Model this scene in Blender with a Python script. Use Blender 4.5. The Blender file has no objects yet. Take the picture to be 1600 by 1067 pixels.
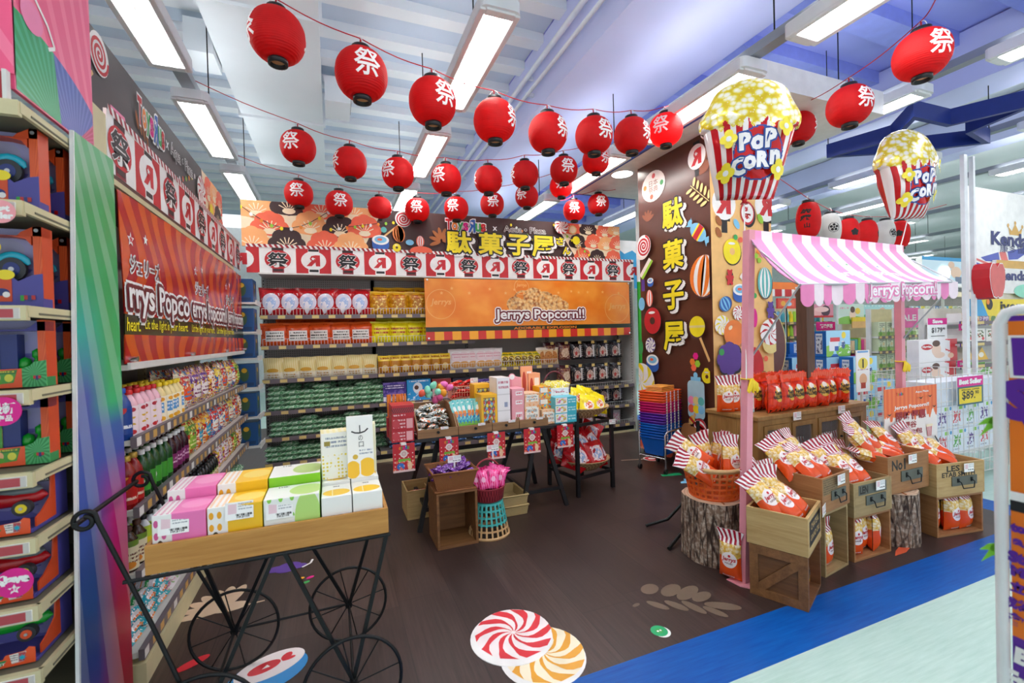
import bpy, bmesh, math, random
from mathutils import Matrix, Vector
R = math.radians
SC = bpy.context.scene
COL = SC.collection
random.seed(7)

# ------------------------------------------------------------------ camera
F_PX, CXP, CYP = 709.0, 800.0, 533.5
YAW, PITCH, ROLL, CAM_H = R(21.55), 0.012, 0.028, 1.5
FW = Vector((math.sin(YAW)*math.cos(PITCH), math.cos(YAW)*math.cos(PITCH), -math.sin(PITCH)))
_r0 = Vector((math.cos(YAW), -math.sin(YAW), 0.0))
_u0 = _r0.cross(FW)
RT = _r0*math.cos(ROLL) - _u0*math.sin(ROLL)
UP = RT.cross(FW)
CAMP = Vector((0, 0, CAM_H))
cd = bpy.data.cameras.new('camera')
cam = bpy.data.objects.new('camera', cd)
COL.objects.link(cam)
cd.sensor_width = 36.0
cd.lens = F_PX/1600*36.0
cd.clip_start = 0.05
cd.dof.use_dof = True
cd.dof.focus_distance = 4.2
cd.dof.aperture_fstop = 3.2
cam.matrix_world = Matrix(((RT.x, UP.x, -FW.x, 0), (RT.y, UP.y, -FW.y, 0), (RT.z, UP.z, -FW.z, CAM_H), (0, 0, 0, 1)))
SC.camera = cam

# ------------------------------------------------------------------ light of the rest of the store, exposure
W = bpy.data.worlds.new('store_light')
SC.world = W
W.use_nodes = True
W.node_tree.nodes['Background'].inputs[0].default_value = (0.93, 0.96, 1.0, 1)
W.node_tree.nodes['Background'].inputs[1].default_value = 1.0
ADD_GLOW = 12.0            # strength of the unseen glow strips added on the lights to brighten the ceiling
LAMP = 22.0            # strength of the fluorescent diffusers
SC.view_settings.view_transform = 'Standard'
SC.view_settings.look = 'None'
SC.view_settings.exposure = 0.25
SC.view_settings.gamma = 1.0
SC.view_settings.use_curve_mapping = False

# ------------------------------------------------------------------ places: where the line of sight of a measured point meets a real plane
def _ray(x, y): return FW + RT*((x-CXP)/F_PX) - UP*((y-CYP)/F_PX)
def gz(x, y, z=0.0):
 r = _ray(x, y); return CAMP + r*((z-CAM_H)/r.z)
def gx(x, y, X):
 r = _ray(x, y); return CAMP + r*(X/r.x)
def gy(x, y, Y):
 r = _ray(x, y); return CAMP + r*(Y/r.y)
def gd(x, y, d): return CAMP + _ray(x, y)*d

# ------------------------------------------------------------------ materials
MATS = {}
def s2l(c):
 c /= 255.0
 return c/12.92 if c <= 0.04045 else ((c+0.055)/1.055)**2.4
def hexc(h):
 h = h.lstrip('#')
 return (s2l(int(h[0:2], 16)), s2l(int(h[2:4], 16)), s2l(int(h[4:6], 16)), 1.0)
class NT:
 def __init__(s, name):
  s.m = bpy.data.materials.new(name); s.m.use_nodes = True
  s.t = s.m.node_tree; s.bsdf = s.t.nodes['Principled BSDF']
  MATS[name] = s.m
 def n(s, kind, **kw):
  k = s.t.nodes.new(kind)
  for a, b in kw.items(): setattr(k, a, b)
  return k
 def lk(s, a, b): s.t.links.new(a, b)
 def put(s, sock, v):
  if isinstance(v, (int, float)): sock.default_value = v
  elif isinstance(v, tuple): sock.default_value = v
  else: s.lk(v, sock)
 def ma(s, op, a, b=0.0, c=None):
  k = s.n('ShaderNodeMath', operation=op)
  s.put(k.inputs[0], a); s.put(k.inputs[1], b)
  if c is not None: s.put(k.inputs[2], c)
  return k.outputs[0]
 def mix(s, f, a, b):
  k = s.n('ShaderNodeMix', data_type='RGBA')
  s.put(k.inputs[0], f); s.put(k.inputs[6], a); s.put(k.inputs[7], b)
  return k.outputs[2]
 def uv(s):
  if not hasattr(s, '_uv'):
   k = s.n('ShaderNodeTexCoord'); sp = s.n('ShaderNodeSeparateXYZ'); s.lk(k.outputs['UV'], sp.inputs[0])
   s._uv = (k.outputs['UV'], sp.outputs[0], sp.outputs[1])
  return s._uv
 def obj(s):
  if not hasattr(s, '_ob'): s._ob = s.n('ShaderNodeTexCoord').outputs['Object']
  return s._ob
 def mapping(s, v, sc=(1, 1, 1), rot=(0, 0, 0), loc=(0, 0, 0)):
  k = s.n('ShaderNodeMapping'); s.lk(v, k.inputs[0])
  k.inputs[1].default_value = loc; k.inputs[2].default_value = rot; k.inputs[3].default_value = sc
  return k.outputs[0]
 def noise(s, v, scale, detail=2.0, rough=0.5, dist=0.0):
  k = s.n('ShaderNodeTexNoise'); s.lk(v, k.inputs['Vector'])
  k.inputs['Scale'].default_value = scale; k.inputs['Detail'].default_value = detail
  k.inputs['Roughness'].default_value = rough; k.inputs['Distortion'].default_value = dist
  return k.outputs[0]
 def voro(s, v, scale, feature='F1'):
  k = s.n('ShaderNodeTexVoronoi', feature=feature); s.lk(v, k.inputs['Vector']); k.inputs['Scale'].default_value = scale
  return k
 def rnd(s, a, b, x):          # smooth step of x between a and b
  k = s.n('ShaderNodeMapRange'); k.clamp = True
  s.put(k.inputs[0], x); k.inputs[1].default_value = a; k.inputs[2].default_value = b
  return k.outputs[0]
 def bump(s, h, strength=0.2, dist=0.01):
  k = s.n('ShaderNodeBump'); k.inputs[0].default_value = strength; k.inputs[1].default_value = dist
  s.lk(h, k.inputs['Height']); s.lk(k.outputs[0], s.bsdf.inputs['Normal'])
 def fin(s, col=None, rough=0.5, metal=0.0, **kw):
  if col is not None: s.put(s.bsdf.inputs['Base Color'], col)
  s.put(s.bsdf.inputs['Roughness'], rough); s.bsdf.inputs['Metallic'].default_value = metal
  for a, b in kw.items(): s.put(s.bsdf.inputs[a.replace('_', ' ')], b)
  return s.m

def mat(name, col, rough=0.5, metal=0.0, var=0.06, vs=9.0, **kw):
 """A plain painted or plastic surface with a little uneven tone."""
 if name in MATS: return name
 t = NT(name); c = hexc(col)
 if var:
  n = t.noise(t.obj(), vs, 3)
  lo = tuple(x*(1-var) for x in c[:3])+(1,); hi = tuple(min(1, x*(1+var)) for x in c[:3])+(1,)
  t.fin(t.mix(t.rnd(.3, .7, n), lo, hi), rough, metal, **kw)
 else: t.fin(c, rough, metal, **kw)
 return name

def pr(name, base, layers=(), rough=0.4, **kw):
 """A printed surface: flat shapes laid over each other in the UV square of the face they are printed on."""
 if name in MATS: return name
 t = NT(name); uvv, u, v = t.uv()
 cur = hexc(base)
 for L in layers:
  k = L[0]; m = None
  if k == 'rect':
   _, a, b, c, d, col = L
   m = t.ma('MULTIPLY', t.ma('MULTIPLY', t.ma('GREATER_THAN', u, a), t.ma('LESS_THAN', u, b)), t.ma('MULTIPLY', t.ma('GREATER_THAN', v, c), t.ma('LESS_THAN', v, d)))
  elif k == 'ell':
   _, a, b, ra, rb, col = L
   x = t.ma('DIVIDE', t.ma('SUBTRACT', u, a), ra); y = t.ma('DIVIDE', t.ma('SUBTRACT', v, b), rb)
   m = t.ma('LESS_THAN', t.ma('ADD', t.ma('MULTIPLY', x, x), t.ma('MULTIPLY', y, y)), 1.0)
  elif k == 'str':          # stripes: n, slant, duty, v range
   _, n, sl, duty, c, d, col = L
   x = t.ma('FRACT', t.ma('ADD', t.ma('MULTIPLY', u, n), t.ma('MULTIPLY', v, sl)))
   m = t.ma('MULTIPLY', t.ma('LESS_THAN', x, duty), t.ma('MULTIPLY', t.ma('GREATER_THAN', v, c), t.ma('LESS_THAN', v, d)))
  elif k == 'blob':         # irregular patches: scale, threshold, u range, v range
   _, scl, thr, a, b, c, d, col = L
   m = t.ma('GREATER_THAN', t.noise(t.mapping(uvv, loc=(scl*.37, thr*3, 0)), scl, 2), thr)
   m = t.ma('MULTIPLY', m, t.ma('MULTIPLY', t.ma('MULTIPLY', t.ma('GREATER_THAN', u, a), t.ma('LESS_THAN', u, b)), t.ma('MULTIPLY', t.ma('GREATER_THAN', v, c), t.ma('LESS_THAN', v, d))))
  elif k == 'txt':          # lines of small print: number of lines, box
   _, n, a, b, c, d, col = L
   y = t.ma('FRACT', t.ma('MULTIPLY', t.ma('SUBTRACT', v, c), n/(d-c)))
   g = t.noise(t.mapping(uvv, sc=(40, n/(d-c)*.5, 1)), 1.0, 1)
   m = t.ma('MULTIPLY', t.ma('MULTIPLY', t.ma('GREATER_THAN', y, .3), t.ma('LESS_THAN', y, .8)), t.ma('GREATER_THAN', g, .46))
   m = t.ma('MULTIPLY', m, t.ma('MULTIPLY', t.ma('MULTIPLY', t.ma('GREATER_THAN', u, a), t.ma('LESS_THAN', u, b)), t.ma('MULTIPLY', t.ma('GREATER_THAN', v, c), t.ma('LESS_THAN', v, d))))
  elif k == 'ray':          # sunburst round a point
   _, a, b, n, duty, col = L
   ang = t.ma('ARCTAN2', t.ma('SUBTRACT', v, b), t.ma('SUBTRACT', u, a))
   m = t.ma('LESS_THAN', t.ma('FRACT', t.ma('MULTIPLY', t.ma('ADD', ang, 7.0), n/6.2832)), duty)
  elif k == 'dots':
   _, n, asp, r, a, b, c, d, col = L
   x = t.ma('SUBTRACT', t.ma('FRACT', t.ma('MULTIPLY', u, n)), .5); y = t.ma('SUBTRACT', t.ma('FRACT', t.ma('MULTIPLY', v, n*asp)), .5)
   m = t.ma('LESS_THAN', t.ma('ADD', t.ma('MULTIPLY', x, x), t.ma('MULTIPLY', y, y)), r*r)
   m = t.ma('MULTIPLY', m, t.ma('MULTIPLY', t.ma('MULTIPLY', t.ma('GREATER_THAN', u, a), t.ma('LESS_THAN', u, b)), t.ma('MULTIPLY', t.ma('GREATER_THAN', v, c), t.ma('LESS_THAN', v, d))))
  elif k == 'grad':         # printed blend along a direction
   _, du, dv, off, col = L
   m = t.rnd(0, 1, t.ma('ADD', t.ma('ADD', t.ma('MULTIPLY', u, du), t.ma('MULTIPLY', v, dv)), off))
  cur = t.mix(m, cur, hexc(col))
 t.fin(cur, rough, 0.0, **kw)
 return name

def woodmat(name, c1, c2, scale=1.0, axis=0, rough=0.55, knots=True, planks=0):
 if name in MATS: return name
 t = NT(name); o = t.obj()
 sc = [14*scale]*3; sc[axis] = 1.2*scale
 n = t.noise(t.mapping(o, sc=tuple(sc)), 1.6, 5, .6, .5)
 n2 = t.noise(t.mapping(o, sc=tuple(x*4 for x in sc)), 2.0, 2)
 f = t.ma('ADD', t.ma('MULTIPLY', n, .75), t.ma('MULTIPLY', n2, .25))
 c = t.mix(t.rnd(.32, .68, f), hexc(c1), hexc(c2))
 if knots:
  vv = t.voro(t.mapping(o, sc=tuple(4.0*scale if i != axis else 2.2*scale for i in range(3))), 1.0).outputs[0]
  c = t.mix(t.ma('MULTIPLY', t.rnd(.12, .03, vv), .6), c, hexc('5a3a1c'))
 if planks:
  sp = t.n('ShaderNodeSeparateXYZ'); t.lk(o, sp.inputs[0])
  z = t.ma('FRACT', t.ma('MULTIPLY', sp.outputs[2 if axis != 2 else 0], planks))
  c = t.mix(t.ma('MULTIPLY', t.ma('LESS_THAN', z, .05), .7), c, hexc('3a2714'))
 t.fin(c, rough); t.bump(f, .12, .004)
 return name

# ------------------------------------------------------------------ mesh builder
def rz(a): return Matrix.Rotation(a, 4, 'Z')
def T(x, y=None, z=None):
 return Matrix.Translation((x, y, z) if y is not None else x)
def TR(x, y, z, a=0.0, ax=0.0, ay=0.0):
 return Matrix.Translation((x, y, z)) @ rz(a) @ Matrix.Rotation(ax, 4, 'X') @ Matrix.Rotation(ay, 4, 'Y')
ID = Matrix.Identity(4)
SQ = [(0, 0), (1, 0), (1, 1), (0, 1)]
class MB:
 def __init__(s): s.v = []; s.f = []; s.mt = []; s.u = []; s.names = []; s.sm = []
 def _m(s, m):
  if m not in s.names: s.names.append(m)
  return s.names.index(m)
 def add(s, vs, fs, m, uvs=None, M=None, smooth=False):
  b = len(s.v)
  s.v += [tuple(M @ Vector(p)) if M is not None else tuple(p) for p in vs]
  for i, f in enumerate(fs):
   s.f.append([b+k for k in f]); s.sm.append(smooth)
   s.mt.append(s._m(m[i] if isinstance(m, list) else m))
   s.u.append(uvs[i] if uvs else [(0.5, 0.5)]*len(f))
  return s
 def quad(s, a, b, c, d, m, M=None, uv=None): return s.add([a, b, c, d], [(0, 1, 2, 3)], m, [uv or SQ], M)
 def box(s, x0, y0, z0, x1, y1, z1, m, M=None, front=None, top=None, side=None, back=None):
  v = [(x0, y0, z0), (x1, y0, z0), (x1, y1, z0), (x0, y1, z0), (x0, y0, z1), (x1, y0, z1), (x1, y1, z1), (x0, y1, z1)]
  f = [(0, 1, 5, 4), (1, 2, 6, 5), (2, 3, 7, 6), (3, 0, 4, 7), (4, 5, 6, 7), (3, 2, 1, 0)]
  return s.add(v, f, [front or m, side or m, back or m, side or m, top or m, m], [SQ]*6, M)
 def cbox(s, x, y, z, sx, sy, sz, m, M=None, **k): return s.box(x-sx/2, y-sy/2, z, x+sx/2, y+sy/2, z+sz, m, M, **k)
 def cyl(s, p0, p1, r0, r1=None, m='', n=12, cap=True, smooth=True):
  r1 = r0 if r1 is None else r1
  p0, p1 = Vector(p0), Vector(p1); d = (p1-p0).normalized()
  a = d.orthogonal().normalized(); b = d.cross(a)
  vs = []
  for p, r in ((p0, r0), (p1, r1)):
   for i in range(n):
    t = 2*math.pi*i/n; vs.append(p+a*(r*math.cos(t))+b*(r*math.sin(t)))
  fs = [(i, (i+1) % n, n+(i+1) % n, n+i) for i in range(n)]
  s.add(vs, fs, m, smooth=smooth)
  if cap:
   s.add(vs[:n], [tuple(range(n))[::-1]], m); s.add(vs[n:], [tuple(range(n))], m)
  return s
 def tube(s, path, r, m, n=8, closed=False):
  P = [Vector(p) for p in path]; N = len(P); rings = []
  up = None
  for i, p in enumerate(P):
   if closed: d = (P[(i+1) % N]-P[i-1])
   else: d = (P[min(i+1, N-1)]-P[max(i-1, 0)])
   d.normalize()
   if up is None: up = d.orthogonal().normalized()
   up = (up-d*up.dot(d)).normalized(); b = d.cross(up)
   rr = r[i] if isinstance(r, (list, tuple)) else r
   rings.append([p+up*(rr*math.cos(2*math.pi*k/n))+b*(rr*math.sin(2*math.pi*k/n)) for k in range(n)])
  vs = [q for g in rings for q in g]
  fs = []
  for i in range(N if closed else N-1):
   j = (i+1) % N
   for k in range(n): fs.append((i*n+k, i*n+(k+1) % n, j*n+(k+1) % n, j*n+k))
  s.add(vs, fs, m, smooth=True)
  if not closed:
   s.add(rings[0], [tuple(range(n))[::-1]], m); s.add(rings[-1], [tuple(range(n))], m)
  return s
 def bar(s, p0, p1, w, h, m, upv=(0, 0, 1)):
  p0, p1 = Vector(p0), Vector(p1); d = (p1-p0).normalized(); up = Vector(upv)
  if abs(d.dot(up)) > .98: up = Vector((0, 1, 0))
  a = d.cross(up).normalized(); b = a.cross(d)
  vs = [p+a*(w/2*x)+b*(h/2*y) for p in (p0, p1) for x, y in ((-1, -1), (1, -1), (1, 1), (-1, 1))]
  return s.add(vs, [(0, 1, 5, 4), (1, 2, 6, 5), (2, 3, 7, 6), (3, 0, 4, 7), (3, 2, 1, 0), (4, 5, 6, 7)], m, [SQ]*6)
 def lathe(s, prof, m, n=24, M=None, sx=1.0, sy=1.0, smooth=True, cap0=True, cap1=True, mf=None):
  vs = []; fs = []; uv = []; ms = []
  for r, z in prof:
   for k in range(n):
    t = 2*math.pi*k/n; vs.append((r*sx*math.cos(t), r*sy*math.sin(t), z))
  L = len(prof)-1
  for i in range(L):
   for k in range(n):
    fs.append((i*n+k, i*n+(k+1) % n, (i+1)*n+(k+1) % n, (i+1)*n+k))
    uv.append([(k/n, i/L), ((k+1)/n, i/L), ((k+1)/n, (i+1)/L), (k/n, (i+1)/L)])
    ms.append(mf(i, k) if mf else m)
  s.add(vs, fs, ms, uv, M, smooth)
  if cap0: s.add(vs[:n], [tuple(range(n))[::-1]], ms[0], None, M)
  if cap1: s.add(vs[-n:], [tuple(range(n))], ms[-1], None, M)
  return s
 def prism(s, poly, fr, d0, d1, m, ms=None):
  """outline (2D) on frame fr, between heights d0 and d1 above it"""
  n = len(poly); vs = [fr(u, v, d0) for u, v in poly]+[fr(u, v, d1) for u, v in poly]
  us = [p[0] for p in poly]; vv = [p[1] for p in poly]
  U = [((a-min(us))/(max(us)-min(us)+1e-9), (b-min(vv))/(max(vv)-min(vv)+1e-9)) for a, b in poly]
  s.add(vs, [tuple(range(n, 2*n))], m, [U])
  s.add(vs, [tuple(range(n))[::-1]], ms or m, [U[::-1]])
  s.add(vs, [(i, (i+1) % n, n+(i+1) % n, n+i) for i in range(n)], ms or m)
  return s
 def flat(s, poly, fr, h, m):
  us = [p[0] for p in poly]; vv = [p[1] for p in poly]
  U = [((a-min(us))/(max(us)-min(us)+1e-9), (b-min(vv))/(max(vv)-min(vv)+1e-9)) for a, b in poly]
  return s.add([fr(u, v, h) for u, v in poly], [tuple(range(len(poly)))], m, [U])
 def grid(s, fn, nu, nv, m, M=None, smooth=True, closed_u=False, mf=None):
  vs = []; fs = []; uv = []; ms = []
  for j in range(nv+1):
   for i in range(nu+1): vs.append(fn(i/nu, j/nv))
  for j in range(nv):
   for i in range(nu):
    a = j*(nu+1)+i; fs.append((a, a+1, a+nu+2, a+nu+1))
    uv.append([(i/nu, j/nv), ((i+1)/nu, j/nv), ((i+1)/nu, (j+1)/nv), (i/nu, (j+1)/nv)])
    ms.append(mf((i+.5)/nu, (j+.5)/nv) if mf else m)
  return s.add(vs, fs, ms, uv, M, smooth)
 def text(s, st, fr, cx, cy, h, w=None, m='', lay=0.001, bold=0.0, shear=0.0, mirror=False, rot=0.0, sub=0):
  vs, fs, _, isl = glyphs(st, bold, shear, sub)
  bx0, bx1, by0, by1 = glyphs(st, 0.0, shear, 0)[2]
  k = h/(by1-by0); kx = (w/(bx1-bx0)) if w else k
  mx, my = (bx0+bx1)/2, (by0+by1)/2
  c, q = math.cos(rot), math.sin(rot); out = []
  for (x, y), il in zip(vs, isl):
   a, b = (x-mx)*kx*(-1 if mirror else 1), (y-my)*k
   out.append(fr(cx+a*c-b*q, cy+a*q+b*c, lay+il*2.5e-5))
  s.add(out, [f[::-1] for f in fs] if mirror else fs, m)
  return s
 def build(s, name, parent=None, bevel=0.0, M=None, auto=False):
  me = bpy.data.meshes.new(name)
  me.from_pydata(s.v, [], s.f)
  for k in s.names: me.materials.append(MATS[k])
  me.polygons.foreach_set('material_index', s.mt)
  me.polygons.foreach_set('use_smooth', s.sm)
  ul = me.uv_layers.new(name='UVMap')
  ul.data.foreach_set('uv', [c for f in s.u for p in f for c in p])
  me.update()
  o = bpy.data.objects.new(name, me); COL.objects.link(o)
  if parent is not None: o.parent = parent
  if M is not None: o.matrix_local = M
  if bevel:
   b = o.modifiers.new('edge', 'BEVEL'); b.width = bevel; b.segments = 2; b.limit_method = 'ANGLE'
  return o

_G = {}
def glyphs(st, bold=0.0, shear=0.0, sub=0):
 key = (st, round(bold, 4), shear, sub)
 if key not in _G:
  c = bpy.data.curves.new('lettering', 'FONT'); c.body = st; c.resolution_u = 2; c.offset = bold; c.shear = shear
  o = bpy.data.objects.new('lettering', c); me = bpy.data.meshes.new_from_object(o)
  if sub:
   b = bmesh.new(); b.from_mesh(me); bmesh.ops.triangulate(b, faces=b.faces[:])
   for _ in range(3*sub):
    bmesh.ops.subdivide_edges(b, edges=[e for e in b.edges if e.calc_length() > .16], cuts=1)
    bmesh.ops.triangulate(b, faces=b.faces[:])
   b.to_mesh(me); b.free()
  vs = [(v.co.x, v.co.y) for v in me.vertices]; fs = [tuple(p.vertices) for p in me.polygons]
  # all faces looking up
  out = []
  for f in fs:
   a = sum(vs[f[i]][0]*vs[f[(i+1) % len(f)]][1]-vs[f[(i+1) % len(f)]][0]*vs[f[i]][1] for i in range(len(f)))
   out.append(f if a >= 0 else f[::-1])
  xs = [v[0] for v in vs]; ys = [v[1] for v in vs]
  pa = list(range(len(vs)))                      # which loose stroke each corner belongs to, so that overlapping strokes lie on each other
  def find(i):
   while pa[i] != i: pa[i] = pa[pa[i]]; i = pa[i]
   return i
  for f in out:
   for i in f[1:]: pa[find(i)] = find(f[0])
  ids = {}; isl = [ids.setdefault(find(i), len(ids)) % 9 for i in range(len(vs))]
  _G[key] = (vs, out, (min(xs), max(xs), min(ys), max(ys)), isl)
  bpy.data.objects.remove(o); bpy.data.curves.remove(c); bpy.data.meshes.remove(me)
 return _G[key]

def frame(o, ux, uy):
 o, ux, uy = Vector(o), Vector(ux).normalized(), Vector(uy).normalized(); n = ux.cross(uy)
 return lambda u, v, h=0.0: o+ux*u+uy*v+n*h
def frY(x, y, z): return frame((x, y, z), (1, 0, 0), (0, 0, 1))      # wall facing -Y
def frX(x, y, z): return frame((x, y, z), (0, 1, 0), (0, 0, 1))      # wall facing +X (u runs along +Y)
def frXn(x, y, z): return frame((x, y, z), (0, -1, 0), (0, 0, 1))    # wall facing -X (u runs along -Y)
def frZ(x, y, z=0.0): return frame((x, y, z), (1, 0, 0), (0, 1, 0))
def ell(cx, cy, rx, ry=None, n=24, rot=0.0, a0=0.0, a1=2*math.pi):
 ry = rx if ry is None else ry; c, q = math.cos(rot), math.sin(rot); full = abs(a1-a0-2*math.pi) < 1e-6
 N = n if full else n+1
 return [(cx+rx*math.cos(t)*c-ry*math.sin(t)*q, cy+rx*math.cos(t)*q+ry*math.sin(t)*c) for t in (a0+(a1-a0)*i/n for i in range(N))]
def rect(x0, y0, x1, y1): return [(x0, y0), (x1, y0), (x1, y1), (x0, y1)]
def star(cx, cy, r, r2=None, n=5, rot=math.pi/2):
 r2 = r*.45 if r2 is None else r2
 return [(cx+(r if i % 2 == 0 else r2)*math.cos(rot+math.pi*i/n), cy+(r if i % 2 == 0 else r2)*math.sin(rot+math.pi*i/n)) for i in range(2*n)]
def rrect(x0, y0, x1, y1, r, n=4):
 o = []
 for cx, cy, a in ((x1-r, y0+r, -90), (x1-r, y1-r, 0), (x0+r, y1-r, 90), (x0+r, y0+r, 180)):
  for i in range(n+1):
   t = R(a+90*i/n); o.append((cx+r*math.cos(t), cy+r*math.sin(t)))
 return o

# ------------------------------------------------------------------ things
ORD = ['first', 'second', 'third', 'fourth', 'fifth', 'sixth', 'seventh', 'eighth', 'ninth', 'tenth', 'eleventh', 'twelfth', 'thirteenth', 'fourteenth', 'fifteenth',
       'sixteenth', 'seventeenth', 'eighteenth', 'nineteenth', 'twentieth', 'twenty-first', 'twenty-second', 'twenty-third', 'twenty-fourth', 'twenty-fifth']
def tag(o, label=None, cat=None, group=None, kind=None):
 if label: o['label'] = label
 if cat: o['category'] = cat
 if group: o['group'] = group
 if kind: o['kind'] = kind
 return o
def thing(name, label, cat, loc=(0, 0, 0), rot=0.0, group=None):
 o = bpy.data.objects.new(name, None); COL.objects.link(o); o.empty_display_size = .05
 o.location = loc; o.rotation_euler = (0, 0, rot)
 return tag(o, label, cat, group)
def struct(mb, name): return tag(mb.build(name), kind='structure')
KIDS = {}
def dup(root, M, label, group=None):
 """a copy of a thing and of each of its parts and sub-parts"""
 r = root.copy(); COL.objects.link(r); r.matrix_world = M
 for k in ('group',):
  if group: r[k] = group
 r['label'] = label
 for ch in KIDS.get(root.name, []):
  c = ch.copy(); COL.objects.link(c); c.parent = r
  for g in KIDS.get(ch.name, []):
   d = g.copy(); COL.objects.link(d); d.parent = c
 return r
class Proto:
 """First use places the thing itself, later uses copy it with all its parts."""
 def __init__(s, root, cat):
  s.root = root; s.used = False; s.cat = cat
  for o in [root]+list(root.children):
   KIDS[o.name] = list(o.children)
 def put(s, M, label, group=None):
  if not isinstance(M, Matrix): M = T(Vector(M))
  if not s.used:
   s.used = True; o = s.root; o.matrix_world = M; tag(o, label, s.cat, group); return o
  return dup(s.root, M, label, group)

# ------------------------------------------------------------------ common materials
mat('white', 'f1f1ee', .5); mat('black', '16161a', .45); mat('red', 'c8202a', .5); mat('deep_red', 'a3202c', .5); mat('lantern_band', '8e2f38', .5)
mat('board_white', 'f3f3f1', .55); mat('yellow', 'f4e11c', .5); mat('orange', 'f08a2c', .5); mat('coral', 'f26a4a', .55); mat('peach', 'fbb273', .55)
mat('cream', 'f8e6c4', .55); mat('dark_brown', '3b2223', .55); mat('brown', '4f2d24', .5); mat('tan', 'e6b878', .5); mat('plum', '53343c', .55)
mat('sky', '7cc4e8', .5); mat('teal', '58b6b4', .5); mat('leaf_gold', 'e6d48a', .5); mat('leaf_rust', 'a4602f', .55); mat('green', '3aa655', .5)
mat('blue', '2a62b8', .5); mat('purple', '5b3a96', .5); mat('pink', 'f08ab4', .5); mat('magenta', 'e0148c', .5); mat('grey', '8d8d90', .5); mat('lime', '9ccf3a', .5)
mat('steel', 'b9bcc0', .35, .8, .03); mat('chrome', 'd6d8da', .18, 1.0, 0); mat('black_metal', '1d1f20', .42, .5); mat('beige_metal', 'cfc69c', .5)
mat('shelf_white', 'dcdcd8', .45); mat('shelf_grey', '7f7c7a', .5); mat('rail_grey', '6f656c', .45); mat('tag_yellow', 'e0c173', .5)
mat('wire', 'e4e4e0', .4, .2); mat('dark', '0f0f11', .6); mat('cord_red', 'c81e32', .6)

# ------------------------------------------------------------------ the room
t = NT('wood_vinyl'); o = t.obj()
sp = t.n('ShaderNodeSeparateXYZ'); t.lk(o, sp.inputs[0])
row = t.ma('FLOOR', t.ma('DIVIDE', sp.outputs[0], .3))
off = t.ma('FRACT', t.ma('MULTIPLY', t.ma('SINE', t.ma('MULTIPLY', row, 12.99)), 43.7))
yy = t.ma('ADD', t.ma('DIVIDE', sp.outputs[1], 1.3), off)
cell = t.ma('ADD', t.ma('MULTIPLY', row, 7.13), t.ma('FLOOR', yy))
tone = t.ma('FRACT', t.ma('MULTIPLY', t.ma('SINE', cell), 917.3))
seam = t.ma('MAXIMUM', t.ma('LESS_THAN', t.ma('FRACT', t.ma('DIVIDE', sp.outputs[0], .3)), .016), t.ma('LESS_THAN', t.ma('FRACT', yy), .003))
g = t.noise(t.mapping(o, sc=(36, 1.6, 1)), 1.8, 5, .62, .6)
c = t.mix(t.rnd(.3, .72, g), hexc('30221f'), hexc('54413c'))
c = t.mix(t.ma('MULTIPLY', tone, .6), c, hexc('261b1a'))
c = t.mix(t.ma('MULTIPLY', seam, .75), c, hexc('1e1617'))
t.fin(c, t.ma('ADD', t.ma('MULTIPLY', g, .2), .28)); t.bump(g, .05, .002)

def vinyl(name, a, b):
 t = NT(name); o = t.obj()
 n = t.noise(t.mapping(o, sc=(2.2, 30, 1), rot=(0, 0, .35)), 2.2, 4, .65)
 n2 = t.noise(o, 1.7, 2)
 c = t.mix(t.rnd(.35, .7, t.ma('ADD', t.ma('MULTIPLY', n, .7), t.ma('MULTIPLY', n2, .3))), hexc(a), hexc(b))
 t.fin(c, .35, Specular_IOR_Level=.22)
vinyl('blue_vinyl', '004a9e', '0562b6'); vinyl('mint_vinyl', 'a9cabf', 'c2dcd3')

mb = MB()
mb.quad((-4, 1.735, 0), (4.85, 1.735, 0), (4.85, 9, 0), (-4, 9, 0), 'wood_vinyl')
mb.quad((-4, 1.455, 0), (5.13, 1.455, 0), (5.13, 1.735, 0), (-4, 1.735, 0), 'blue_vinyl')
mb.quad((4.85, 1.735, 0), (5.13, 1.735, 0), (5.13, 9, 0), (4.85, 9, 0), 'blue_vinyl')
mb.quad((-4, -3, 0), (36, -3, 0), (36, 1.455, 0), (-4, 1.455, 0), 'mint_vinyl')
mb.quad((5.13, 1.455, 0), (36, 1.455, 0), (36, 16, 0), (5.13, 16, 0), 'mint_vinyl')
mb.quad((-4, 9, 0), (5.13, 9, 0), (5.13, 16, 0), (-4, 16, 0), 'mint_vinyl')
mb.box(-4, -3, -.1, 36, 16, -.002, 'mint_vinyl')
struct(mb, 'floor')

mat('ceil_paint', 'cfdcec', .7, 0, .05, 1.5); mat('ceil_rib', 'eef2f6', .7, 0, .03, 1.5); mat('duct_paint', 'eaf0f4', .6, 0, .03, 1.2)
mat('ceil_blue_cast', 'a6aef4', .7, 0, .05, 1.2); mat('beam_blue_cast', 'cdd2f6', .7, 0, .04, 1.2); mat('rib_blue_cast', '8f9be6', .7, 0, .05); mat('far_ceil', 'd7dcdf', .7, 0, .04, 1.0)  # blue light on the right ceiling, beams and ribs put into their colour
mat('channel', '9a9fa6', .4, .5, .08, 4)
mb = MB()
ZC = 4.95
mb.box(-4, -3, ZC, 2.35, 14, ZC+.1, 'ceil_paint')
mb.box(2.35, -3, ZC, 7.6, 14, ZC+.1, 'ceil_blue_cast')
mb.box(7.6, -3, ZC, 36, 16, ZC+.1, 'far_ceil')
for i in range(24):
 y = .3+i*.55
 mb.box(-4, y, ZC-.1, 2.35, y+.17, ZC, 'ceil_rib')
for i in range(16):
 y = .5+i*.85
 mb.box(4.4, y, ZC-.16, 7.6, y+.3, ZC, 'rib_blue_cast')
struct(mb, 'ceiling')
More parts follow.
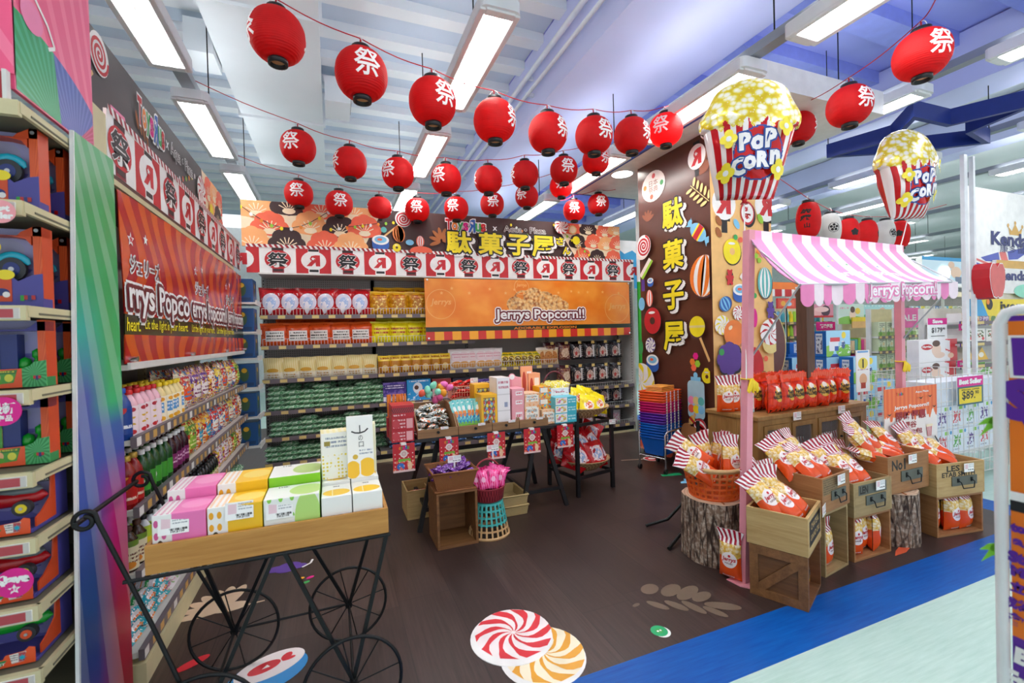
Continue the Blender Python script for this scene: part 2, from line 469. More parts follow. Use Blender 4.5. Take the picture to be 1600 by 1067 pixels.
mb = MB(); mb.box(-1.02, -2, 4.5, -.03, 8.6, 4.94, 'duct_paint')
for y in (2.4, 4.6, 6.8): mb.box(-1.05, y, 4.47, .0, y+.05, 4.94, 'duct_paint')
mb.box(-1.28, 5.35, 4.42, -1.03, 5.75, 4.75, 'duct_paint'); mb.box(0, 6.0, 4.45, .3, 6.5, 4.75, 'duct_paint'); mb.box(.302, 6.08, 4.5, .31, 6.42, 4.7, 'shelf_grey')
tag(mb.build('air_duct'), 'wide white boxed air duct running along the ceiling above the lanterns', 'duct')
mb = MB(); mb.box(2.35, -2, 4.2, 3.7, 12, 4.93, 'beam_blue_cast')
struct(mb, 'trim_1')
mb = MB(); mb.box(7.0, -2, 4.3, 7.6, 12, 4.93, 'beam_blue_cast'); struct(mb, 'trim_2')
mb = MB(); mb.box(9.6, -2, 4.3, 10.0, 12, 4.93, 'beam_blue_cast'); struct(mb, 'trim_3')
mat('pipe_white', 'e6eaf2', .4)
for i, (x, z, r) in enumerate(((2.27, 4.6, .03), (2.27, 4.4, .022), (4.2, 4.72, .035))):
 mb = MB(); mb.cyl((x, 0, z), (x, 12, z), r, m='pipe_white', n=10)
 for y in (2, 5, 8):
  if x < 3: mb.box(x-.02, y, z-.02, x+.1, y+.03, z+.02, 'pipe_white')
  else: mb.cyl((x, y, z), (x, y, 4.95), .008, m='pipe_white', n=6)
 tag(mb.build('ceiling_pipe'), ['upper white pipe along the side of the big ceiling beam', 'lower thin white pipe along the side of the big ceiling beam', 'white pipe hung under the blue-lit ceiling past the beam'][i], 'pipe')
mat('store_wall', 'dfe4e4', .7)
mb = MB(); mb.box(-4, 15.6, 0, 36, 15.7, 4.95, 'store_wall'); struct(mb, 'wall_back')
mb = MB(); mb.box(-4.1, -3, 0, -4, 15.6, 4.95, 'store_wall'); struct(mb, 'wall_left')
mb = MB(); mb.box(35.9, -3, 0, 36, 15.6, 4.95, 'store_wall'); struct(mb, 'wall_right')

# ------------------------------------------------------------------ fluorescent lights on their channels
t = NT('tube_light'); t.fin((1, 1, 1, 1), .4, Emission_Color=(1.0, .98, .95, 1), Emission_Strength=LAMP)
t = NT('added_up_glow'); t.fin((1, 1, 1, 1), .4, Emission_Color=(.95, .98, 1.0, 1), Emission_Strength=ADD_GLOW)
mat('lamp_housing', 'eef0f2', .4, 0, .02)
def make_light():
 r = thing('fluorescent_light', '', 'ceiling light')
 L, w, h = 1.4, .28, .09
 mb = MB(); mb.prism(rrect(-w/2, -L/2, w/2, L/2, .05), frZ(0, 0, 0), .012, h, 'lamp_housing')
 for x in (-w/2+.02, w/2-.02): mb.box(x-.02, -L/2+.03, -.004, x+.02, L/2-.03, .014, 'lamp_housing')
 for y in (-L/2+.05, L/2-.05): mb.box(-w/2+.04, y-.03, -.004, w/2-.04, y+.03, .014, 'lamp_housing')
 mb.build('housing', r, .006)
 mb = MB()
 for x in (-.045, .045): mb.box(x-.042, -L/2+.08, .004, x+.042, L/2-.08, .010, 'tube_light')
 mb.build('diffuser', r)
 mb = MB(); mb.box(-.11, -L/2+.1, h+.0005, .11, L/2-.1, h+.002, 'added_up_glow'); mb.build('added_glow_strip', r)  # unseen upward glow, added to brighten the ceiling
 mb = MB(); mb.box(-.004, -L/2+.08, .0, .004, L/2-.08, .011, 'lamp_housing'); mb.build('divider', r)
 return Proto(r, 'ceiling light')
PL = make_light()
ROWS = [(-1.08, 3.6, [1.66, 3.5, 5.32, 7.1, 8.9], 'left wall shelves'), (1.08, 3.6, [1.6, 3.44, 5.3, 7.12, 8.96], 'middle of the room'), (3.03, 3.45, [-.1, 1.49, 3.2, 4.9, 6.6, 8.3], 'blue-lit beam'),
  (5.3, 3.7, [1.4, 3.25, 5.2, 7.4, 9.6], 'awning'), (7.7, 3.75, [2.1, 4.3, 6.5, 8.8], 'blue hanging star'), (9.8, 3.8, [3.2, 5.6, 8.2], 'far shelves'), (12.2, 3.8, [2.4, 4.6, 6.8], 'far side aisle'), (15.2, 3.8, [3.0, 5.5, 8.0], 'second far aisle'), (18.6, 3.8, [3.5, 6.5, 9.5], 'third far aisle'), (22.5, 3.8, [4, 7.5, 11], 'fourth far aisle'), (27, 3.8, [5, 9, 13], 'far right wall')]
for x, z, ys, nm in ROWS:
 mb = MB(); mb.box(x-.05, min(ys)-1.6, z+.1, x+.05, max(ys)+1.2, z+.17, 'channel')
 for y in range(int(min(ys)), int(max(ys))+1, 2): mb.cyl((x, y+.35, z+.17), (x, y+.35, ZC), .006, m='black_metal', n=6)
 tag(mb.build('light_channel'), 'long grey metal channel carrying the light row over the '+nm, 'light channel', 'light channels')
 for i, y in enumerate(ys):
  PL.put(T(x, y, z), f'white fluorescent light, {ORD[i]} from the front in the row over the {nm}', 'fluorescent ceiling lights')

# ------------------------------------------------------------------ red paper lanterns
def paper(name, col, trans=.48):
 t = NT(name); o = t.obj(); sp = t.n('ShaderNodeSeparateXYZ'); t.lk(o, sp.inputs[0])
 rib = t.ma('SINE', t.ma('MULTIPLY', sp.outputs[2], 560))
 n = t.noise(o, 14, 3)
 c = hexc(col); cc = t.mix(t.rnd(.3, .7, n), tuple(x*.88 for x in c[:3])+(1,), c)
 t.fin(cc, .6); t.bump(rib, .22, .004)
 tr = t.n('ShaderNodeBsdfTranslucent'); t.lk(cc, tr.inputs[0])
 mx = t.n('ShaderNodeMixShader'); mx.inputs[0].default_value = trans
 t.lk(t.bsdf.outputs[0], mx.inputs[1]); t.lk(tr.outputs[0], mx.inputs[2])
 t.lk(mx.outputs[0], t.t.nodes['Material Output'].inputs[0])
paper('lantern_red', 'ee1018'); mat('lantern_white_print', 'f6ecec', .6); paper('lantern_cream', 'eeeeea'); mat('lantern_black_print', '131313', .6)
mat('lantern_inside', 'e8a878', .7)
def lantern_r(f, H, Rm, rc):      # outline radius along the height, f 0..1
 x = 2*f-1
 return rc+(Rm-rc)*(max(0.0, 1-abs(x)**2.1))**.56
def make_lantern(name, H, Rm, rc, papern, motif):
 r = thing(name, '', 'lantern')
 mb = MB(); prof = [(lantern_r(i/22, H, Rm, rc), -H/2+H*i/22) for i in range(23)]
 mb.lathe(prof, papern, 28, cap0=False, cap1=False)
 def surf(a0):
  def fr(u, v, h=0.0):
   f = min(1, max(0, .5+v/H)); rr = lantern_r(f, H, Rm, rc)+h; a = a0+u/Rm
   return Vector((rr*math.cos(a), rr*math.sin(a), v))
  return fr
 for a0 in (0.0, math.pi):
  motif(mb, surf(a0))
 mb.build('paper_shade', r)
 for z, nm in ((H/2, 'top_ring'), (-H/2, 'bottom_ring')):
  mb = MB(); s = 1 if z > 0 else -1
  mb.lathe([(rc*.8, z-s*.012), (rc*1.06, z-s*.012), (rc*1.06, z+s*.026), (rc*.8, z+s*.026), (rc*.8, z-s*.012)], 'black', 20, cap0=False, cap1=False)
  if s > 0: mb.cyl((0, 0, z+.0), (0, 0, z+.012), rc*.9, m='black', n=16)
  else: mb.cyl((0, 0, z-.004), (0, 0, z+.002), rc*.8, m='lantern_inside', n=16)
  mb.build(nm, r)
 mb = MB(); mb.tube([(rc*.8*math.cos(q), 0, H/2+.02+.055*math.sin(q)) for q in [math.pi*i/8 for i in range(9)]], .003, 'wire', 5)
 mb.build('wire_loop', r)
 return Proto(r, 'lantern')
LH = .272
def motif_matsuri(mb, fr): mb.text('祭', fr, 0, .008, .15, .145, 'lantern_white_print', .002, .014, sub=1)
PLAN = make_lantern('paper_lantern', LH, .15, .05, 'lantern_red', motif_matsuri)
# px, py (middle of the shade), apparent width -> distance along the view, turn of the motif towards the viewer (radians, + = motif to the right)
STR = {'nearest string': [(433, 57, 82, -1.35), (565, 117, 79, .25), (676, 160, 73, .62), (773, 189, 66, 1.15), (856, 208, 61, 1.0), (928, 212, 58, .75), (987, 212, 55, 1.15), (1040, 203, 51, -.3)],
       'middle string': [(466, 230, 52, -.45), (547, 255, 50, -1.2), (622, 271, 49, -.7), (697, 280, 47, -.55), (763, 281, 44, -1.5), (820, 273, 43, -1.3), (881, 266, 43, .35), (931, 251, 42, .9)],
       'farthest string': [(467, 303, 42, -.15), (530, 318, 41, .1), (593, 326, 38, 1.6), (652, 328, 38, -.05), (713, 326, 38, -.3), (769, 319, 37, .1), (823, 307, 36, -.5), (877, 291, 36, .0)],
       'short string behind the others': [(897, 329, 34, .05), (935, 319, 33, .3)],
       'string on the right': [(1440, 86, 74, .75), (1327, 166, 62, .85), (1247, 200, 49, 1.6)]}
ANCH = {'nearest string': [(250, -60, 2.45), (1085, 152, 4.3)], 'middle string': [(292, 120, 3.9), (955, 215, 5.0)], 'farthest string': [(372, 243, 5.1), (940, 262, 6.0)],
  'short string behind the others': [(876, 313, 6.2), (962, 296, 6.4)], 'string on the right': [(1466, -10, 2.75), (1205, 162, 4.6)]}
SIDE = {'nearest string': 'left', 'middle string': 'left', 'farthest string': 'left', 'short string behind the others': 'left', 'string on the right': 'right'}
for nm, L in STR.items():
 loops = []
 for i, (px, py, w, tw) in enumerate(L):
  d = F_PX*.30/w
  p = gd(px, py, d)
  view = math.atan2(-p.y, -p.x)                  # direction towards the viewer
  PLAN.put(TR(p.x, p.y, p.z, view+tw), f'red round paper lantern, {ORD[i]} from the {SIDE[nm]} on the {nm}', 'red paper lanterns')
  loops.append(p+Vector((0, 0, LH/2+.078)))
 a, b = [gd(*q) for q in ANCH[nm]]
 path = [a]+loops+[b]; fine = []
 for i in range(len(path)-1):
  for k in range(6):
   f = k/6; q = path[i].lerp(path[i+1], f); q.z -= .02*math.sin(math.pi*f) * (-1 if False else 1); fine.append(q)
 fine.append(path[-1])
 mb = MB(); mb.tube(fine, .0035, 'cord_red', 5)
 for q in loops: mb.cyl(q, q+Vector((0, 0, -.03)), .005, m='cord_red', n=6)
 tag(mb.build('lantern_cord'), f'thin red cord of the {nm} of lanterns', 'cord')
# tall lanterns above the awning
mb0 = None
def make_tall(name, pap, motif): return make_lantern(name, .36, .115, .055, pap, motif)
def motif_brush(mb, fr): mb.text('祭', fr, 0, .04, .12, .11, 'lantern_black_print', .0015, .03, shear=.1, sub=1); mb.text('山', fr, .01, -.07, .05, .05, 'lantern_black_print', .0015, .03, sub=1)
def motif_crest(mb, fr):
 mb.flat(ell(0, 0, .058, n=20), fr, .001, 'lantern_black_print'); mb.flat(ell(0, 0, .05, n=20), fr, .0016, 'lantern_cream')
 for k in range(5): a = R(90+72*k); mb.flat(ell(.03*math.cos(a), .03*math.sin(a), .015, n=12), fr, .0022, 'lantern_black_print')
 mb.flat(ell(0, 0, .011, n=12), fr, .0022, 'lantern_black_print')
def motif_blackcrest(mb, fr):
 for k in range(5): a = R(90+72*k); mb.flat(ell(.026*math.cos(a), .026*math.sin(a), .02, n=12), fr, .0015, 'lantern_black_print')
 mb.flat(ell(0, 0, .02, n=12), fr, .0016, 'lantern_black_print')
PT1 = make_tall('tall_lantern', 'lantern_red', motif_brush); PT2 = make_tall('tall_white_lantern', 'lantern_cream', motif_crest); PT3 = make_tall('tall_crest_lantern', 'lantern_red', motif_blackcrest)
TL = [(PT1, 1263, 344, 34, -.2, 'tall red lantern with black brush lettering above the awning'), (PT2, 1297, 358, 30, .35, 'tall white lantern with a round black crest beside the brush lettered one'),
      (PT3, 1326, 365, 29, .6, 'tall red lantern just after the first white one'), (PT3, 1355, 367, 28, 1.5, 'plain tall red lantern between two other tall lanterns'),
      (PT2, 1383, 366, 27, .9, 'tall white lantern second from the far end of the row'), (PT3, 1406, 366, 26, -.1, 'tall red lantern at the far end under the smaller popcorn balloon')]
tops = []
for P_, px, py, w, tw, lb in TL:
 p = gd(px, py, F_PX*.23/w); tops.append(p+Vector((0, 0, .232)))
 P_.put(TR(p.x, p.y, p.z, math.atan2(-p.y, -p.x)+tw), lb, 'tall lanterns above the awning')
fine = [gd(1215, 277, 5.0)]+tops+[tops[-1]+Vector((.8, -.15, .2))]
mb = MB(); mb.tube(fine, .004, 'cord_red', 5); tag(mb.build('lantern_cord'), 'thin red cord the tall lanterns hang from above the awning', 'cord')

# ------------------------------------------------------------------ drawing on boards
def clip(poly, b):
 def half(P, ax, lim, sg):
  o = []
  for i in range(len(P)):
   p, q = P[i-1], P[i]; a = (p[ax]-lim)*sg; c = (q[ax]-lim)*sg
   if (a >= 0) != (c >= 0):
    t = a/(a-c); o.append((p[0]+(q[0]-p[0])*t, p[1]+(q[1]-p[1])*t))
   if c >= 0: o.append(q)
  return o
 for ax, lim, sg in ((0, b[0], 1), (0, b[2], -1), (1, b[1], 1), (1, b[3], -1)):
  poly = half(poly, ax, lim, sg)
  if len(poly) < 3: return []
 return poly
class Art:
 def __init__(s, mb, fr, bounds, step=.0006): s.mb, s.fr, s.b, s.k, s.step, s.c = mb, fr, bounds, 1, step, 0
 def p(s, poly, m, lay=None):
  if s.b: poly = clip(poly, s.b)
  s.c = (s.c+1) % 20
  if len(poly) > 2: s.mb.flat(poly, s.fr, (s.k if lay is None else lay)*s.step+s.c*2.5e-5, m)
  return s
 def up(s): s.k += 1; s.c = 0; return s
 def halo(s, st, cx, cy, h, w, m, r, bold=.02, shear=0.0, rot=0.0, n=10, mirror=False):
  for i in range(n): s.text(st, cx+r*h*math.cos(6.2832*i/n), cy+r*h*math.sin(6.2832*i/n), h, w, m, bold, shear, mirror, rot); s.k += .13
  s.up()
 def text(s, st, cx, cy, h, w=None, m='', bold=0.0, shear=0.0, mirror=False, rot=0.0): s.mb.text(st, s.fr, cx, cy, h, w, m, s.k*s.step, bold, shear, mirror, rot); return s
 def otext(s, st, cx, cy, h, w, m, mo, bold=.02, out=.06, shear=0.0, rot=0.0, sh=None, mirror=False, fat=0.0):
  if sh: s.halo(st, cx+sh[0], cy+sh[1], h, w, sh[2], out, bold, shear, rot, 8, mirror)
  s.halo(st, cx, cy, h, w, mo, out, bold, shear, rot, 8, mirror)
  if fat: s.halo(st, cx, cy, h, w, m, fat, bold, shear, rot, 6, mirror)
  s.text(st, cx, cy, h, w, m, bold, shear, mirror, rot); s.up()
 def pinwheel(s, cx, cy, r, a='red', b='white', n=9, sy=1.0, tw=.9, shade=None, fat=1.0):
  if shade: s.p(ell(cx-.05*r, cy-.09*r, r*1.03, r*1.03*sy), shade); s.up()
  s.p(ell(cx, cy, r, r*sy, 36), b); s.up()
  for k in range(n):
   t = 2*math.pi*k/n; L = []; Rr = []
   for i in range(9):
    q = i/8; rr = r*(.06+.94*q); ww = (math.pi/n)*fat*(.35+.2*q)*(.6+.4*math.sin(q*9+k)/fat); ta = t+tw*q
    L.append((cx+rr*math.cos(ta-ww), cy+rr*math.sin(ta-ww)*sy)); Rr.append((cx+rr*math.cos(ta+ww), cy+rr*math.sin(ta+ww)*sy))
   s.p(L+Rr[::-1], a)
  s.up()
 def spiral(s, cx, cy, r, a='red', b='white', turns=3.0, sx=1.0):
  s.p(ell(cx, cy, r*sx, r), b); s.up(); L = []; Q = []
  for i in range(61):
   t = i/60; th = t*turns*6.2832; ro = r*(.06+.94*t); ri = max(0.0, ro-r*.17)
   L.append((cx+ro*sx*math.cos(th), cy+ro*math.sin(th))); Q.append((cx+ri*sx*math.cos(th), cy+ri*math.sin(th)))
  for i in range(60): s.p([L[i], L[i+1], Q[i+1], Q[i]], a)
  s.up()
 def ball(s, cx, cy, rx, ry, a='orange', b='white', n=4, rot=0.0):
  c, q = math.cos(rot), math.sin(rot)
  def tr(P): return [(cx+x*c-y*q, cy+x*q+y*c) for x, y in P]
  s.p(tr(ell(rx*.06, -ry*.05, rx*1.04, ry*1.03)), 'plum' if a != 'plum' else 'black'); s.up()
  s.p(tr(ell(0, 0, rx, ry, 32)), b); s.up()
  for k in range(n):
   f0 = -1+2*(k+.0)/(n-.5); f1 = f0+1.0/(n-.5)
   P = [(rx*f0*math.cos(t), ry*math.sin(t)) for t in [-1.5708+3.1416*i/12 for i in range(13)]]+[(rx*f1*math.cos(t), ry*math.sin(t)) for t in [1.5708-3.1416*i/12 for i in range(13)]]
   s.p(tr(P), a)
  s.up()
 def bloom(s, cx, cy, r, m, rays='cream'):
  s.p(ell(cx, cy, r*.9, r*.28), m)
  for x, y, q in ((-.62, .2, .42), (.62, .2, .42), (-.36, .62, .44), (.36, .62, .44), (0, .78, .42), (0, .3, .6)): s.p(ell(cx+x*r, cy+y*r, q*r, n=16), m)
  s.up()
  for a in (-60, -36, -12, 12, 36, 60):
   t = R(90+a); s.p([(cx+.2*r*math.cos(t-.12), cy+.02*r+.2*r*math.sin(t-.12)), (cx+.62*r*math.cos(t-.05), cy+.62*r*math.sin(t-.05)), (cx+.62*r*math.cos(t+.05), cy+.62*r*math.sin(t+.05)), (cx+.2*r*math.cos(t+.12), cy+.02*r+.2*r*math.sin(t+.12))], rays)
  s.p(ell(cx, cy-.02*r, .36*r, .18*r, n=16), rays); s.up()
 def bulbs(s, pts, r, cols=('yellow', 'white', 'orange', 'lime')):
  for i in range(len(pts)-1):
   (x0, y0), (x1, y1) = pts[i], pts[i+1]; L = math.hypot(x1-x0, y1-y0); nx, ny = -(y1-y0)/L*r*.16, (x1-x0)/L*r*.16
   s.p([(x0+nx, y0+ny), (x1+nx, y1+ny), (x1-nx, y1-ny), (x0-nx, y0-ny)], 'black')
  s.up()
  for i, (x, y) in enumerate(pts): s.p(ell(x, y-r*.6, r*.8, r, n=12), cols[i % len(cols)])
  s.up()
 def sweet(s, cx, cy, r, rot, a, b, c='yellow'):
  ca, q = math.cos(rot), math.sin(rot)
  def tr(P): return [(cx+x*ca-y*q, cy+x*q+y*ca) for x, y in P]
  for sg in (-1, 1): s.p(tr([(sg*r*.8, 0), (sg*r*1.45, r*.5), (sg*r*1.25, r*.05), (sg*r*1.5, -r*.4)]), a); s.p(tr(ell(sg*r*1.28, r*.1, r*.22, r*.3, 10)), a)
  s.up(); s.p(tr(ell(0, 0, r, r*.62)), a); s.up(); s.p(tr(rect(-.42*r, -.58*r, .42*r, .58*r)), c); s.up(); s.p(tr(rect(-.26*r, -.6*r, .26*r, .6*r)), b); s.up()
 def donut(s, cx, cy, r, m, sy=1.0, hole='brown'):
  s.p(ell(cx+.06*r, cy-.08*r, r*1.02, r*sy*1.02), 'black'); s.up(); s.p(ell(cx, cy, r, r*sy, 30), m); s.up(); s.p(ell(cx, cy, r*.3, r*.28*sy), hole); s.up()
  s.p(ell(cx-.05*r, cy+.62*r*sy, .4*r, .1*r*sy), 'board_white'); s.up()
 def bear(s, cx, cy, h, m):
  s.p(ell(cx+.03*h, cy-.03*h, .27*h, .48*h), 'black'); s.up()
  s.p(ell(cx, cy+.26*h, .2*h, .19*h), m); s.p(ell(cx, cy-.12*h, .23*h, .3*h), m)
  for sx in (-1, 1):
   s.p(ell(cx+sx*.15*h, cy+.42*h, .08*h, n=12), m); s.p(ell(cx+sx*.24*h, cy+.0*h, .09*h, .13*h, 12), m); s.p(ell(cx+sx*.15*h, cy-.4*h, .11*h, .13*h, 12), m)
  s.up()
 def drum(s, cx, cy, r, m='sky'):
  s.p(ell(cx, cy-.35*r, r, .62*r), 'blue'); s.p(rect(cx-r, cy-.35*r, cx+r, cy+.35*r), 'blue'); s.up(); s.p(ell(cx, cy+.35*r, r, .6*r), 'board_white'); s.up(); s.p(ell(cx, cy+.38*r, .72*r, .4*r), m); s.up()
  s.p(ell(cx-.1*r, cy+.4*r, .3*r, .15*r), 'coral'); s.up()
 def twig(s, cx, cy, L, rot, m='leaf_gold', n=5):
  ca, q = math.cos(rot), math.sin(rot)
  def tr(P): return [(cx+x*ca-y*q, cy+x*q+y*ca) for x, y in P]
  s.p(tr(rect(-L/2, -L*.012, L/2, L*.012)), m)
  for i in range(n):
   x = -L/2+L*(i+.6)/n
   for sg in (-1, 1):
    s.p(tr(ell(x-.06*L, sg*.16*L, .14*L, .055*L, 14, rot=-sg*1.05)), m)
  s.up()
 def wire(s, P, w, m):
  for i in range(len(P)-1):
   (x0, y0), (x1, y1) = P[i], P[i+1]; L = math.hypot(x1-x0, y1-y0)+1e-9; nx, ny = -(y1-y0)/L*w/2, (x1-x0)/L*w/2
   s.p([(x0+nx, y0+ny), (x1+nx, y1+ny), (x1-nx, y1-ny), (x0-nx, y0-ny)], m)
  s.up()
 def pop(s, cx, cy, w, h, face=True):
  P = [(cx-w*.36, cy-h/2), (cx+w*.36, cy-h/2), (cx+w/2, cy+h*.2), (cx-w/2, cy+h*.2)]
  s.p(P, 'white'); s.up()
  for k in range(4): a = -1+k*.5+.05; s.p([(cx+w*.36*a, cy-h/2), (cx+w*.36*(a+.25), cy-h/2), (cx+w/2*(a+.25), cy+h*.2), (cx+w/2*a, cy+h*.2)], 'red')
  s.up()
  for k in range(5): s.p(ell(cx-w*.4+w*.2*k, cy+h*.28, w*.14, n=10), 'cream')
  s.up()
def toys_logo(a, cx, cy, h, sc=.8, out=True, rot=0.0):
 seq = [('T', 'red', 0), ('o', 'orange', 0), ('y', 'green', 0), ('s', 'magenta', 0), ('R', 'blue', 1), ('u', 'green', 0), ('s', 'red', 0)]
 wid = [.62, .56, .56, .5, .72, .56, .5]; wid = [w*sc/.8 if sc != .8 else w for w in wid]; tot = sum(wid)*h; c, q = math.cos(rot), math.sin(rot)
 for lay in (0, 1):
  x = -tot/2
  for (ch, m, mir), w in zip(seq, wid):
   hh = h*(.72 if ch in 'osu' else (.9 if ch == 'y' else 1.0)); dx = x+w*h/2; dy = -h*.12 if ch in 'osu' else (-h*.2 if ch == 'y' else 0)
   if ch == 'R': hh = h*1.15
   if lay == 0 and out: a.text(ch.upper() if ch in 'R' else ch, cx+dx*c-dy*q, cy+dx*q+dy*c, hh, w*h*.86, 'board_white', .09, 0, bool(mir), rot)
   if lay == 1: a.text(ch, cx+dx*c-dy*q, cy+dx*q+dy*c, hh, w*h*.86, m, .035, 0, bool(mir), rot)
   if lay == 1 and ch == 'R': sx, sy = dx-.02*h, dy+.3*h; a.p(star(cx+sx*c-sy*q, cy+sx*q+sy*c, h*.16), 'board_white', a.k+1)
   x += w*h
  a.up()
 a.up()

# ------------------------------------------------------------------ festival strip with printed lanterns
def strip(fr, u0, u1, z0, z1, first_edge, cell, name, label, first_white=True):
 mb = MB(); H = z1-z0
 mb.prism(rect(u0, z0, u1, z1-.02), fr, -.012, 0, 'board_white')
 a = Art(mb, fr, (u0, z0, u1, z1)); n0 = int(math.floor((u0-first_edge)/cell)); n1 = int(math.ceil((u1-first_edge)/cell))
 for k in range(n0, n1):
  x0 = first_edge+k*cell; x1 = x0+cell; white = (k % 2 == 0) == first_white; cx = (x0+x1)/2; cy = z0+H*.47
  a.k = 1
  if not white: a.p(rect(x0, z0, x1, z1-.035), 'red')
  a.up(); hh = H*.34; w = cell*.36
  if white:
   a.p(rect(cx-cell*.16, z0, cx+cell*.16, z1-.04), 'lantern_band'); a.up(); a.p(ell(cx, cy, w, hh), 'red'); a.up()
   a.p(rect(cx-cell*.13, cy-hh-.022, cx+cell*.13, cy-hh+.006), 'dark_brown'); a.p(rect(cx-cell*.16, cy+hh-.004, cx+cell*.16, cy+hh+.03), 'dark_brown'); a.up()
   a.halo('祭', cx, cy, hh*1.45, w*1.5, 'board_white', .05, .01, n=8); a.text('祭', cx, cy, hh*1.45, w*1.5, 'black', .022)
  else:
   a.p(rect(cx-cell*.16, z0, cx+cell*.16, z1-.04), 'board_white'); a.p(ell(cx, cy, w, hh), 'board_white'); a.up()
   a.p(rect(cx-cell*.13, cy-hh-.022, cx+cell*.13, cy-hh+.006), 'black'); a.p(rect(cx-cell*.15, cy+hh-.004, cx+cell*.15, cy+hh+.02), 'black'); a.up()
   a.text('R', cx, cy, hh*1.0, w*.82, 'red', .06, 0, True); a.up(); a.p(star(cx-.008, cy+hh*.2, hh*.2), 'board_white')
 a.k = 9; a.p(rect(u0, z1-.036, u1, z1), 'board_white'); a.up(); n = int((u1-u0)/.055)
 for i in range(n): x = u0+i*.055; a.p([(x, z1), (x+.028, z1), (x+.05, z1-.036), (x+.022, z1-.036)], 'deep_red')
 return tag(mb.build(name), label, 'sign')
strip(frY(0, 5.735, 0), -.86, 4.28, 2.285, 2.605, -.733, .3715, 'festival_strip', 'red and white lantern-print strip along the top of the rear shelves')
strip(frX(-.905, 0, 0), 2.54, 5.66, 2.29, 2.585, 2.49, .357, 'festival_strip', 'red and white lantern-print strip along the top of the left wall shelves')

# ------------------------------------------------------------------ header boards
mat('ball_orange', 'f0802a', .35); mat('header_brown', '472c2a', .5); mat('header_grey', '4a4140', .45)
mb = MB(); fr = frY(0, 5.76, 0); B = (-.9, 2.58, 4.06, 3.095)
mb.prism(rect(*B), fr, -.02, 0, 'header_brown'); a = Art(mb, fr, B)
for x0, x1, sgn in ((-.9, .62, 1), (3.02, 4.06, -1)):
 bx = [(x0, B[1]), (x1-.25, B[1]), (x1, B[3]), (x0, B[3])] if sgn > 0 else [(x0+.3, B[1]), (x1, B[1]), (x1, B[3]), (x0-.05, B[3])]
 a.k = 1; a.p(bx, 'cream')
 lst = [(-.75, 2.95, 'peach'), (-.42, 3.0, 'dark_brown'), (-.08, 2.98, 'coral'), (.28, 2.98, 'peach'), (-.62, 2.76, 'coral'), (-.2, 2.79, 'peach'), (.12, 2.77, 'dark_brown'), (.4, 2.79, 'coral'), (-.8, 2.58, 'peach'), (-.45, 2.58, 'dark_brown'), (-.05, 2.57, 'coral'), (.24, 2.57, 'peach')] if sgn > 0 else \
          [(3.25, 2.98, 'coral'), (3.52, 2.98, 'dark_brown'), (3.8, 2.96, 'coral'), (4.0, 3.0, 'peach'), (3.34, 2.78, 'dark_brown'), (3.6, 2.79, 'coral'), (3.82, 2.77, 'peach'), (4.02, 2.79, 'coral'), (3.42, 2.58, 'coral'), (3.66, 2.57, 'dark_brown'), (3.94, 2.57, 'coral')]
 for x, y, m in lst: a.k = max(a.k, 2); a.bloom(x, y, .19 if sgn > 0 else .145, m); a.k -= 1
a.k = 30
a.bulbs([(-.9+.1*i, 3.02-.22*math.sin(math.pi*i/9)) for i in range(10)], .022); a.bulbs([(.02+.09*i, 2.82+.016*i+.0*i) for i in range(11)], .02)
a.bulbs([(2.3+.08*i, 3.02-.03*i-.004*i*i) for i in range(9)], .02); a.bulbs([(2.95+.07*i, 3.06-.05*i) for i in range(9)], .02)
a.spiral(.86, 2.99, .1); a.wire([(.80, 2.91), (.62, 2.76)], .02, 'tan')
a.k += 4; a.ball(.8, 2.8, .075, .1, 'ball_orange', 'cream', 5, .12); a.drum(.58, 2.68, .1); a.donut(.77, 2.63, .05, 'yellow'); a.ball(1.06, 2.72, .05, .07, 'coral'); a.p(ell(.93, 2.7, .05, .035), 'sky'); a.p(ell(.62, 2.84, .035), 'teal'); a.p(ell(1.07, 2.6, .14, .06), 'coral'); a.up()
for k in range(7): t = R(200-33*k); a.p(ell(1.33+.085*math.cos(t), 2.74+.1*math.sin(t), .075, .024, 12, t), 'leaf_rust')
a.up()
toys_logo(a, 1.66, 2.955, .135); a.text('x', 2.06, 2.94, .05, None, 'board_white', .02); a.otext('Aqua • Plaza', 2.5, 2.935, .105, .62, 'header_brown', 'board_white', .0, .05)
for ch, x in zip('駄菓子屋', (1.56, 1.99, 2.39, 2.76)): a.otext(ch, x, 2.735, .27, .32, 'yellow', 'black', .012, .1, sh=(.035, -.022, 'board_white'), fat=.022); a.k -= 2
a.k += 3
a.otext('さ', 3.04-.02, 2.82, .1, .11, 'yellow', 'black', .04, .08, sh=(.02, -.012, 'board_white')); a.otext('ん', 3.12, 2.69, .1, .11, 'yellow', 'black', .04, .08, sh=(.02, -.012, 'board_white'))
a.pinwheel(2.88-.35+.52, 3.03, .11); a.p(ell(3.25-.02, 2.99, .06), 'leaf_gold'); a.up(); a.p(ell(3.25-.02, 2.99, .045), 'cream'); a.up()
a.p(ell(2.96+.05*0+.25, 2.84, .0001), 'yellow')
a.wire([(3.29, 2.8), (3.33, 2.6)], .018, 'tan'); a.p(ell(3.28, 2.84, .06), 'yellow'); a.up()
tag(mb.build('header_board'), 'long printed header board with big yellow characters over the rear shelves', 'sign')

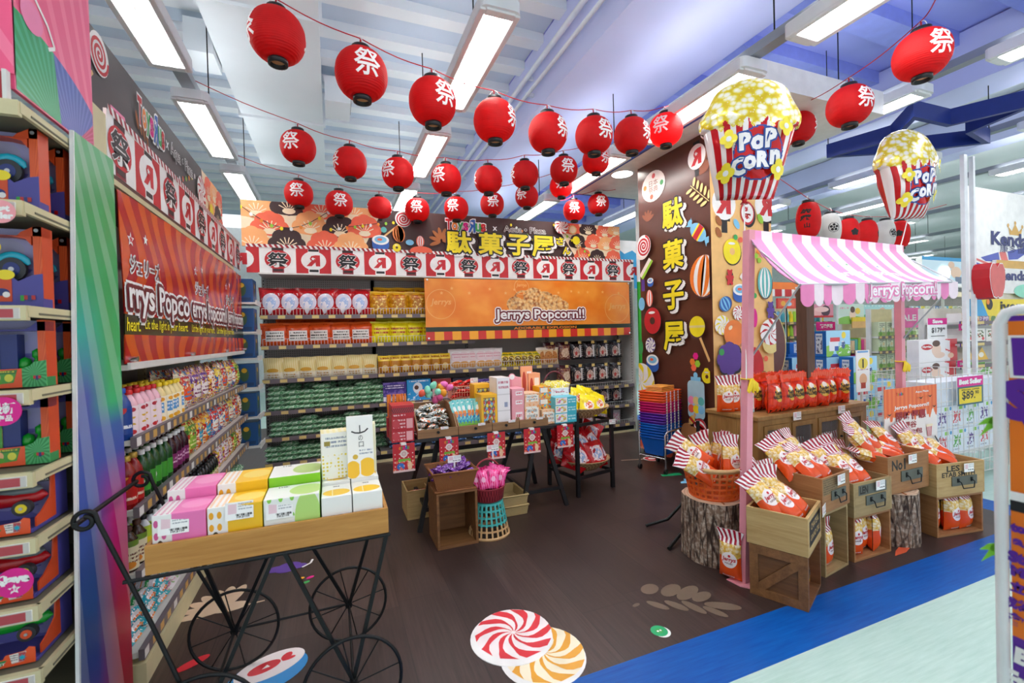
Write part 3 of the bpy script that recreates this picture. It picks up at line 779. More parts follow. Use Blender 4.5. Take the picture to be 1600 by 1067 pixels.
mb = MB(); fr = frX(-1.06, 0, 0); B = (2.72, 2.56, 5.66, 3.09)
mb.prism(rect(*B), fr, -.02, 0, 'header_grey'); a = Art(mb, fr, B)
a.p([(5.05, B[1]), (B[2], B[1]), (B[2], B[3]), (4.85, B[3])], 'cream'); a.up()
for x, y, m in ((5.1, 2.9, 'coral'), (5.32, 2.95, 'peach'), (5.55, 2.9, 'coral'), (5.2, 2.7, 'peach'), (5.45, 2.72, 'dark_brown'), (5.6, 2.62, 'coral')): a.bloom(x, y, .17, m); a.k -= 1
a.k = 12
a.spiral(2.9, 2.98, .105); a.wire([(2.82, 2.85), (2.7, 2.72)], .02, 'tan'); a.p([(3.02, 2.72), (3.2, 2.74), (3.24, 2.67), (3.06, 2.64)], 'lime'); a.p([(3.0, 2.78), (3.18, 2.79), (3.2, 2.74), (3.02, 2.72)], 'pink'); a.up()
for k in range(4): a.p(ell(3.36+.05*k, 2.86-.015*k, .055, .016, 12, 1.9), 'leaf_rust')
a.up(); a.bulbs([(2.8+.085*i, 2.67-.012*i+.0012*i*i) for i in range(22)], .022, ('yellow', 'white', 'coral', 'lime', 'orange'))
toys_logo(a, 3.6, 2.935, .155, .6); a.text('x', 3.89, 2.92, .05, None, 'board_white', .02); a.otext('Aqua • Plaza', 4.24, 2.92, .12, .56, 'header_grey', 'board_white', .0, .05)
a.pinwheel(4.78, 2.86, .14); a.p(ell(5.12, 2.78, .07), 'yellow'); a.up(); a.p(ell(4.75, 2.66, .06), 'yellow')
tag(mb.build('header_board'), 'grey brown header board with coloured store logo over the left wall shelves', 'sign')

# ------------------------------------------------------------------ hanging banners
def sheet(name, fr, u0, u1, z0, z1, m, sag, nu=48, nv=14, waves=3.0, label='', cat='banner', thick=.004):
 """cloth or vinyl sheet; returns builder and a frame that follows its folds"""
 def dep(u, v):
  a = (u-u0)/(u1-u0); b = (v-z0)/(z1-z0)
  return sag*(math.sin(a*math.pi)*(1-.3*b)*.6+.25*math.sin(a*waves*6.28+b*2.5)*(1-b)+.15*math.sin(a*waves*13+b*5))
 def f2(u, v, h=0.0): return fr(u, v, dep(u, v)+h)
 mb = MB()
 mb.grid(lambda i, j: f2(u0+(u1-u0)*i, z0+(z1-z0)*j), nu, nv, m)
 mb.grid(lambda i, j: f2(u1-(u1-u0)*i, z0+(z1-z0)*j, -thick), nu, nv, m)
 return mb, f2
mat('maroon', '6e1a22', .4)
def jerrys(a, cx, cy, h, w, st='Jerrys Popcorn!!', rot=0.0, inner='maroon', outer='board_white', face='board_white'):
 a.halo(st, cx, cy, h, w, outer, .2, .03, 0, rot); a.halo(st, cx, cy, h, w, inner, .12, .03, 0, rot); a.text(st, cx, cy, h, w, face, .025, 0, False, rot); a.up()
t = NT('banner_orange'); uvv, u, v = t.uv()
n = t.noise(t.mapping(uvv, sc=(3, 1, 1)), 3.0, 2)
c = t.mix(t.rnd(.35, .65, n), hexc('ea7d1c'), hexc('f49a38'))
c = t.mix(t.ma('LESS_THAN', v, .215), c, hexc('23301f'))
st = t.ma('LESS_THAN', t.ma('FRACT', t.ma('MULTIPLY', u, 13.5)), .48)
c = t.mix(t.ma('LESS_THAN', v, .14), c, t.mix(st, hexc('f3ab2e'), hexc('d3372f')))
t.fin(c, .28)
t = NT('popcorn_print'); o = t.obj(); n = t.noise(o, 22, 3); vv = t.voro(o, 26).outputs[0]
t.fin(t.mix(t.rnd(.2, .75, t.ma('ADD', t.ma('MULTIPLY', n, .6), t.ma('MULTIPLY', vv, .5))), hexc('fae3a6'), t.mix(t.rnd(.45, .6, n), hexc('dc8f35'), hexc('a2521c'))), .4)
mb, f2 = sheet('b', frY(0, 5.69, 0), 1.09, 4.16, 1.47, 2.255, 'banner_orange', .03, 60, 16, 2.0)
a = Art(mb, f2, None, .0012)
for x, y, r in ((2.3, 1.93, .12), (2.42, 2.0, .14), (2.58, 2.03, .15), (2.75, 1.98, .15), (2.9, 1.95, .13), (3.02, 1.9, .1), (2.5, 1.86, .14), (2.68, 1.85, .13), (2.85, 1.84, .12)): a.p(ell(x, y, r, r*.85, 14), 'popcorn_print'); a.k += .25
a.k += 1
mat('faint_orange', 'f6b467', .35)
for x, y, r in ((1.29, 1.93, .19), (3.93, 1.87, .21), (2.4, 2.16, .11)):
 for i in range(40): t0, t1 = 6.2832*i/40, 6.2832*(i+1)/40; a.p([(x+r*math.cos(t0), y+r*math.sin(t0)), (x+r*math.cos(t1), y+r*math.sin(t1)), (x+(r-.008)*math.cos(t1), y+(r-.008)*math.sin(t1)), (x+(r-.008)*math.cos(t0), y+(r-.008)*math.sin(t0))], 'faint_orange')
 a.text("Jerrys", x, y+.02, r*.5, r*1.4, 'faint_orange', .02, .2)
a.up()
jerrys(a, 2.69, 1.775, .165, 1.34)
a.text('ADORABLE EXPLOSION', 2.75, 1.605, .03, .95, 'orange', .02)
for k in range(14): a.p(star(1.3+.2*k+.07*math.sin(k*5), 2.1-.03*math.cos(k*3), .025), 'faint_orange')
bn = thing('popcorn_banner', 'shiny orange popcorn banner hung over the right half of the rear shelves', 'banner')
mb.build('banner_sheet', bn)
for x in (1.12, 4.13):
 for z in (1.5, 2.235): m2 = MB(); m2.cyl((x, 5.66, z), (x, 5.70, z), .012, m='chrome', n=10); m2.build('eyelet', bn)

t = NT('banner_red'); uvv, u, v = t.uv()
wv = t.ma('ADD', t.ma('MULTIPLY', u, 15), t.ma('MULTIPLY', t.ma('SINE', t.ma('ADD', t.ma('MULTIPLY', v, 7.0), t.ma('MULTIPLY', u, 5))), .55))
st = t.ma('GREATER_THAN', t.ma('FRACT', wv), .5)
c = t.mix(st, hexc('b3191d'), hexc('d9551d'))
c = t.mix(t.ma('MULTIPLY', t.ma('GREATER_THAN', v, .17), t.ma('LESS_THAN', v, .29)), c, hexc('2c3a20'))
t.fin(c, .22)
mb, f2 = sheet('b', frX(-.845, 0, 0), 2.46, 5.28, 1.425, 2.185, 'banner_red', .022, 60, 14, 3.0)
a = Art(mb, f2, None, .0015)
for st, cx, h, w in (('rrys Popco', 2.93, .165, .86), ('errys Popcorn!', 3.94, .15, 1.0), ('Jerrys Popcorn', 4.87, .14, .74)):
 k0 = a.k; jerrys(a, cx, 1.72, h, w, st); a.k = k0
 a.halo('ジェリーズ', cx-.2, 1.88, .085, .36, 'board_white', .09, .02, .1); a.text('ジェリーズ', cx-.2, 1.88, .085, .36, 'maroon', .02, .1); a.k = k0
 a.p(star(cx-.36, 1.99, .035), 'board_white'); a.p(star(cx-.2, 2.02, .028), 'board_white'); a.up(); a.p(star(cx-.36, 1.99, .02), 'red'); a.k = k0
a.text('heart.', 2.55, 1.6, .06, .15, 'yellow', .012, .12)
for i, cx in enumerate((3.02, 3.75, 4.47)): a.text('Lit the light in your heart.', cx, 1.6, .062, .66, 'yellow', .012, .12)
bn = thing('popcorn_banner', 'red and orange striped banner hung on the left wall shelves', 'banner')
mb.build('banner_sheet', bn)
for y in (2.5, 3.4, 4.4, 5.25):
 m2 = MB(); m2.cyl((-.86, y, 1.445), (-.81, y, 1.445), .012, m='chrome', n=8); m2.build('eyelet', bn)

# ------------------------------------------------------------------ printed skins of the goods
def bagmat(name, base, layers, rough=.25): return pr(name, base, layers, rough)
bagmat('p_red_snack', 'c0161f', [('blob', 5, .52, 0, 1, 0, 1, 'a50f18'), ('ell', .5, .5, .36, .3, 'd8d4e6'), ('ell', .5, .47, .2, .2, 'a8bfe6'), ('ell', .45, .3, .1, .22, 'eceaf4'), ('blob', 9, .6, .1, .9, .2, .8, 'f4f0f4'), ('rect', 0, 1, .93, 1, '8a0c14')])
bagmat('p_gold_snack', 'd9a012', [('blob', 6, .5, 0, 1, 0, 1, 'c07d0a'), ('ell', .5, .45, .33, .26, 'b5741a'), ('blob', 9, .57, .15, .85, .2, .75, 'f2d56a'), ('txt', 2, .2, .8, .68, .86, 'a33112'), ('rect', 0, 1, .93, 1, 'e9bb2e')])
bagmat('p_orange_snack', 'e2531a', [('blob', 5, .55, 0, 1, 0, 1, 'c93f12'), ('rect', .17, .83, .22, .66, 'e9e4dc'), ('txt', 3, .2, .8, .26, .62, '4a4540'), ('rect', 0, 1, .92, 1, 'f06a2a')])
bagmat('p_yellow_snack', 'f1e21a', [('blob', 5, .55, 0, 1, 0, 1, 'e2ca0c'), ('txt', 2, .12, .88, .4, .74, 'b3421c'), ('blob', 8, .62, .1, .9, .08, .4, '7fae2a'), ('rect', 0, 1, .93, 1, 'f7ec55')])
bagmat('p_cream_noodle', 'efe0a4', [('str', 9, 1.2, .4, .3, 1, 'e4cf86'), ('rect', 0, 1, 0, .3, 'f3ead0'), ('ell', .5, .42, .3, .1, 'd9a33a'), ('txt', 2, .2, .8, .06, .26, 'b98a2c')])
bagmat('p_amber_noodle', 'c98a1e', [('str', 8, .8, .45, 0, .7, 'a8641a'), ('rect', 0, 1, .7, 1, 'f0cf3c'), ('txt', 1, .15, .85, .74, .94, '9c2b14'), ('ell', .5, .3, .25, .18, 'e9c87a')])
bagmat('p_white_puff', 'f2eceb', [('ell', .5, .62, .4, .25, 'e9d5d8'), ('ell', .5, .25, .36, .16, 'e0a862'), ('txt', 2, .2, .8, .55, .8, 'd48a98'), ('rect', 0, 1, .93, 1, 'e4dcdc')])
bagmat('p_yellow_small', 'e0c417', [('ell', .5, .45, .32, .3, '7a5a12'), ('txt', 1, .15, .85, .74, .94, '3f6a1c'), ('blob', 8, .6, .1, .9, .1, .7, 'f4ea9a')])
bagmat('p_cookie', 'e7c796', [('ell', .5, .45, .36, .34, 'c98444'), ('blob', 10, .58, .2, .8, .15, .75, '9a5a2a'), ('rect', 0, 1, .86, 1, 'f4e6d2')])
bagmat('p_green_pack', '5f9a6e', [('str', 12, 7, .5, 0, 1, '84b78e'), ('blob', 9, .55, 0, 1, 0, 1, 'c9dfc8'), ('blob', 6, .62, 0, 1, 0, 1, '3c7a4a')])
bagmat('p_blue_pack', '3a5f94', [('blob', 8, .52, 0, 1, 0, 1, '8fb0d6'), ('blob', 6, .62, 0, 1, 0, 1, '22406e')])
bagmat('p_black_hang', '17151a', [('blob', 7, .5, .05, .95, .05, .9, '3c3034'), ('ell', .34, .42, .26, .3, 'b99a8c'), ('blob', 10, .55, .1, .62, .1, .75, 'e0cfc6'), ('ell', .3, .35, .1, .12, 'c2504a'), ('rect', .62, .74, .12, .85, 'd8d4d2'), ('txt', 6, .76, .92, .15, .85, 'bdb6b0'), ('rect', 0, 1, .92, 1, '0d0c0f')])
bagmat('p_brown_hang', '6e2f35', [('blob', 7, .5, .05, .95, .05, .9, '9a6a4a'), ('ell', .5, .42, .34, .26, 'd8b89a'), ('blob', 9, .58, .1, .9, .1, .7, 'f0dcc2'), ('rect', 0, 1, .86, 1, '4a1a22')])
bagmat('p_clear_pink', 'dcd6d8', [('blob', 9, .52, 0, 1, .1, .8, 'd88aa8'), ('blob', 7, .58, 0, 1, .05, .5, '9cc08a'), ('rect', 0, 1, .88, 1, 'f0eef0')])

def bag(w, h, d, m, seed=0, nu=8, nv=10, crimp=.08, mside=None, flare=1.0, pw=2.6, wr=.06):
 """a filled pillow bag standing on its bottom edge, front towards -Y; returns builder and a frame that follows its front"""
 rr = random.Random(seed); ph = [rr.uniform(0, 6.28) for _ in range(6)]
 def prof(u, v):
  e = max(0, 1-abs(2*u-1)**pw)**.6
  g = max(0, 1-abs(2*min(1, max(0, (v-.0)/(1-crimp)))-1)**(pw+.6))**.55 if v < 1-crimp else 0
  return d/2*e*g*(1+wr*math.sin(9*u+ph[0]+5*v)*math.sin(7*v+ph[1])) + .002
 def width(v): return w*(1-.07*math.sin(math.pi*min(1, v))+(flare-1)*max(0, (v-.85)/.15))
 def fx(u, v): return (u-.5)*width(v)
 def front(u, v): return (fx(u, v), -prof(u, v)+.012*w*math.sin(11*u+ph[2])*max(0, v-.8)*4, v*h+.012*h*math.sin(6*u+ph[3])*(1 if v > .9 else 0))
 def back(u, v): p = front(1-u, v); return (p[0], prof(1-u, v)+.012*w*math.sin(11*(1-u)+ph[2])*max(0, v-.8)*4, p[2])
 mb = MB(); mb.grid(front, nu, nv, m); mb.grid(back, nu, nv, mside or m)
 def fr(u, v, hh=0.0):
  uu = .5+u/w; p = front(uu, min(1, max(0, v/h))); return Vector((p[0], p[1]-hh, p[2]))
 return mb, fr
PROTO = {}
def bag_proto(key, name, cat, w, h, d, m, seed=0, **k):
 mb, fr = bag(w, h, d, m, seed, **k); o = mb.build(name); PROTO[key] = Proto(o, cat); return PROTO[key]
def row(P, n, x0, x1, y, z, lab, group, end='left', jit=.02, tilt=0.0, ry=0.0, along='x', dz=0.0, depth_jit=.01):
 for i in range(n):
  f = x0+(x1-x0)*(i+.5)/n+random.uniform(-jit, jit)*abs(x1-x0)/n
  r = random.uniform(-.12, .12)
  M = TR(f, y+random.uniform(-depth_jit, depth_jit), z+dz, r+ry, tilt) if along == 'x' else TR(y+random.uniform(-depth_jit, depth_jit), f, z+dz, r+ry+R(90), tilt)
  P.put(M, lab.replace('#', ORD[i]), group)

# ------------------------------------------------------------------ rear wall shelving: four bays
t = NT('pegboard'); o = t.obj(); sp = t.n('ShaderNodeSeparateXYZ'); t.lk(o, sp.inputs[0])
fx = t.ma('SUBTRACT', t.ma('FRACT', t.ma('MULTIPLY', sp.outputs[0], 40)), .5); fz = t.ma('SUBTRACT', t.ma('FRACT', t.ma('MULTIPLY', sp.outputs[2], 40)), .5)
hole = t.ma('LESS_THAN', t.ma('ADD', t.ma('MULTIPLY', fx, fx), t.ma('MULTIPLY', fz, fz)), .05)
t.fin(t.mix(hole, hexc('9d9894'), hexc('4a4644')), .5)
pr('price_rail', '6d6268', [('str', 7, 0, .42, .12, .88, 'dcc27a')], .4)
pr('price_rail_long', '6d6268', [('str', 14, 0, .5, .12, .88, 'd8aa5c'), ('str', 3.5, 0, .13, .1, .9, 'f0eeea')], .4)
SHZ = [1.80, 1.455, 1.075, .715, .415, .13]
BX = [-.75, .5, 1.75, 3.0, 4.25]
def wirefence(mb, x0, x1, y, z0, z1, n, along='x', r=.0022):
 def q(a, z): return (a, y, z) if along == 'x' else (y, a, z)
 for i in range(n+1): a = x0+(x1-x0)*i/n; mb.cyl(q(a, z0), q(a, z1), r, m='wire', n=5, cap=False)
 for z in (z0+.003, z1): mb.cyl(q(x0, z), q(x1, z), r*1.2, m='wire', n=5)
for b in range(4):
 x0, x1 = BX[b], BX[b+1]
 u = thing('shelving_bay', ['grey perforated rear shelving bay nearest the left wall corner', 'grey rear shelving bay behind the end of the cart boxes', 'grey rear shelving bay under the middle of the orange banner', 'grey rear shelving bay beside the green post'][b], 'shelving', ((x0+x1)/2, 5.95, 0), 0, 'rear wall shelving bays')
 cx = (x0+x1)/2; L = T(-cx, -5.95, 0)
 def B(mb, nm, par=u): return mb.build(nm, par, 0, L if par is u else None)
 mb = MB(); mb.box(x0+.02, 6.17, .1, x1-.02, 6.19, 2.55, 'pegboard'); B(mb, 'back_panel')
 for x in ((x0, x1) if b in (0, 3) else (x0,)) if b < 3 else (x0, x1):
  mb = MB(); mb.box(x-.02, 6.14, .0, x+.02, 6.2, 2.55, 'shelf_grey')
  for k in range(60): mb.box(x-.006, 6.137, .15+.04*k, x+.006, 6.141, .17+.04*k, 'dark')
  B(mb, 'upright')
 mb = MB(); mb.box(x0, 5.78, 0, x1, 6.19, .1, 'dark'); mb.box(x0, 5.745, 0, x1, 5.78, .028, 'beige_metal'); B(mb, 'base')
 mb = MB(); mb.box(x0, 5.73, 2.27, x1, 6.19, 2.288, 'shelf_white'); B(mb, 'canopy')
 for k, z in enumerate(SHZ):
  if b == 3 and k in (0, 1, 2): continue
  if b == 2 and k in (0, 1): continue
  xa, xb = x0, x1
  if k == 2 and b == 2: xb = 2.98
  mb = MB(); mb.box(xa+.01, 5.755, z-.022, xb-.01, 6.17, z, 'shelf_grey'); s = B(mb, 'shelf')
  mb = MB(); mb.box(xa+.005, 5.738, z-.036, xb-.005, 5.756, z+.012, 'rail_grey', front='price_rail'); B(mb, 'price_rail', s)
  if k in (0, 1, 2):
   mb = MB(); wirefence(mb, xa+.02, xb-.02, 5.765, z, z+.085, 34); B(mb, 'wire_fence', s)
  elif k > 2 and b == 3:
   mb = MB(); wirefence(mb, xa+.02, xb-.02, 5.765, z, z+.06, 30); B(mb, 'wire_fence', s)
mb = MB(); mb.box(4.262, 5.74, 0, 4.29, 6.2, 2.285, 'shelf_white')
for k in range(50):
 for y in (5.8, 6.1): mb.box(4.2605, y-.008, .12+.042*k, 4.262, y+.008, .138+.042*k, 'shelf_grey')
tag(mb.build('end_panel'), 'white perforated end panel closing the rear shelves beside the green post', 'panel')
mat('vivid_green', '1fae12', .4); mat('print_blue', '2c9fd6', .4)
mb = MB(); mb.box(4.305, 5.66, .0, 4.40, 5.69, 2.265, 'vivid_green'); mb.box(4.305, 5.66, 2.265, 4.40, 5.69, 3.5, 'board_white')
a = Art(mb, frY(0, 5.66, 0), (4.305, 2.27, 4.40, 3.5)); a.p(rect(4.35, 2.27, 4.4, 2.9), 'print_blue'); a.p(ell(4.34, 2.75, .02, .3), 'board_white')
tag(mb.build('advert_post'), 'tall narrow green and white advert post at the end of the rear shelves', 'sign')
mb = MB(); fr = frY(0, 5.98, 0); mb.prism(rect(3.98, 2.2, 4.6, 2.95), fr, -.02, 0, 'print_blue'); a = Art(mb, fr, (3.98, 2.2, 4.6, 2.95)); a.p([(3.98, 2.8), (4.15, 2.84), (4.3, 2.74), (4.45, 2.8), (4.6, 2.7), (4.6, 2.95), (3.98, 2.95)], 'board_white')
mb.box(4.1, 6.0, 2.2, 4.2, 6.02, 2.3, 'shelf_white')
tag(mb.build('advert_sign'), 'blue and white advert panel half hidden behind the rear shelves', 'sign')

bag_proto('red', 'snack_bag', 'snack', .27, .33, .13, 'p_red_snack', 1, nu=10, nv=12); bag_proto('gold', 'snack_bag', 'snack', .26, .30, .13, 'p_gold_snack', 2, nu=10, nv=12)
bag_proto('orange', 'snack_bag', 'snack', .31, .27, .13, 'p_orange_snack', 3, nu=10, nv=12); bag_proto('yellow', 'snack_bag', 'snack', .26, .27, .12, 'p_yellow_snack', 4, nu=10, nv=12)
bag_proto('cream', 'noodle_bag', 'snack', .215, .25, .1, 'p_cream_noodle', 5); bag_proto('amber', 'noodle_bag', 'snack', .165, .225, .09, 'p_amber_noodle', 6)
bag_proto('puff', 'snack_bag', 'snack', .205, .27, .1, 'p_white_puff', 7); bag_proto('small', 'snack_bag', 'snack', .17, .2, .08, 'p_yellow_small', 8); bag_proto('cookie', 'cookie_bag', 'snack', .2, .25, .09, 'p_cookie', 9)
P = PROTO
row(P['red'], 6, -.73, .42, 5.865, SHZ[0], 'red snack bag with pale figure, # from the left on the top rear shelf', 'red snack bags')
row(P['red'], 4, -.6, .35, 6.03, SHZ[0], 'red snack bag in the back row, # from the left on the top rear shelf', 'red snack bags')
row(P['gold'], 6, .44, 1.85, 5.865, SHZ[0], 'golden snack bag, # from the red bags on the top rear shelf', 'golden snack bags')
row(P['gold'], 5, .5, 1.8, 6.04, SHZ[0], 'golden snack bag in the back row, # from the red bags', 'golden snack bags', dz=.07)
row(P['orange'], 5, -.73, .44, 5.865, SHZ[1], 'orange snack bag with white label, # from the left on the second rear shelf', 'orange snack bags')
row(P['orange'], 4, -.6, .5, 6.03, SHZ[1], 'orange snack bag in the back row, # from the left on the second rear shelf', 'orange snack bags', dz=.06)
row(P['yellow'], 6, .46, 1.72, 5.865, SHZ[1], 'yellow snack bag with red lettering, # from the orange bags', 'yellow snack bags')
row(P['yellow'], 5, .5, 1.7, 6.04, SHZ[1], 'yellow snack bag in the back row, # from the orange bags', 'yellow snack bags', dz=.05)
row(P['cream'], 7, -.73, .5, 5.86, SHZ[2], 'cream noodle snack bag, # from the left on the third rear shelf', 'cream noodle bags')
row(P['amber'], 7, .53, 1.42, 5.86, SHZ[2], 'amber noodle snack bag with yellow top, # from the cream bags', 'amber noodle bags')
row(P['puff'], 6, 1.45, 2.1+.02, 5.86, SHZ[2], 'white puff snack bag, # from the amber bags', 'white puff bags')
row(P['small'], 6, 2.0+.14, 2.72, 5.86, SHZ[2], 'small dark yellow snack bag, # from the white puff bags', 'small yellow bags')
row(P['cookie'], 3, 2.6+.13, 2.97, 5.86, SHZ[2], 'tan cookie bag, # from the small yellow bags', 'cookie bags')
# flat green packs lying in piles
def pack(w, d, h, m, seed):
 rr = random.Random(seed); ph = rr.uniform(0, 6)
 mb = MB()
 def top(u, v):
  e = max(0, 1-abs(2*u-1)**3)**.5*max(0, 1-abs(2*v-1)**3)**.5
  return ((u-.5)*w, (v-.5)*d, h*.5+h*.5*e*(1+.12*math.sin(9*u+ph)))
 def bot(u, v): p = top(1-u, v); e = p[2]-h*.5; return (p[0], p[1], h*.5-e)
 mb.grid(top, 8, 6, m); mb.grid(bot, 8, 6, m); return mb
PG = Proto(pack(.2, .15, .062, 'p_green_pack', 1).build('snack_pack'), 'snack'); PB = Proto(pack(.2, .15, .062, 'p_blue_pack', 2).build('snack_pack'), 'snack')
SHN = {3: 'fourth', 4: 'fifth', 5: 'lowest'}
for k, nst, x0, n in ((3, 4, -.62, 8), (4, 3, -.6, 8), (5, 3, -.66, 7)):
 for i in range(n):
  for j in range(nst+(1 if (i+k) % 3 == 0 else 0)):
   PG.put(TR(x0+.148*1.06*i*1.02+random.uniform(-.01, .01), 5.86+random.uniform(-.01, .012), SHZ[k]+.056*j, random.uniform(-.12, .12)), f'green snack pack, {ORD[j]} from below in {ORD[i]} pile, {SHN[k]} rear shelf', 'green snack packs')
 for i in range(6):
  for j in range(nst+1 if k == 3 else nst):
   PG.put(TR(-.45+.19*i+random.uniform(-.02, .02), 6.05, SHZ[k]+.058*j, random.uniform(-.1, .1)), f'green snack pack, {ORD[j]} from below in {ORD[i]} back pile, {SHN[k]} rear shelf', 'green snack packs')
for k, xs, nn in ((4, [.68], 3), (5, [.72, .95, 1.25, 1.5, 1.8, 2.05, 2.3, 2.6], 2)):
 for i, x in enumerate(xs):
  for j in range(nn): PB.put(TR(x, 5.86, SHZ[k]+.057*j, random.uniform(-.15, .15)), f'dark blue snack pack, {ORD[j]} from below in {ORD[i]} pile, {SHN[k]} rear shelf', 'blue snack packs')
# printed cartons on the fourth shelf behind the candy table
pr('p_purple_box', '4b3a92', [('blob', 3, .5, 0, 1, .35, 1, '7a63b8'), ('rect', .05, .95, .62, .9, '3a2a7e'), ('txt', 2, .1, .9, .66, .88, 'e8e0f4'), ('rect', 0, 1, .08, .3, 'eeeef6'), ('txt', 2, .1, .6, .1, .28, '3a2a7e')])
pr('p_blue_box', '2f9fe0', [('ell', .45, .6, .2, .26, 'f0f4fa'), ('ell', .4, .62, .09, .1, '5a3a30'), ('blob', 5, .55, 0, 1, 0, .4, 'cfe8f8'), ('txt', 1, .1, .9, .85, .97, 'f4f8fc')])
pr('p_pink_box', 'd9b6b6', [('rect', 0, 1, .7, 1, 'a33a3a'), ('ell', .5, .6, .3, .26, 'd6673a'), ('txt', 2, .1, .9, .1, .4, '6a3a3a')])
pr('p_dark_box', '2b2a3e', [('txt', 2, .1, .9, .4, .8, 'd8d8e6'), ('rect', 0, 1, 0, .2, '44466a')])
for m, x0, x1, h, lb in (('p_purple_box', .56, .84, .25, 'purple printed carton on the fourth rear shelf behind the tins'), ('p_blue_box', .85, 1.15, .27, 'sky blue printed carton with white figure on the fourth rear shelf'),
                         ('p_pink_box', 1.17, 1.42, .26, 'pink and red carton with round orange seal on the fourth rear shelf'), ('p_dark_box', 1.44, 1.72, .25, 'dark navy carton behind the pink eggs on the fourth rear shelf'), ('p_purple_box', 1.77, 2.05, .22, 'purple carton partly behind the red crate on the fourth rear shelf')):
 mb = MB(); mb.box(x0, 5.79, SHZ[3], x1, 5.98, SHZ[3]+h, m); tag(mb.build('carton', bevel=.003), lb, 'box')
# bags hanging on hooks
bag_proto('hang', 'hanging_snack_bag', 'snack', .21, .25, .07, 'p_black_hang', 11); bag_proto('hangb', 'hanging_snack_bag', 'snack', .19, .25, .07, 'p_brown_hang', 12); bag_proto('clear', 'candy_bag', 'snack', .2, .2, .07, 'p_clear_pink', 13)
hooks = []
for r_, (z, nm) in enumerate(((1.13, 'top'), (.79, 'middle'), (.46, 'lower'))):
 for i, x in enumerate((2.9, 3.13, 3.35, 3.57, 3.79, 4.02)):
  if i == 0 and r_ != 0: continue
  k = 'hangb' if i < 2 else 'hang'
  for q, y in enumerate((5.86, 5.93)):
   P[k].put(TR(x+random.uniform(-.01, .01), y, z+.012*q, random.uniform(-.08, .08), random.uniform(-.06, .03)), f'{"brown" if k == "hangb" else "black"} hanging snack bag, {"front" if q == 0 else "back"} one on the {ORD[i]} hook of the {nm} row', 'hanging snack bags')
  hk = thing('display_hook', f'metal display hook with yellow price tag, {ORD[i]} of the {nm} hook row', 'hook', (x, 6.0, z+.24), 0, 'display hooks')
  mb = MB(); mb.cyl((0, .18, 0), (0, -.2, 0), .003, m='chrome', n=6); mb.build('rod', hk)
  mb = MB(); mb.box(-.025, -.205, -.01, .025, -.2, .03, 'tag_yellow'); mb.build('price_tag', hk)
for i in range(4): P['clear'].put(TR(3.25+.24*i, 5.87, SHZ[5] if i > 5 else SHZ[5]+.002, random.uniform(-.1, .1)), f'clear bag of pink sweets, {ORD[i]} from the left on the lowest shelf', 'bags of pink sweets')
for i in range(3): P['clear'].put(TR(3.35+.24*i, 5.99, SHZ[5], random.uniform(-.1, .1)), f'clear bag of pink sweets, {ORD[i]} in the back row by the green post', 'bags of pink sweets')

# ------------------------------------------------------------------ left wall shelving
LZ = [1.42, 1.088, .778, .498, .148]
LY = [2.46, 3.86, 5.24]
mat('olive_grey', '6d6a58', .6)  # dark olive grey of the toy shelf undersides and back panel
for b in range(2):
 y0, y1 = LY[b], LY[b+1]
 u = thing('shelving_bay', ['left wall shelving bay with drink bottles at its near end', 'left wall shelving bay farther in, ending at the blue boxes'][b], 'shelving', (-1.03, (y0+y1)/2, 0), 0, 'left wall shelving bays')
 L = T(1.03, -(y0+y1)/2, 0)
 mb = MB(); mb.box(-1.27, y0+.02, .1, -1.25, y1-.02, 2.55, 'pegboard'); mb.build('back_panel', u, 0, L)
 for y in ((y0, y1) if b else (y0,)):
  mb = MB(); mb.box(-1.28, y-.025, 0, -1.215, y+.025, 2.62, 'beige_metal')
  for k in range(60): mb.box(-1.2155, y-.012, .15+.041*k, -1.2145, y-.004, .172+.041*k, 'dark')
  mb.build('upright', u, 0, L)
 mb = MB(); mb.box(-1.25, y0, 0, -.81, y1, .1, 'beige_metal'); mb.build('base', u, 0, L)
 mb = MB(); mb.box(-1.25, y0, 2.262, -.9, y1, 2.284, 'brown'); mb.box(-.915, y0, 2.235, -.895, y1, 2.262, 'beige_metal'); mb.build('canopy', u, 0, L)
 for k, z in enumerate(LZ):
  mb = MB(); mb.box(-1.25, y0+.01, z-.024, -.835, y1-.01, z, 'shelf_white'); s = mb.build('shelf', u, 0, L)
  mb = MB()
  if k: mb.box(-.838, y0+.004, z-.034, -.815, y1-.004, z+.014, 'rail_grey', side='price_rail_long')
  else: mb.box(-.838, y0+.004, z-.02, -.826, y1-.004, z+.01, 'shelf_white')
  mb.build('price_rail', s)
# end post of the wall shelving, next to the tall printed panel
mb = MB(); mb.box(-.95, 2.385, 0, -.905, 2.53, 2.53, 'beige_metal')
for k in range(16): mb.box(-.9055, 2.40, 1.93+.041*k, -.9045, 2.412, 1.953+.041*k, 'dark')
tag(mb.build('slotted_upright'), 'beige slotted steel upright at the near end of the left wall shelves', 'upright')

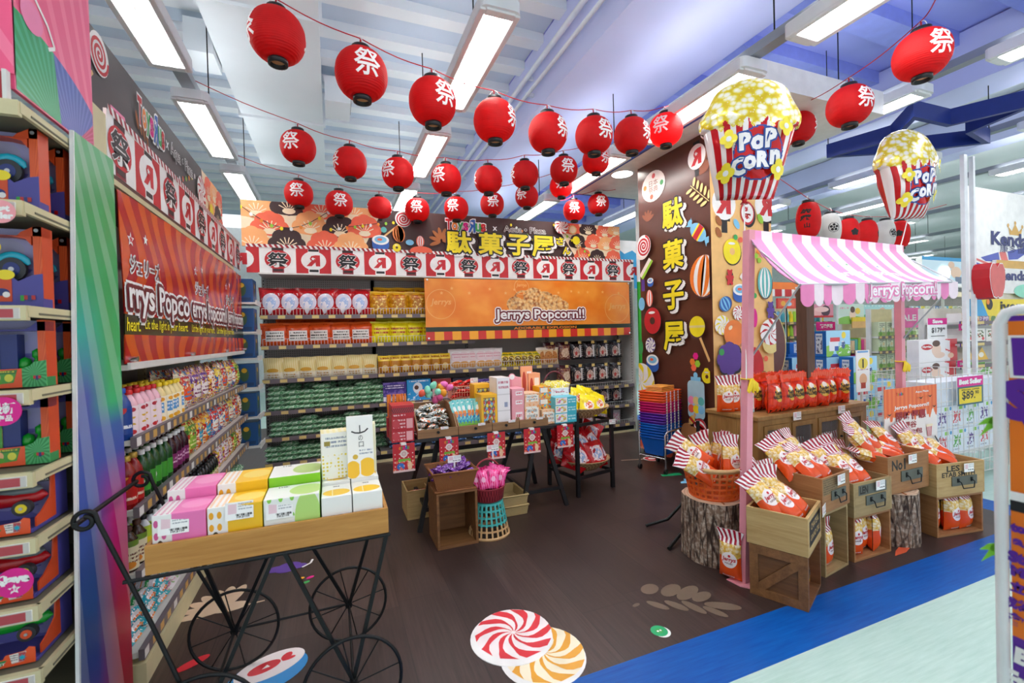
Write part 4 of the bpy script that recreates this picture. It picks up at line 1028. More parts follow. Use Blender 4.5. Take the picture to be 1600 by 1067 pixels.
t = NT('bottle_glass_dark'); t.fin(hexc('141417'), .12)
mat('cap_white', 'eeeeec', .4); mat('cap_red', 'd11a20', .4); mat('cap_yellow', 'f2cf16', .4); mat('cap_blue', '1f4fb4', .4); mat('cap_black', '17171a', .35); mat('cap_brown', '5a3322', .4); mat('cap_gold', 'cfae4c', .35, .3)
def bottle(key, body, label, cap, h=.2, r=.031, lab='bottle', neck=.35, l0=.12, l1=.62):
 root = thing('drink_bottle', '', 'bottle')
 pf = [(r*.82, 0), (r, .012), (r, h*l0)]
 mb = MB(); mb.lathe([(r*.82, 0), (r, .012), (r, h*.3), (r*.985, h*.55), (r, h*.62), (r*.9, h*.72), (r*.55, h*.83), (r*neck, h*.88), (r*neck, h*.93)], body, 14); mb.build('bottle_body', root)
 mb = MB(); mb.lathe([(r*1.012, h*l0), (r*1.012, h*l1)], label, 14, cap0=False, cap1=False); mb.build('wrapper', root)
 mb = MB(); mb.lathe([(r*neck*1.25, h*.9), (r*neck*1.3, h*.91), (r*neck*1.3, h*.985), (r*neck*1.1, h)], cap, 12); mb.build('cap', root)
 PROTO[key] = Proto(root, 'bottle')
mat('cola_blue', '14408f', .2); mat('milk_pink', 'f0b9c6', .25); mat('milk_yellow', 'f3dd9a', .25); mat('pop_green', '1c4a20', .12); mat('pop_purple', '33101f', .12); mat('pop_red', '8e1512', .15); mat('tea_brown', '3a2416', .15); mat('water_clear', 'c9ccd0', .1)
pr('l_cola', '14408f', [('dots', 2, .8, .36, 0, 1, .5, 1, 'c8202a'), ('txt', 1, 0, 1, .15, .4, 'e8ecf4')]); pr('l_pinkmilk', 'f6e3e8', [('dots', 4, 1, .3, 0, 1, .02, .3, 'c8242e'), ('dots', 4, 1, .28, 0, 1, .7, .98, 'b32a3a'), ('dots', 4, 1, .22, 0, 1, .36, .64, 'e0b030')])
pr('l_yellowmilk', 'fbf1d2', [('rect', .08, .42, .35, .75, '5a9ad2'), ('rect', .58, .92, .35, .75, '5a9ad2'), ('txt', 2, .1, .9, .4, .72, 'f4f8fc'), ('dots', 4, 1, .34, 0, 1, .02, .28, 'f0b020'), ('dots', 4, 1, .3, 0, 1, .8, 1, 'e8a020')])
pr('l_green', '3f9a2e', [('ell', .25, .5, .14, .3, 'e8eede'), ('ell', .75, .5, .14, .3, 'e8eede'), ('ell', .25, .5, .07, .16, 'c8242e'), ('ell', .75, .5, .07, .16, 'c8242e')]); pr('l_purple', '7c1f5e', [('txt', 2, 0, 1, .3, .8, 'e6b8d4'), ('ell', .5, .3, .1, .2, 'b04a9a')])
pr('l_red', 'b81a14', [('dots', 2, .7, .34, 0, 1, .5, 1, 'e89a1c'), ('txt', 1, 0, 1, .1, .3, 'f0d8c0')]); pr('l_tea', 'e6d9b4', [('txt', 3, 0, 1, .2, .6, '6a2a1a'), ('dots', 3, 1, .36, 0, 1, 0, .3, 'e08a1c'), ('rect', 0, 1, .8, 1, '6a8a2a')]); pr('l_yel', 'e6d423', [('txt', 2, 0, 1, .3, .8, '2a2a2a'), ('rect', 0, 1, 0, .12, '4a8a2a')])
pr('l_lime', 'b6cf3c', [('dots', 3, 1, .38, 0, 1, .1, .6, 'e6c81e'), ('rect', .1, .24, .4, .9, '2a62b8'), ('rect', .6, .74, .4, .9, '2a62b8')])
bottle('cola', 'cola_blue', 'l_cola', 'cap_blue', .23, .036); bottle('pinkmilk', 'milk_pink', 'l_pinkmilk', 'cap_red', .215, .034, l0=.03, l1=.66); bottle('yelmilk', 'milk_yellow', 'l_yellowmilk', 'cap_yellow', .215, .034, l0=.03, l1=.66)
bottle('green', 'pop_green', 'l_green', 'cap_white', .225, .034, l0=.14, l1=.5); bottle('purple', 'pop_purple', 'l_purple', 'cap_white', .225, .034, l0=.14, l1=.5); bottle('redpop', 'pop_red', 'l_red', 'cap_gold', .235, .036, l0=.1, l1=.62)
bottle('tea', 'tea_brown', 'l_tea', 'cap_brown', .2, .036, l0=.06, l1=.7); bottle('lime', 'water_clear', 'l_lime', 'cap_black', .19, .032, l0=.05, l1=.75); bottle('yel', 'bottle_glass_dark', 'l_yel', 'cap_black', .17, .026, l0=.05, l1=.6); bottle('syrup', 'bottle_glass_dark', 'l_tea', 'cap_black', .16, .027, l0=.05, l1=.45)
def brow(key, n, y0, y1, x, z, lab, group):
 P_ = PROTO[key]
 for i in range(n): P_.put(TR(x+random.uniform(-.004, .004), y0+(y1-y0)*(i+.5)/n, z, random.uniform(-.5, .5)), lab.replace('#', ORD[i]), group)
for q, nm in enumerate(('front', 'second', 'third')):
 x = -.875-.078*q
 if q < 2: brow('cola', 1, 2.46+.0, 2.53, x, LZ[1], f'blue cola bottle, {nm} one at the near end of the shelf', 'blue cola bottles')
 brow('pinkmilk', 5, 2.54, 2.92, x, LZ[1], f'pink milk drink bottle with red cap, # of the {nm} row from the near end', 'pink milk drink bottles')
 brow('yelmilk', 5, 2.93, 3.31, x, LZ[1], f'yellow milk drink bottle with yellow cap, # of the {nm} row from the near end', 'yellow milk drink bottles')
 brow('redpop', 2, 2.475, 2.63, x, LZ[2], f'red soft drink bottle with gold cap, # of the {nm} row from the near end', 'red soft drink bottles')
 brow('green', 5, 2.65, 3.04, x, LZ[2], f'green soft drink bottle with white cap, # of the {nm} row from the near end', 'green soft drink bottles')
 brow('purple', 4, 3.06, 3.36, x, LZ[2], f'purple soft drink bottle with white cap, # of the {nm} row', 'purple soft drink bottles')
 brow('tea', 2, 2.475, 2.64, x, LZ[3], f'brown tea bottle with fruit wrapper, # of the {nm} row on the third left shelf', 'brown tea bottles')
 brow('lime', 5, 2.65, 3.02, x, LZ[3], f'lime juice bottle with black cap, # of the {nm} row on the third left shelf', 'lime juice bottles')
 brow('yel', 5, 3.04, 3.34, x, LZ[3], f'small black bottle with yellow wrapper, # of the {nm} row', 'small bottles with yellow wrappers')
 brow('syrup', 11, 3.38, 4.12, x, LZ[3], f'small dark syrup bottle, # of the {nm} row on the third left shelf', 'dark syrup bottles')
def mixskin(name, base, cols, seed):
 L = [('blob', 6+i*1.3, .53+.01*i, 0, 1, 0, 1, c) for i, c in enumerate(cols)]
 L += [('txt', 2, .1, .9, .62, .84, cols[-1]), ('ell', .5, .4, .34, .18, cols[0]), ('txt', 2, .2, .8, .3, .48, cols[1]), ('txt', 3, .1, .9, .05, .25, cols[2])]
 return pr(name, base, L, .22)
for i, (base, cols) in enumerate((('d8b23c', ('e8e0d0', 'c8402a', '3a6aa8', 'f2dc5a')), ('b98a9c', ('f0e6e6', '7a2a5a', 'd8b048', '5a3a8a')), ('c9c2a0', ('e8562a', '3a8ac0', 'f4ead0', 'b0202a')), ('cfcf5a', ('8ab83a', 'f2ee9a', 'c03a2a', '3f7a2a')), ('d9842a', ('3aa0c8', 'f2e2c0', 'b8281c', 'f0c040')), ('7aa9c4', ('f0eee6', 'e0642a', '2a5a9a', 'd8303a')), ('c43a3a', ('f2e2d0', '7a1420', 'e8b04a', 'f4f0e8')), ('c86a8e', ('f4e0ea', '8a2a5a', 'e8c04a', 'fafafa')))):
 mixskin(f'p_mix_{"abcdefgh"[i]}', base, cols, i); bag_proto(f'mix{i}', 'snack_bag', 'snack', .2, .26, .1, f'p_mix_{"abcdefgh"[i]}', 20+i)
NMC = ['gold and white', 'mauve', 'beige and orange', 'yellow green', 'orange and blue', 'pale blue and orange', 'red and cream', 'pink and magenta']
def leftbags(kinds, y0, z, shelf, tiers=1, dx=0.0, y_step=.205):
 for i, k in enumerate(kinds):
  for t_ in range(tiers):
   for q in range(2):
    PROTO[f'mix{k}'].put(TR(-.90-.12*q+dx, y0+y_step*i+random.uniform(-.01, .01), z+t_*.16, R(90)+random.uniform(-.1, .1), random.uniform(-.05, .05)),
     f'{NMC[k]} snack bag, {ORD[i]} column {"lower" if t_ == 0 and tiers > 1 else ("upper" if tiers > 1 else "single")} {"front" if q == 0 else "rear"} on the {shelf}', 'snack bags on the left wall')
leftbags([2, 1, 1, 6, 0, 2, 0, 5, 3], 3.43, LZ[1], 'upper left shelf', 1)
leftbags([3, 4, 4, 5, 5, 2, 0, 2, 6], 3.47, LZ[2], 'second left shelf', 1)
leftbags([7, 7, 6, 3, 6], 4.22, LZ[3], 'third left shelf', 1)
pr('p_rainbow', 'c9ccd0', [('str', .001, 5, .18, 0, 1, 'd84a3a'), ('str', .001, 5, .1, 0, 1, 'e89a3a'), ('blob', 3, .5, 0, 1, 0, .25, '3aa6b4'), ('rect', 0, 1, .4, .52, '3aa05a'), ('rect', 0, 1, .12, .2, '2a9ab0'), ('blob', 12, .6, 0, 1, 0, 1, 'eef0f2')], .15)
RB = Proto(pack(.16, .14, .055, 'p_rainbow', 5).build('candy_pack'), 'snack'); CP = Proto(pack(.17, .15, .05, 'p_clear_pink', 6).build('candy_pack'), 'snack')
for i in range(9):
 for j in range(3):
  (RB if i < 3 else CP).put(TR(-.93, 2.56+.17*i, LZ[4]+.05*j, R(90)+random.uniform(-.1, .1)), f'{"rainbow striped" if i < 3 else "clear"} sweets pack, {ORD[j]} from below in {ORD[i]} lowest left pile', 'sweets packs on the lowest left shelf')
for i in range(5):
 for j in range(3): PG.put(TR(-.92, 4.25+.2*i, LZ[4]+.057*j, R(90)+random.uniform(-.1, .1)), f'green snack pack, {ORD[j]} from below in {ORD[i]} far-end pile of the lowest left shelf', 'green snack packs')

# ------------------------------------------------------------------ corner rack with blue boxes
mat('rack_blue', '0f4f8c', .4); pr('p_bluecase', '0e4c86', [('ell', .5, .55, .2, .3, '3a5a3a'), ('ell', .5, .72, .12, .1, 'd8a82a'), ('rect', .1, .9, .06, .2, '123a66')])
ck = thing('corner_rack', 'narrow white wire rack of blue boxes in the rear left corner', 'rack', (-.8, 5.42, 0))
L = T(.8, -5.42, 0)
mb = MB(); mb.box(-.99, 5.29, .05, -.97, 5.55, 2.2, 'shelf_grey'); mb.build('back_panel', ck, 0, L)
RZ = [.45, .75, 1.05, 1.35, 1.62, 1.92]
for z in RZ:
 mb = MB(); mb.box(-.99, 5.27, z-.02, -.72, 5.57, z, 'shelf_white'); mb.box(-.722, 5.265, z-.03, -.712, 5.575, z+.02, 'shelf_white'); mb.build('shelf', ck, 0, L)
for i, z in enumerate(RZ):
 mb = MB(); mb.box(-.95, 5.3, z+.001, -.745, 5.53, z+.24, 'rack_blue', front='p_bluecase', side='p_bluecase')
 tag(mb.build('blue_box', bevel=.004), f'blue toy carton on the corner rack, {ORD[i]} from below', 'box', 'blue boxes on the corner rack')

# ------------------------------------------------------------------ toy shelves at the end of the left aisle
EZ = [2.245, 1.947, 1.633, 1.379, 1.13, .93, .726, .529, .33]
pr('p_ticket', 'c7c3bd', [('rect', 0, .52, .08, .92, 'e9e6e0'), ('rect', .54, .96, .08, .92, 'b2444c'), ('txt', 3, .02, .5, .2, .85, '6a6a6a')]); pr('p_ticket_red', 'c7c3bd', [('rect', 0, .96, .1, .9, 'b2444c')])
et = thing('toy_shelving', 'beige end-of-aisle toy shelving at the left edge', 'shelving', (-1.3, 2.1, 0))
L = T(1.3, -2.1, 0)
mb = MB(); mb.box(-1.8, 2.33, 0, -.86, 2.36, 2.3, 'olive_grey'); mb.build('back_panel', et, 0, L)
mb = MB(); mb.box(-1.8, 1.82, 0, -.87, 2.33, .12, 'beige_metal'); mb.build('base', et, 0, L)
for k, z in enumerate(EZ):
 mb = MB(); mb.box(-1.8, 1.82, z-.03, -.862, 2.33, z-.004, 'olive_grey'); mb.box(-.862, 1.81, z-.034, -.85, 2.32, z, 'beige_metal'); mb.box(-.85, 1.86, z-.026, -.848, 2.28, z-.02, 'olive_grey'); s = mb.build('shelf', et, 0, L)
 mb = MB(); mb.box(-1.8, 1.80, z-.045, -.852, 1.82, z, 'beige_metal'); mb.build('shelf_lip', s)
 if k: mb = MB(); mb.box(-1.2, 1.795, z-.04, -.865, 1.8, z-.008, 'white', front='p_ticket' if k > 4 else 'p_ticket_red'); mb.build('price_strip', s)
# boxed toys
mat('toy_card_orange', 'd24a1e', .4); mat('toy_card_purple', '4a4796', .4); mat('toy_card_green', '2b8a4a', .4); mat('toy_teal', '1aa8c4', .25); mat('toy_navy', '142c74', .3); mat('toy_red', 'b0141c', .22); mat('toy_glass', '6a7478', .08); mat('toy_green', '159a2c', .25); mat('toy_blue_glass', '1c62d8', .08); mat('toy_yellow', 'f0dc20', .3); mat('toy_tyre', '2f3338', .5); mat('toy_orange', 'e8582a', .35)
pr('p_night', '7a7bc4', [('grad', .3, .8, -.1, 'b0b2dc'), ('blob', 3, .55, 0, 1, 0, .5, '6465b4'), ('ell', .62, .74, .16, .13, 'a4a8cc')]); pr('p_rays_orange', 'cf4a1e', [('ray', .2, .1, 22, .5, 'dd5e28')]); pr('p_rays_green', '2b8a4a', [('ray', .5, .5, 20, .5, '4fae6a')])
pr('p_scene', '4c9a3c', [('rect', 0, 1, .72, 1, '3a7a3a'), ('ell', .3, .5, .16, .3, 'e8b07a'), ('ell', .3, .2, .2, .2, '5aa02a'), ('ell', .72, .45, .14, .26, 'd8d84a'), ('txt', 1, .1, .9, .78, .95, 'e8d83a')])
def wheel(mb, x, y, z, r, w, hub):
 mb.cyl((x, y-w/2, z), (x, y+w/2, z), r, m='toy_tyre', n=16); mb.cyl((x, y-w/2-.002, z), (x, y-w/2, z), r*.6, m=hub, n=14); mb.cyl((x, y-w/2-.004, z), (x, y-w/2-.002, z), r*.2, m='steel', n=10)
def toy_bike(root):
 mb = MB()
 wheel(mb, -.075, 0, .045, .045, .03, 'toy_teal'); wheel(mb, .02, 0, .045, .042, .03, 'toy_navy')
 mb.tube([(-.075, 0, .045), (-.06, 0, .075), (-.02, 0, .06), (.02, 0, .045)], [.01, .014, .016, .01], 'toy_navy', 8); mb.build('vehicle_chassis', root, 0, T(-.02, .055, .03))
 mb = MB()
 for cx, r in ((-.075, .055), (.02, .052)): mb.tube([(cx+r*math.cos(q), 0, .045+r*math.sin(q)) for q in [R(20+140*i/8) for i in range(9)]], [.006]+[.013]*7+[.004], 'toy_teal', 8)
 mb.build('mudguards', root, 0, T(-.02, .055, .03))
def toy_car(root, body, glass, hub, fins):
 mb = MB(); mb.lathe([(.001, -.12), (.018, -.112), (.034, -.07), (.04, -.01), (.036, .05), (.022, .09), (.001, .105)], body, 14, TR(-.015, .07, .055, 0, 0, R(90)), sx=.75, sy=1.0)
 if fins:
  for dz, yy in ((.0, -.02), (.012, .0), (.03, .02)): mb.prism([(-.09, .03+dz), (-.2, .025+dz*1.6), (-.185, .036+dz*1.6), (-.1, .06+dz)], frY(0, .07+yy, 0), 0, .012, body)
 else: mb.prism([(-.06, .05), (-.19, .075), (-.15, .05), (-.1, .03)], frY(0, .05, 0), 0, .012, body)
 mb.build('vehicle_body', root)
 mb = MB(); mb.lathe([(.001, -.06), (.02, -.05), (.03, 0), (.022, .045), (.001, .06)], glass, 14, TR(.02, .065, .078, 0, 0, R(90)), sx=.6, sy=1.0); mb.build('canopy', root)
 for x in (-.085, .045): mb = MB(); wheel(mb, x, .03, .03, .024, .02, hub); mb.build('wheel', root)
def toybox(kind, w, h, d):
 r = thing('boxed_toy', '', 'toy')
 x1 = .0; x0 = -w
 if kind in ('bike',):
  mb = MB(); mb.box(x0, .05, 0, x1, d, h, 'toy_card_orange', front='p_night', top='p_rays_orange')
  mb.box(x0, 0, 0, x1, .05, .03, 'toy_card_purple'); mb.box(x1-.022, 0, .03, x1, .05, h, 'toy_card_orange', front='p_rays_orange'); mb.prism([(x1-.09, h-.03), (x1-.026, h-.03), (x1-.026, h-.06), (x1-.04, h-.04)], frY(0, 0, 0), -.05, 0, 'toy_card_orange')
  mb.prism([(x0, h-.03), (x1-.06, h-.03), (x1-.05, h-.018), (x1-.02, h), (x1, h), (x1, h-.03), (x1, h-.031), (x0, h-.031)], frY(0, 0, 0), -.05, 0, 'toy_card_orange'); mb.cyl((x1-.013, -.001, h-.012), (x1-.013, .001, h-.012), .006, m='steel', n=10)
  mb.prism([(x0, .0), (x1, .0), (x1, .11), (x1-.025, .105), (x1-.06, .085), (x1-.075, .1), (x0, .1)], frY(0, 0, 0), 0, .003, 'toy_card_purple')
  mb.prism([(x0, .02), (x1-.075, .02), (x1-.075, .1), (x0, .095)], frY(0, 0, 0), .003, .005, 'toy_card_orange'); a = Art(mb, frY(0, -.005, 0), None, .0005)
  a.p(ell(x1-.1, .05, .02, .012), 'toy_navy'); a.p(ell(x1-.088, .042, .009), 'white'); a.p(ell(x1-.088, .105, .022, .016), 'toy_yellow'); a.p(ell(x1-.12, h-.07, .024), 'toy_yellow'); a.up(); a.p(ell(x1-.122, h-.07, .016, .01), 'toy_navy'); a.k = 1
  for i, m in enumerate(('toy_green', 'toy_red', 'toy_navy', 'toy_red')): a.p(rect(x1-.055+.009*i, .022+.004*(i % 2), x1-.045+.009*i, .04), m)
  mb.build('card_box', r); toy_bike(r)
  for o in r.children:
   if o.name.startswith(('vehicle', 'mudg')): o.location, o.scale = (x1-.1, .02, .085), (.85, .45, .9)
 elif kind == 'case':
  mb = MB(); mb.box(x0, .05, 0, x1, d, h, 'toy_card_orange', front='p_night'); mb.box(x0, 0, 0, x1, .05, .03, 'toy_card_green'); mb.box(x1-.02, 0, .03, x1, .05, h, 'toy_card_orange', front='p_rays_orange')
  mb.prism([(x0, h-.03), (x1-.05, h-.03), (x1-.035, h-.02), (x1-.02, h-.005), (x1, h-.005), (x1, h-.035), (x0, h-.035)], frY(0, 0, 0), -.05, 0, 'toy_card_purple')
  mb.prism([(x1-.06, 0), (x1, 0), (x1, .085), (x1-.03, .08), (x1-.04, .068), (x1-.06, .06)], frY(0, 0, 0), 0, .003, 'p_rays_green'); mb.prism([(x0, 0), (x1-.06, 0), (x1-.06, .06), (x0, .055)], frY(0, 0, 0), 0, .004, 'toy_orange')
  a = Art(mb, frY(0, -.004, 0), None, .0005); a.p([(x1-.135, .01), (x1-.08, .016), (x1-.07, .057), (x1-.145, .052)], 'p_scene')
  for i, m in enumerate(('toy_green', 'toy_red', 'toy_navy', 'toy_red')): a.p(rect(x1-.038+.006*i, .022+.004*(i % 2), x1-.031+.006*i, .036), m)
  mb.build('card_box', r)
  mb = MB(); mb.box(x0+.02, .01, .03, x1-.075, .049, h-.045, 'toy_navy', front='toy_navy'); mb.box(x0+.02, .006, .04, x1-.118, .01, h-.06, 'p_scene'); mb.build('toy_case', r)
  mb = MB(); mb.lathe([(.001, 0), (.014, .004), (.018, .02), (.014, .038), (.001, .046)], 'toy_green', 12, T(x1-.066, .03, .05)); mb.build('toy_shell', r)
  mb = MB(); mb.lathe([(.008, 0), (.01, .02), (.006, .035), (.012, .04), (.012, .06), (.001, .068)], 'toy_green', 12, T(x1-.036, .03, .055)); mb.build('toy_piece', r)
 else:
  mb = MB(); mb.box(x0, .13, 0, x1, d, h, 'toy_card_purple', front='p_night'); mb.box(x0, 0, 0, x1, .13, .012, 'toy_card_purple'); mb.prism([(.02, .012), (.13, .012), (.13, h), (.11, h), (.1, h*.5), (.05, .05), (.02, .04)], frX(x1, 0, 0), -.004, 0, 'toy_card_orange')
  mb.prism([(x0, 0), (x1-.005, 0), (x1-.005, .045), (x1-.02, .05), (x1-.03, .04), (x1-.075, .036), (x1-.08, .025), (x0, .02)], frY(0, 0, 0), 0, .003, 'toy_orange')
  a = Art(mb, frY(0, -.003, 0), None, .0005); a.p([(x0, 0), (x1-.09, 0), (x1-.07, .022), (x0, .02)], 'toy_card_green'); a.p([(x1-.06, .008), (x1-.03, .01), (x1-.025, .04), (x1-.065, .036)], 'p_ticket'); a.up(); a.p(star(x1-.035, .022, .011, n=8), 'toy_teal'); a.text('PLAYSET', x1-.1, .012, .007, .05, 'white', .02)
  a2 = Art(mb, frY(0, .13, 0), None, .0008); a2.p(rect(x1-.045, h-.035, x1-.012, h-.012), 'black'); a2.up(); a2.text('TRY ME', x1-.028, h-.018, .006, .024, 'toy_yellow', .02); a2.text('PULSA', x1-.028, h-.029, .006, .024, 'white', .02)
  mb.build('card_box', r)
  if kind == 'redcar': toy_car(r, 'toy_red', 'toy_glass', 'toy_yellow', False)
  else: toy_car(r, 'toy_green', 'toy_blue_glass', 'toy_orange', True)
  for o in r.children:
   if not o.name.startswith('card'): o.matrix_local = T(x1-.095, .03, .035)
 return Proto(r, 'toy')
TK = {'bike': toybox('bike', .3, .262, .06), 'case': toybox('case', .3, .215, .06), 'redcar': toybox('redcar', .3, .162, .2), 'greencar': toybox('greencar', .3, .162, .2)}
SHW = ['', 'top', 'second', 'third', 'fourth', 'fifth', 'sixth', 'seventh']
for k, kd, what in ((1, 'bike', 'boxed toy motorbike with teal mudguards'), (2, 'bike', 'boxed toy motorbike with teal mudguards'), (3, 'case', 'boxed blue toy case with green pieces'), (4, 'case', 'boxed blue toy case with green pieces'), (5, 'redcar', 'boxed red toy racer with grey canopy'), (6, 'redcar', 'boxed red toy racer with grey canopy'), (7, 'greencar', 'boxed green toy racer with blue canopy')):
 y = 1.93 if k < 5 else 1.86
 TK[kd].put(TR(-.868 if k < 5 else -.885, y, EZ[k]+.001), f'{what} at the front of the {SHW[k]} toy shelf', 'boxed toys')
 if k in (1, 2): TK[kd].put(TR(-.872, y+.16, EZ[k]+.001), f'{what}, second one back on the {SHW[k]} toy shelf', 'boxed toys')
 if k in (3, 4): TK[kd].put(TR(-.872, y+.16, EZ[k]+.001), f'{what}, second one back on the {SHW[k]} toy shelf', 'boxed toys')
# round shelf signs
def roundsign(px, py, r, m, fn, label):
 p = gy(px, py, 1.785); mb = MB(); mb.cyl((p.x, 1.785, p.z), (p.x, 1.788, p.z), r, m=m, n=32)
 mb.box(p.x-.012, 1.788, p.z-.01, p.x+.012, 1.797, p.z+.01, 'board_white')
 fn(Art(mb, frY(p.x, 1.785, p.z), None, .0005), r); tag(mb.build('promo_sign'), label, 'sign')
mat('promo_pink', 'f2a0a6', .4)
def s1(a, r): a.text('Best', 0, r*.3, r*.5, r*1.2, 'white', .06); a.text('Seller', 0, -r*.35, r*.5, r*1.6, 'white', .06)
def s2(a, r): a.text('最新', 0, r*.22, r*.72, r*1.35, 'white', .04); a.text('產品', .1*r, -r*.48, r*.42, r*.8, 'white', .03)
def s3(a, r): a.text('$ave', 0, r*.25, r*.62, r*1.5, 'white', .08); a.p(star(0, -r*.42, r*.36), 'white'); a.up(); a.text('最 抵', 0, -r*.42, r*.2, r*.36, 'magenta', .04)
roundsign(0, 330, .034, 'promo_pink', s1, 'round pink best seller sign clipped to a toy shelf'); roundsign(4, 643, .042, 'magenta', s2, 'round magenta sign with two lines of white characters on a toy shelf'); roundsign(22, 911, .043, 'magenta', s3, 'round magenta save sign with a white star on a toy shelf')
# pink header over the toy shelves
pr('p_pinkhead', 'ef5a86', [('ray', 1.5, -.6, 60, .35, 'f7799c'), ('grad', -.4, .9, -.2, 'f46aa8')], .3); mat('p_fan_green', '0f9a5a', .35); mat('p_fan_blue', '3a55a8', .35); mat('p_fan_magenta', 'b82a5c', .35)
pr('p_fan_g', '0f9a58', [('ray', .9, -.1, 46, .45, '3aae7c')], .3); pr('p_fan_b', '3f58aa', [('ray', .5, -.3, 60, .4, '6272bc')], .3); pr('p_fan_m', 'bb2c5e', [('ray', .0, -.1, 46, .4, 'cc5080')], .3)
th = thing('toy_header', 'tall pink printed header with a green blue and magenta fan over the toy shelves', 'sign', (-.9, 2.1, 2.25)); L = T(.9, -2.1, -2.25)
mb = MB(); fr = frX(-.872, 0, 0); mb.prism(rect(1.835, 2.29, 2.325, 3.6), fr, -.012, 0, 'p_pinkhead'); a = Art(mb, fr, (1.84, 2.295, 2.32, 3.6), .0008)
def arc(t): return (1.84+.62*math.sin(t), 2.545-.26*(1-math.cos(t))*1.15)
c0 = (2.10, 2.2); A_ = [arc(R(90*i/18)) for i in range(19)]
a.p([c0, (1.84, 2.2), (1.84, 2.545)]+A_[:5], 'p_fan_g'); a.p([c0]+A_[4:12], 'p_fan_b'); a.p([c0]+A_[11:]+[(2.46, 2.2)], 'p_fan_m'); a.up()
a.wire([(1.93, 2.66), (2.02, 2.6), (2.06, 2.545), (2.02, 2.52)], .012, 'board_white'); a.p(ell(1.93, 2.57, .06, .05), 'pink')
mb.build('side_board', th, 0, L)
mb = MB(); fr = frY(0, 1.83, 0); mb.prism(rect(-1.8, 2.335, -.872, 3.6), fr, -.012, 0, 'p_pinkhead'); a = Art(mb, fr, None); a.p(rrect(-.96, 2.37, -.915, 2.425, .012), 'print_blue'); mb.build('front_board', th, 0, L)
mb = MB(); mb.box(-1.8, 1.812, 2.245, -.885, 1.822, 2.33, 'deep_red'); mb.box(-.888, 1.806, 2.24, -.878, 1.826, 2.335, 'shelf_white'); mb.build('title_strip', th, 0, L)

# ------------------------------------------------------------------ tall printed panel
t = NT('p_tall_panel'); uvv, u, v = t.uv()
f = t.ma('ADD', v, t.ma('MULTIPLY', t.ma('SUBTRACT', u, .5), -.18))
def ramp(stops, x):
 k = t.n('ShaderNodeValToRGB'); t.lk(x, k.inputs[0]); e = k.color_ramp.elements
 while len(e) < len(stops): e.new(.5)
 for q, (pos, col) in zip(e, stops): q.position = pos; q.color = hexc(col)
 return k.outputs[0]
left = ramp([(0.0, '5a1f66'), (.1, '2f3a94'), (.24, '0f58a4'), (.4, '4a64b8'), (.58, '4f5cae'), (.68, '1fb0a4'), (.78, '20a868'), (1, '2f9a54')], v)
right = ramp([(0.0, '9c0f26'), (.2, 'c4264a'), (.36, 'e0148c'), (.47, '4a5cb8'), (.52, '4468b4'), (.56, '3cc07a'), (.75, '16a85a'), (1, '22a05a')], v)
c = t.mix(t.rnd(.35, .75, u), left, right)
ang = t.ma('ARCTAN2', t.ma('SUBTRACT', v, 1.3), t.ma('SUBTRACT', t.ma('MULTIPLY', u, .25), -.1)); w = t.ma('GREATER_THAN', t.ma('FRACT', t.ma('MULTIPLY', ang, 9.0)), .55)
c = t.mix(t.ma('MULTIPLY', w, .16), c, hexc('e8f4f0')); t.fin(c, .3)
mat('foam_edge', 'f0f2f2', .5)
mb = MB(); fr = frX(-.846, 0, 0); P4 = [(1.955, .005), (2.392, .005), (2.392, 2.285), (2.073, 2.275)]
mb.prism(P4, fr, 0, .011, 'p_tall_panel', 'foam_edge'); mb.flat([(1.955, .005), (1.963, .005), (2.08, 2.275), (2.073, 2.275)], fr, .0117, 'foam_edge'); mb.box(-.875, 2.34, 0, -.846, 2.36, .4, 'foam_edge')
tag(mb.build('printed_panel'), 'tall narrow printed panel of green blue and magenta rays beside the toy shelves', 'sign')

# ------------------------------------------------------------------ wooden cart of boxed treats
woodmat('cart_wood', 'ad7430', 'cc964c', 1.2, 0, .5); woodmat('crate_brown', '8a5c34', 'b08050', 1.0, 0, .6); woodmat('crate_dark', '6b4525', '8f6338', 1.0, 0, .6); woodmat('crate_pale', 'a98850', 'cdb07a', 1.0, 0, .6, True); woodmat('crate_grey', '8d7850', 'b59c6c', .9, 0, .65)
for nm, a_, b_ in (('crate_brown', '8a5c34', 'b08050'), ('crate_dark', '5e3c20', '815730'), ('crate_pale', 'a98850', 'cdb07a'), ('crate_grey', '8d7850', 'b59c6c')): woodmat(nm+'_y', a_, b_, 1.0, 1, .6)
woodmat('cabinet_wood', '87602f', 'a9824a', .9, 2, .5, False); woodmat('post_brown', '4a3226', '6b4c3a', 1.0, 2, .5, False)
cart = thing('display_cart', 'black iron cart with a shallow wooden tray and spoked wheels in front', 'cart', (-.21, 2.1, 0)); CL = T(.21, -2.1, 0)
TX0, TX1, TY0, TY1, TZ0, TZ1 = -.615, .187, 1.885, 2.275, .722, .822
def bc(mb, nm, par=cart, bev=0): return mb.build(nm, par, bev, CL if par is cart else None)
mb = MB(); mb.box(TX0, TY0, TZ0, TX1, TY0+.014, TZ1, 'cart_wood'); bc(mb, 'tray_board', bev=.002)
mb = MB(); mb.box(TX0, TY1-.014, TZ0, TX1, TY1, TZ1, 'cart_wood'); bc(mb, 'tray_board', bev=.002)
for x in (TX0, TX1-.014): mb = MB(); mb.box(x, TY0+.015, TZ0, x+.014, TY1-.015, TZ1, 'cart_wood'); bc(mb, 'tray_board', bev=.002)
mb = MB(); mb.box(TX0+.015, TY0+.015, TZ0+.002, TX1-.015, TY1-.015, TZ0+.012, 'cart_wood'); bc(mb, 'tray_floor')
mb = MB(); zf = TZ0-.008
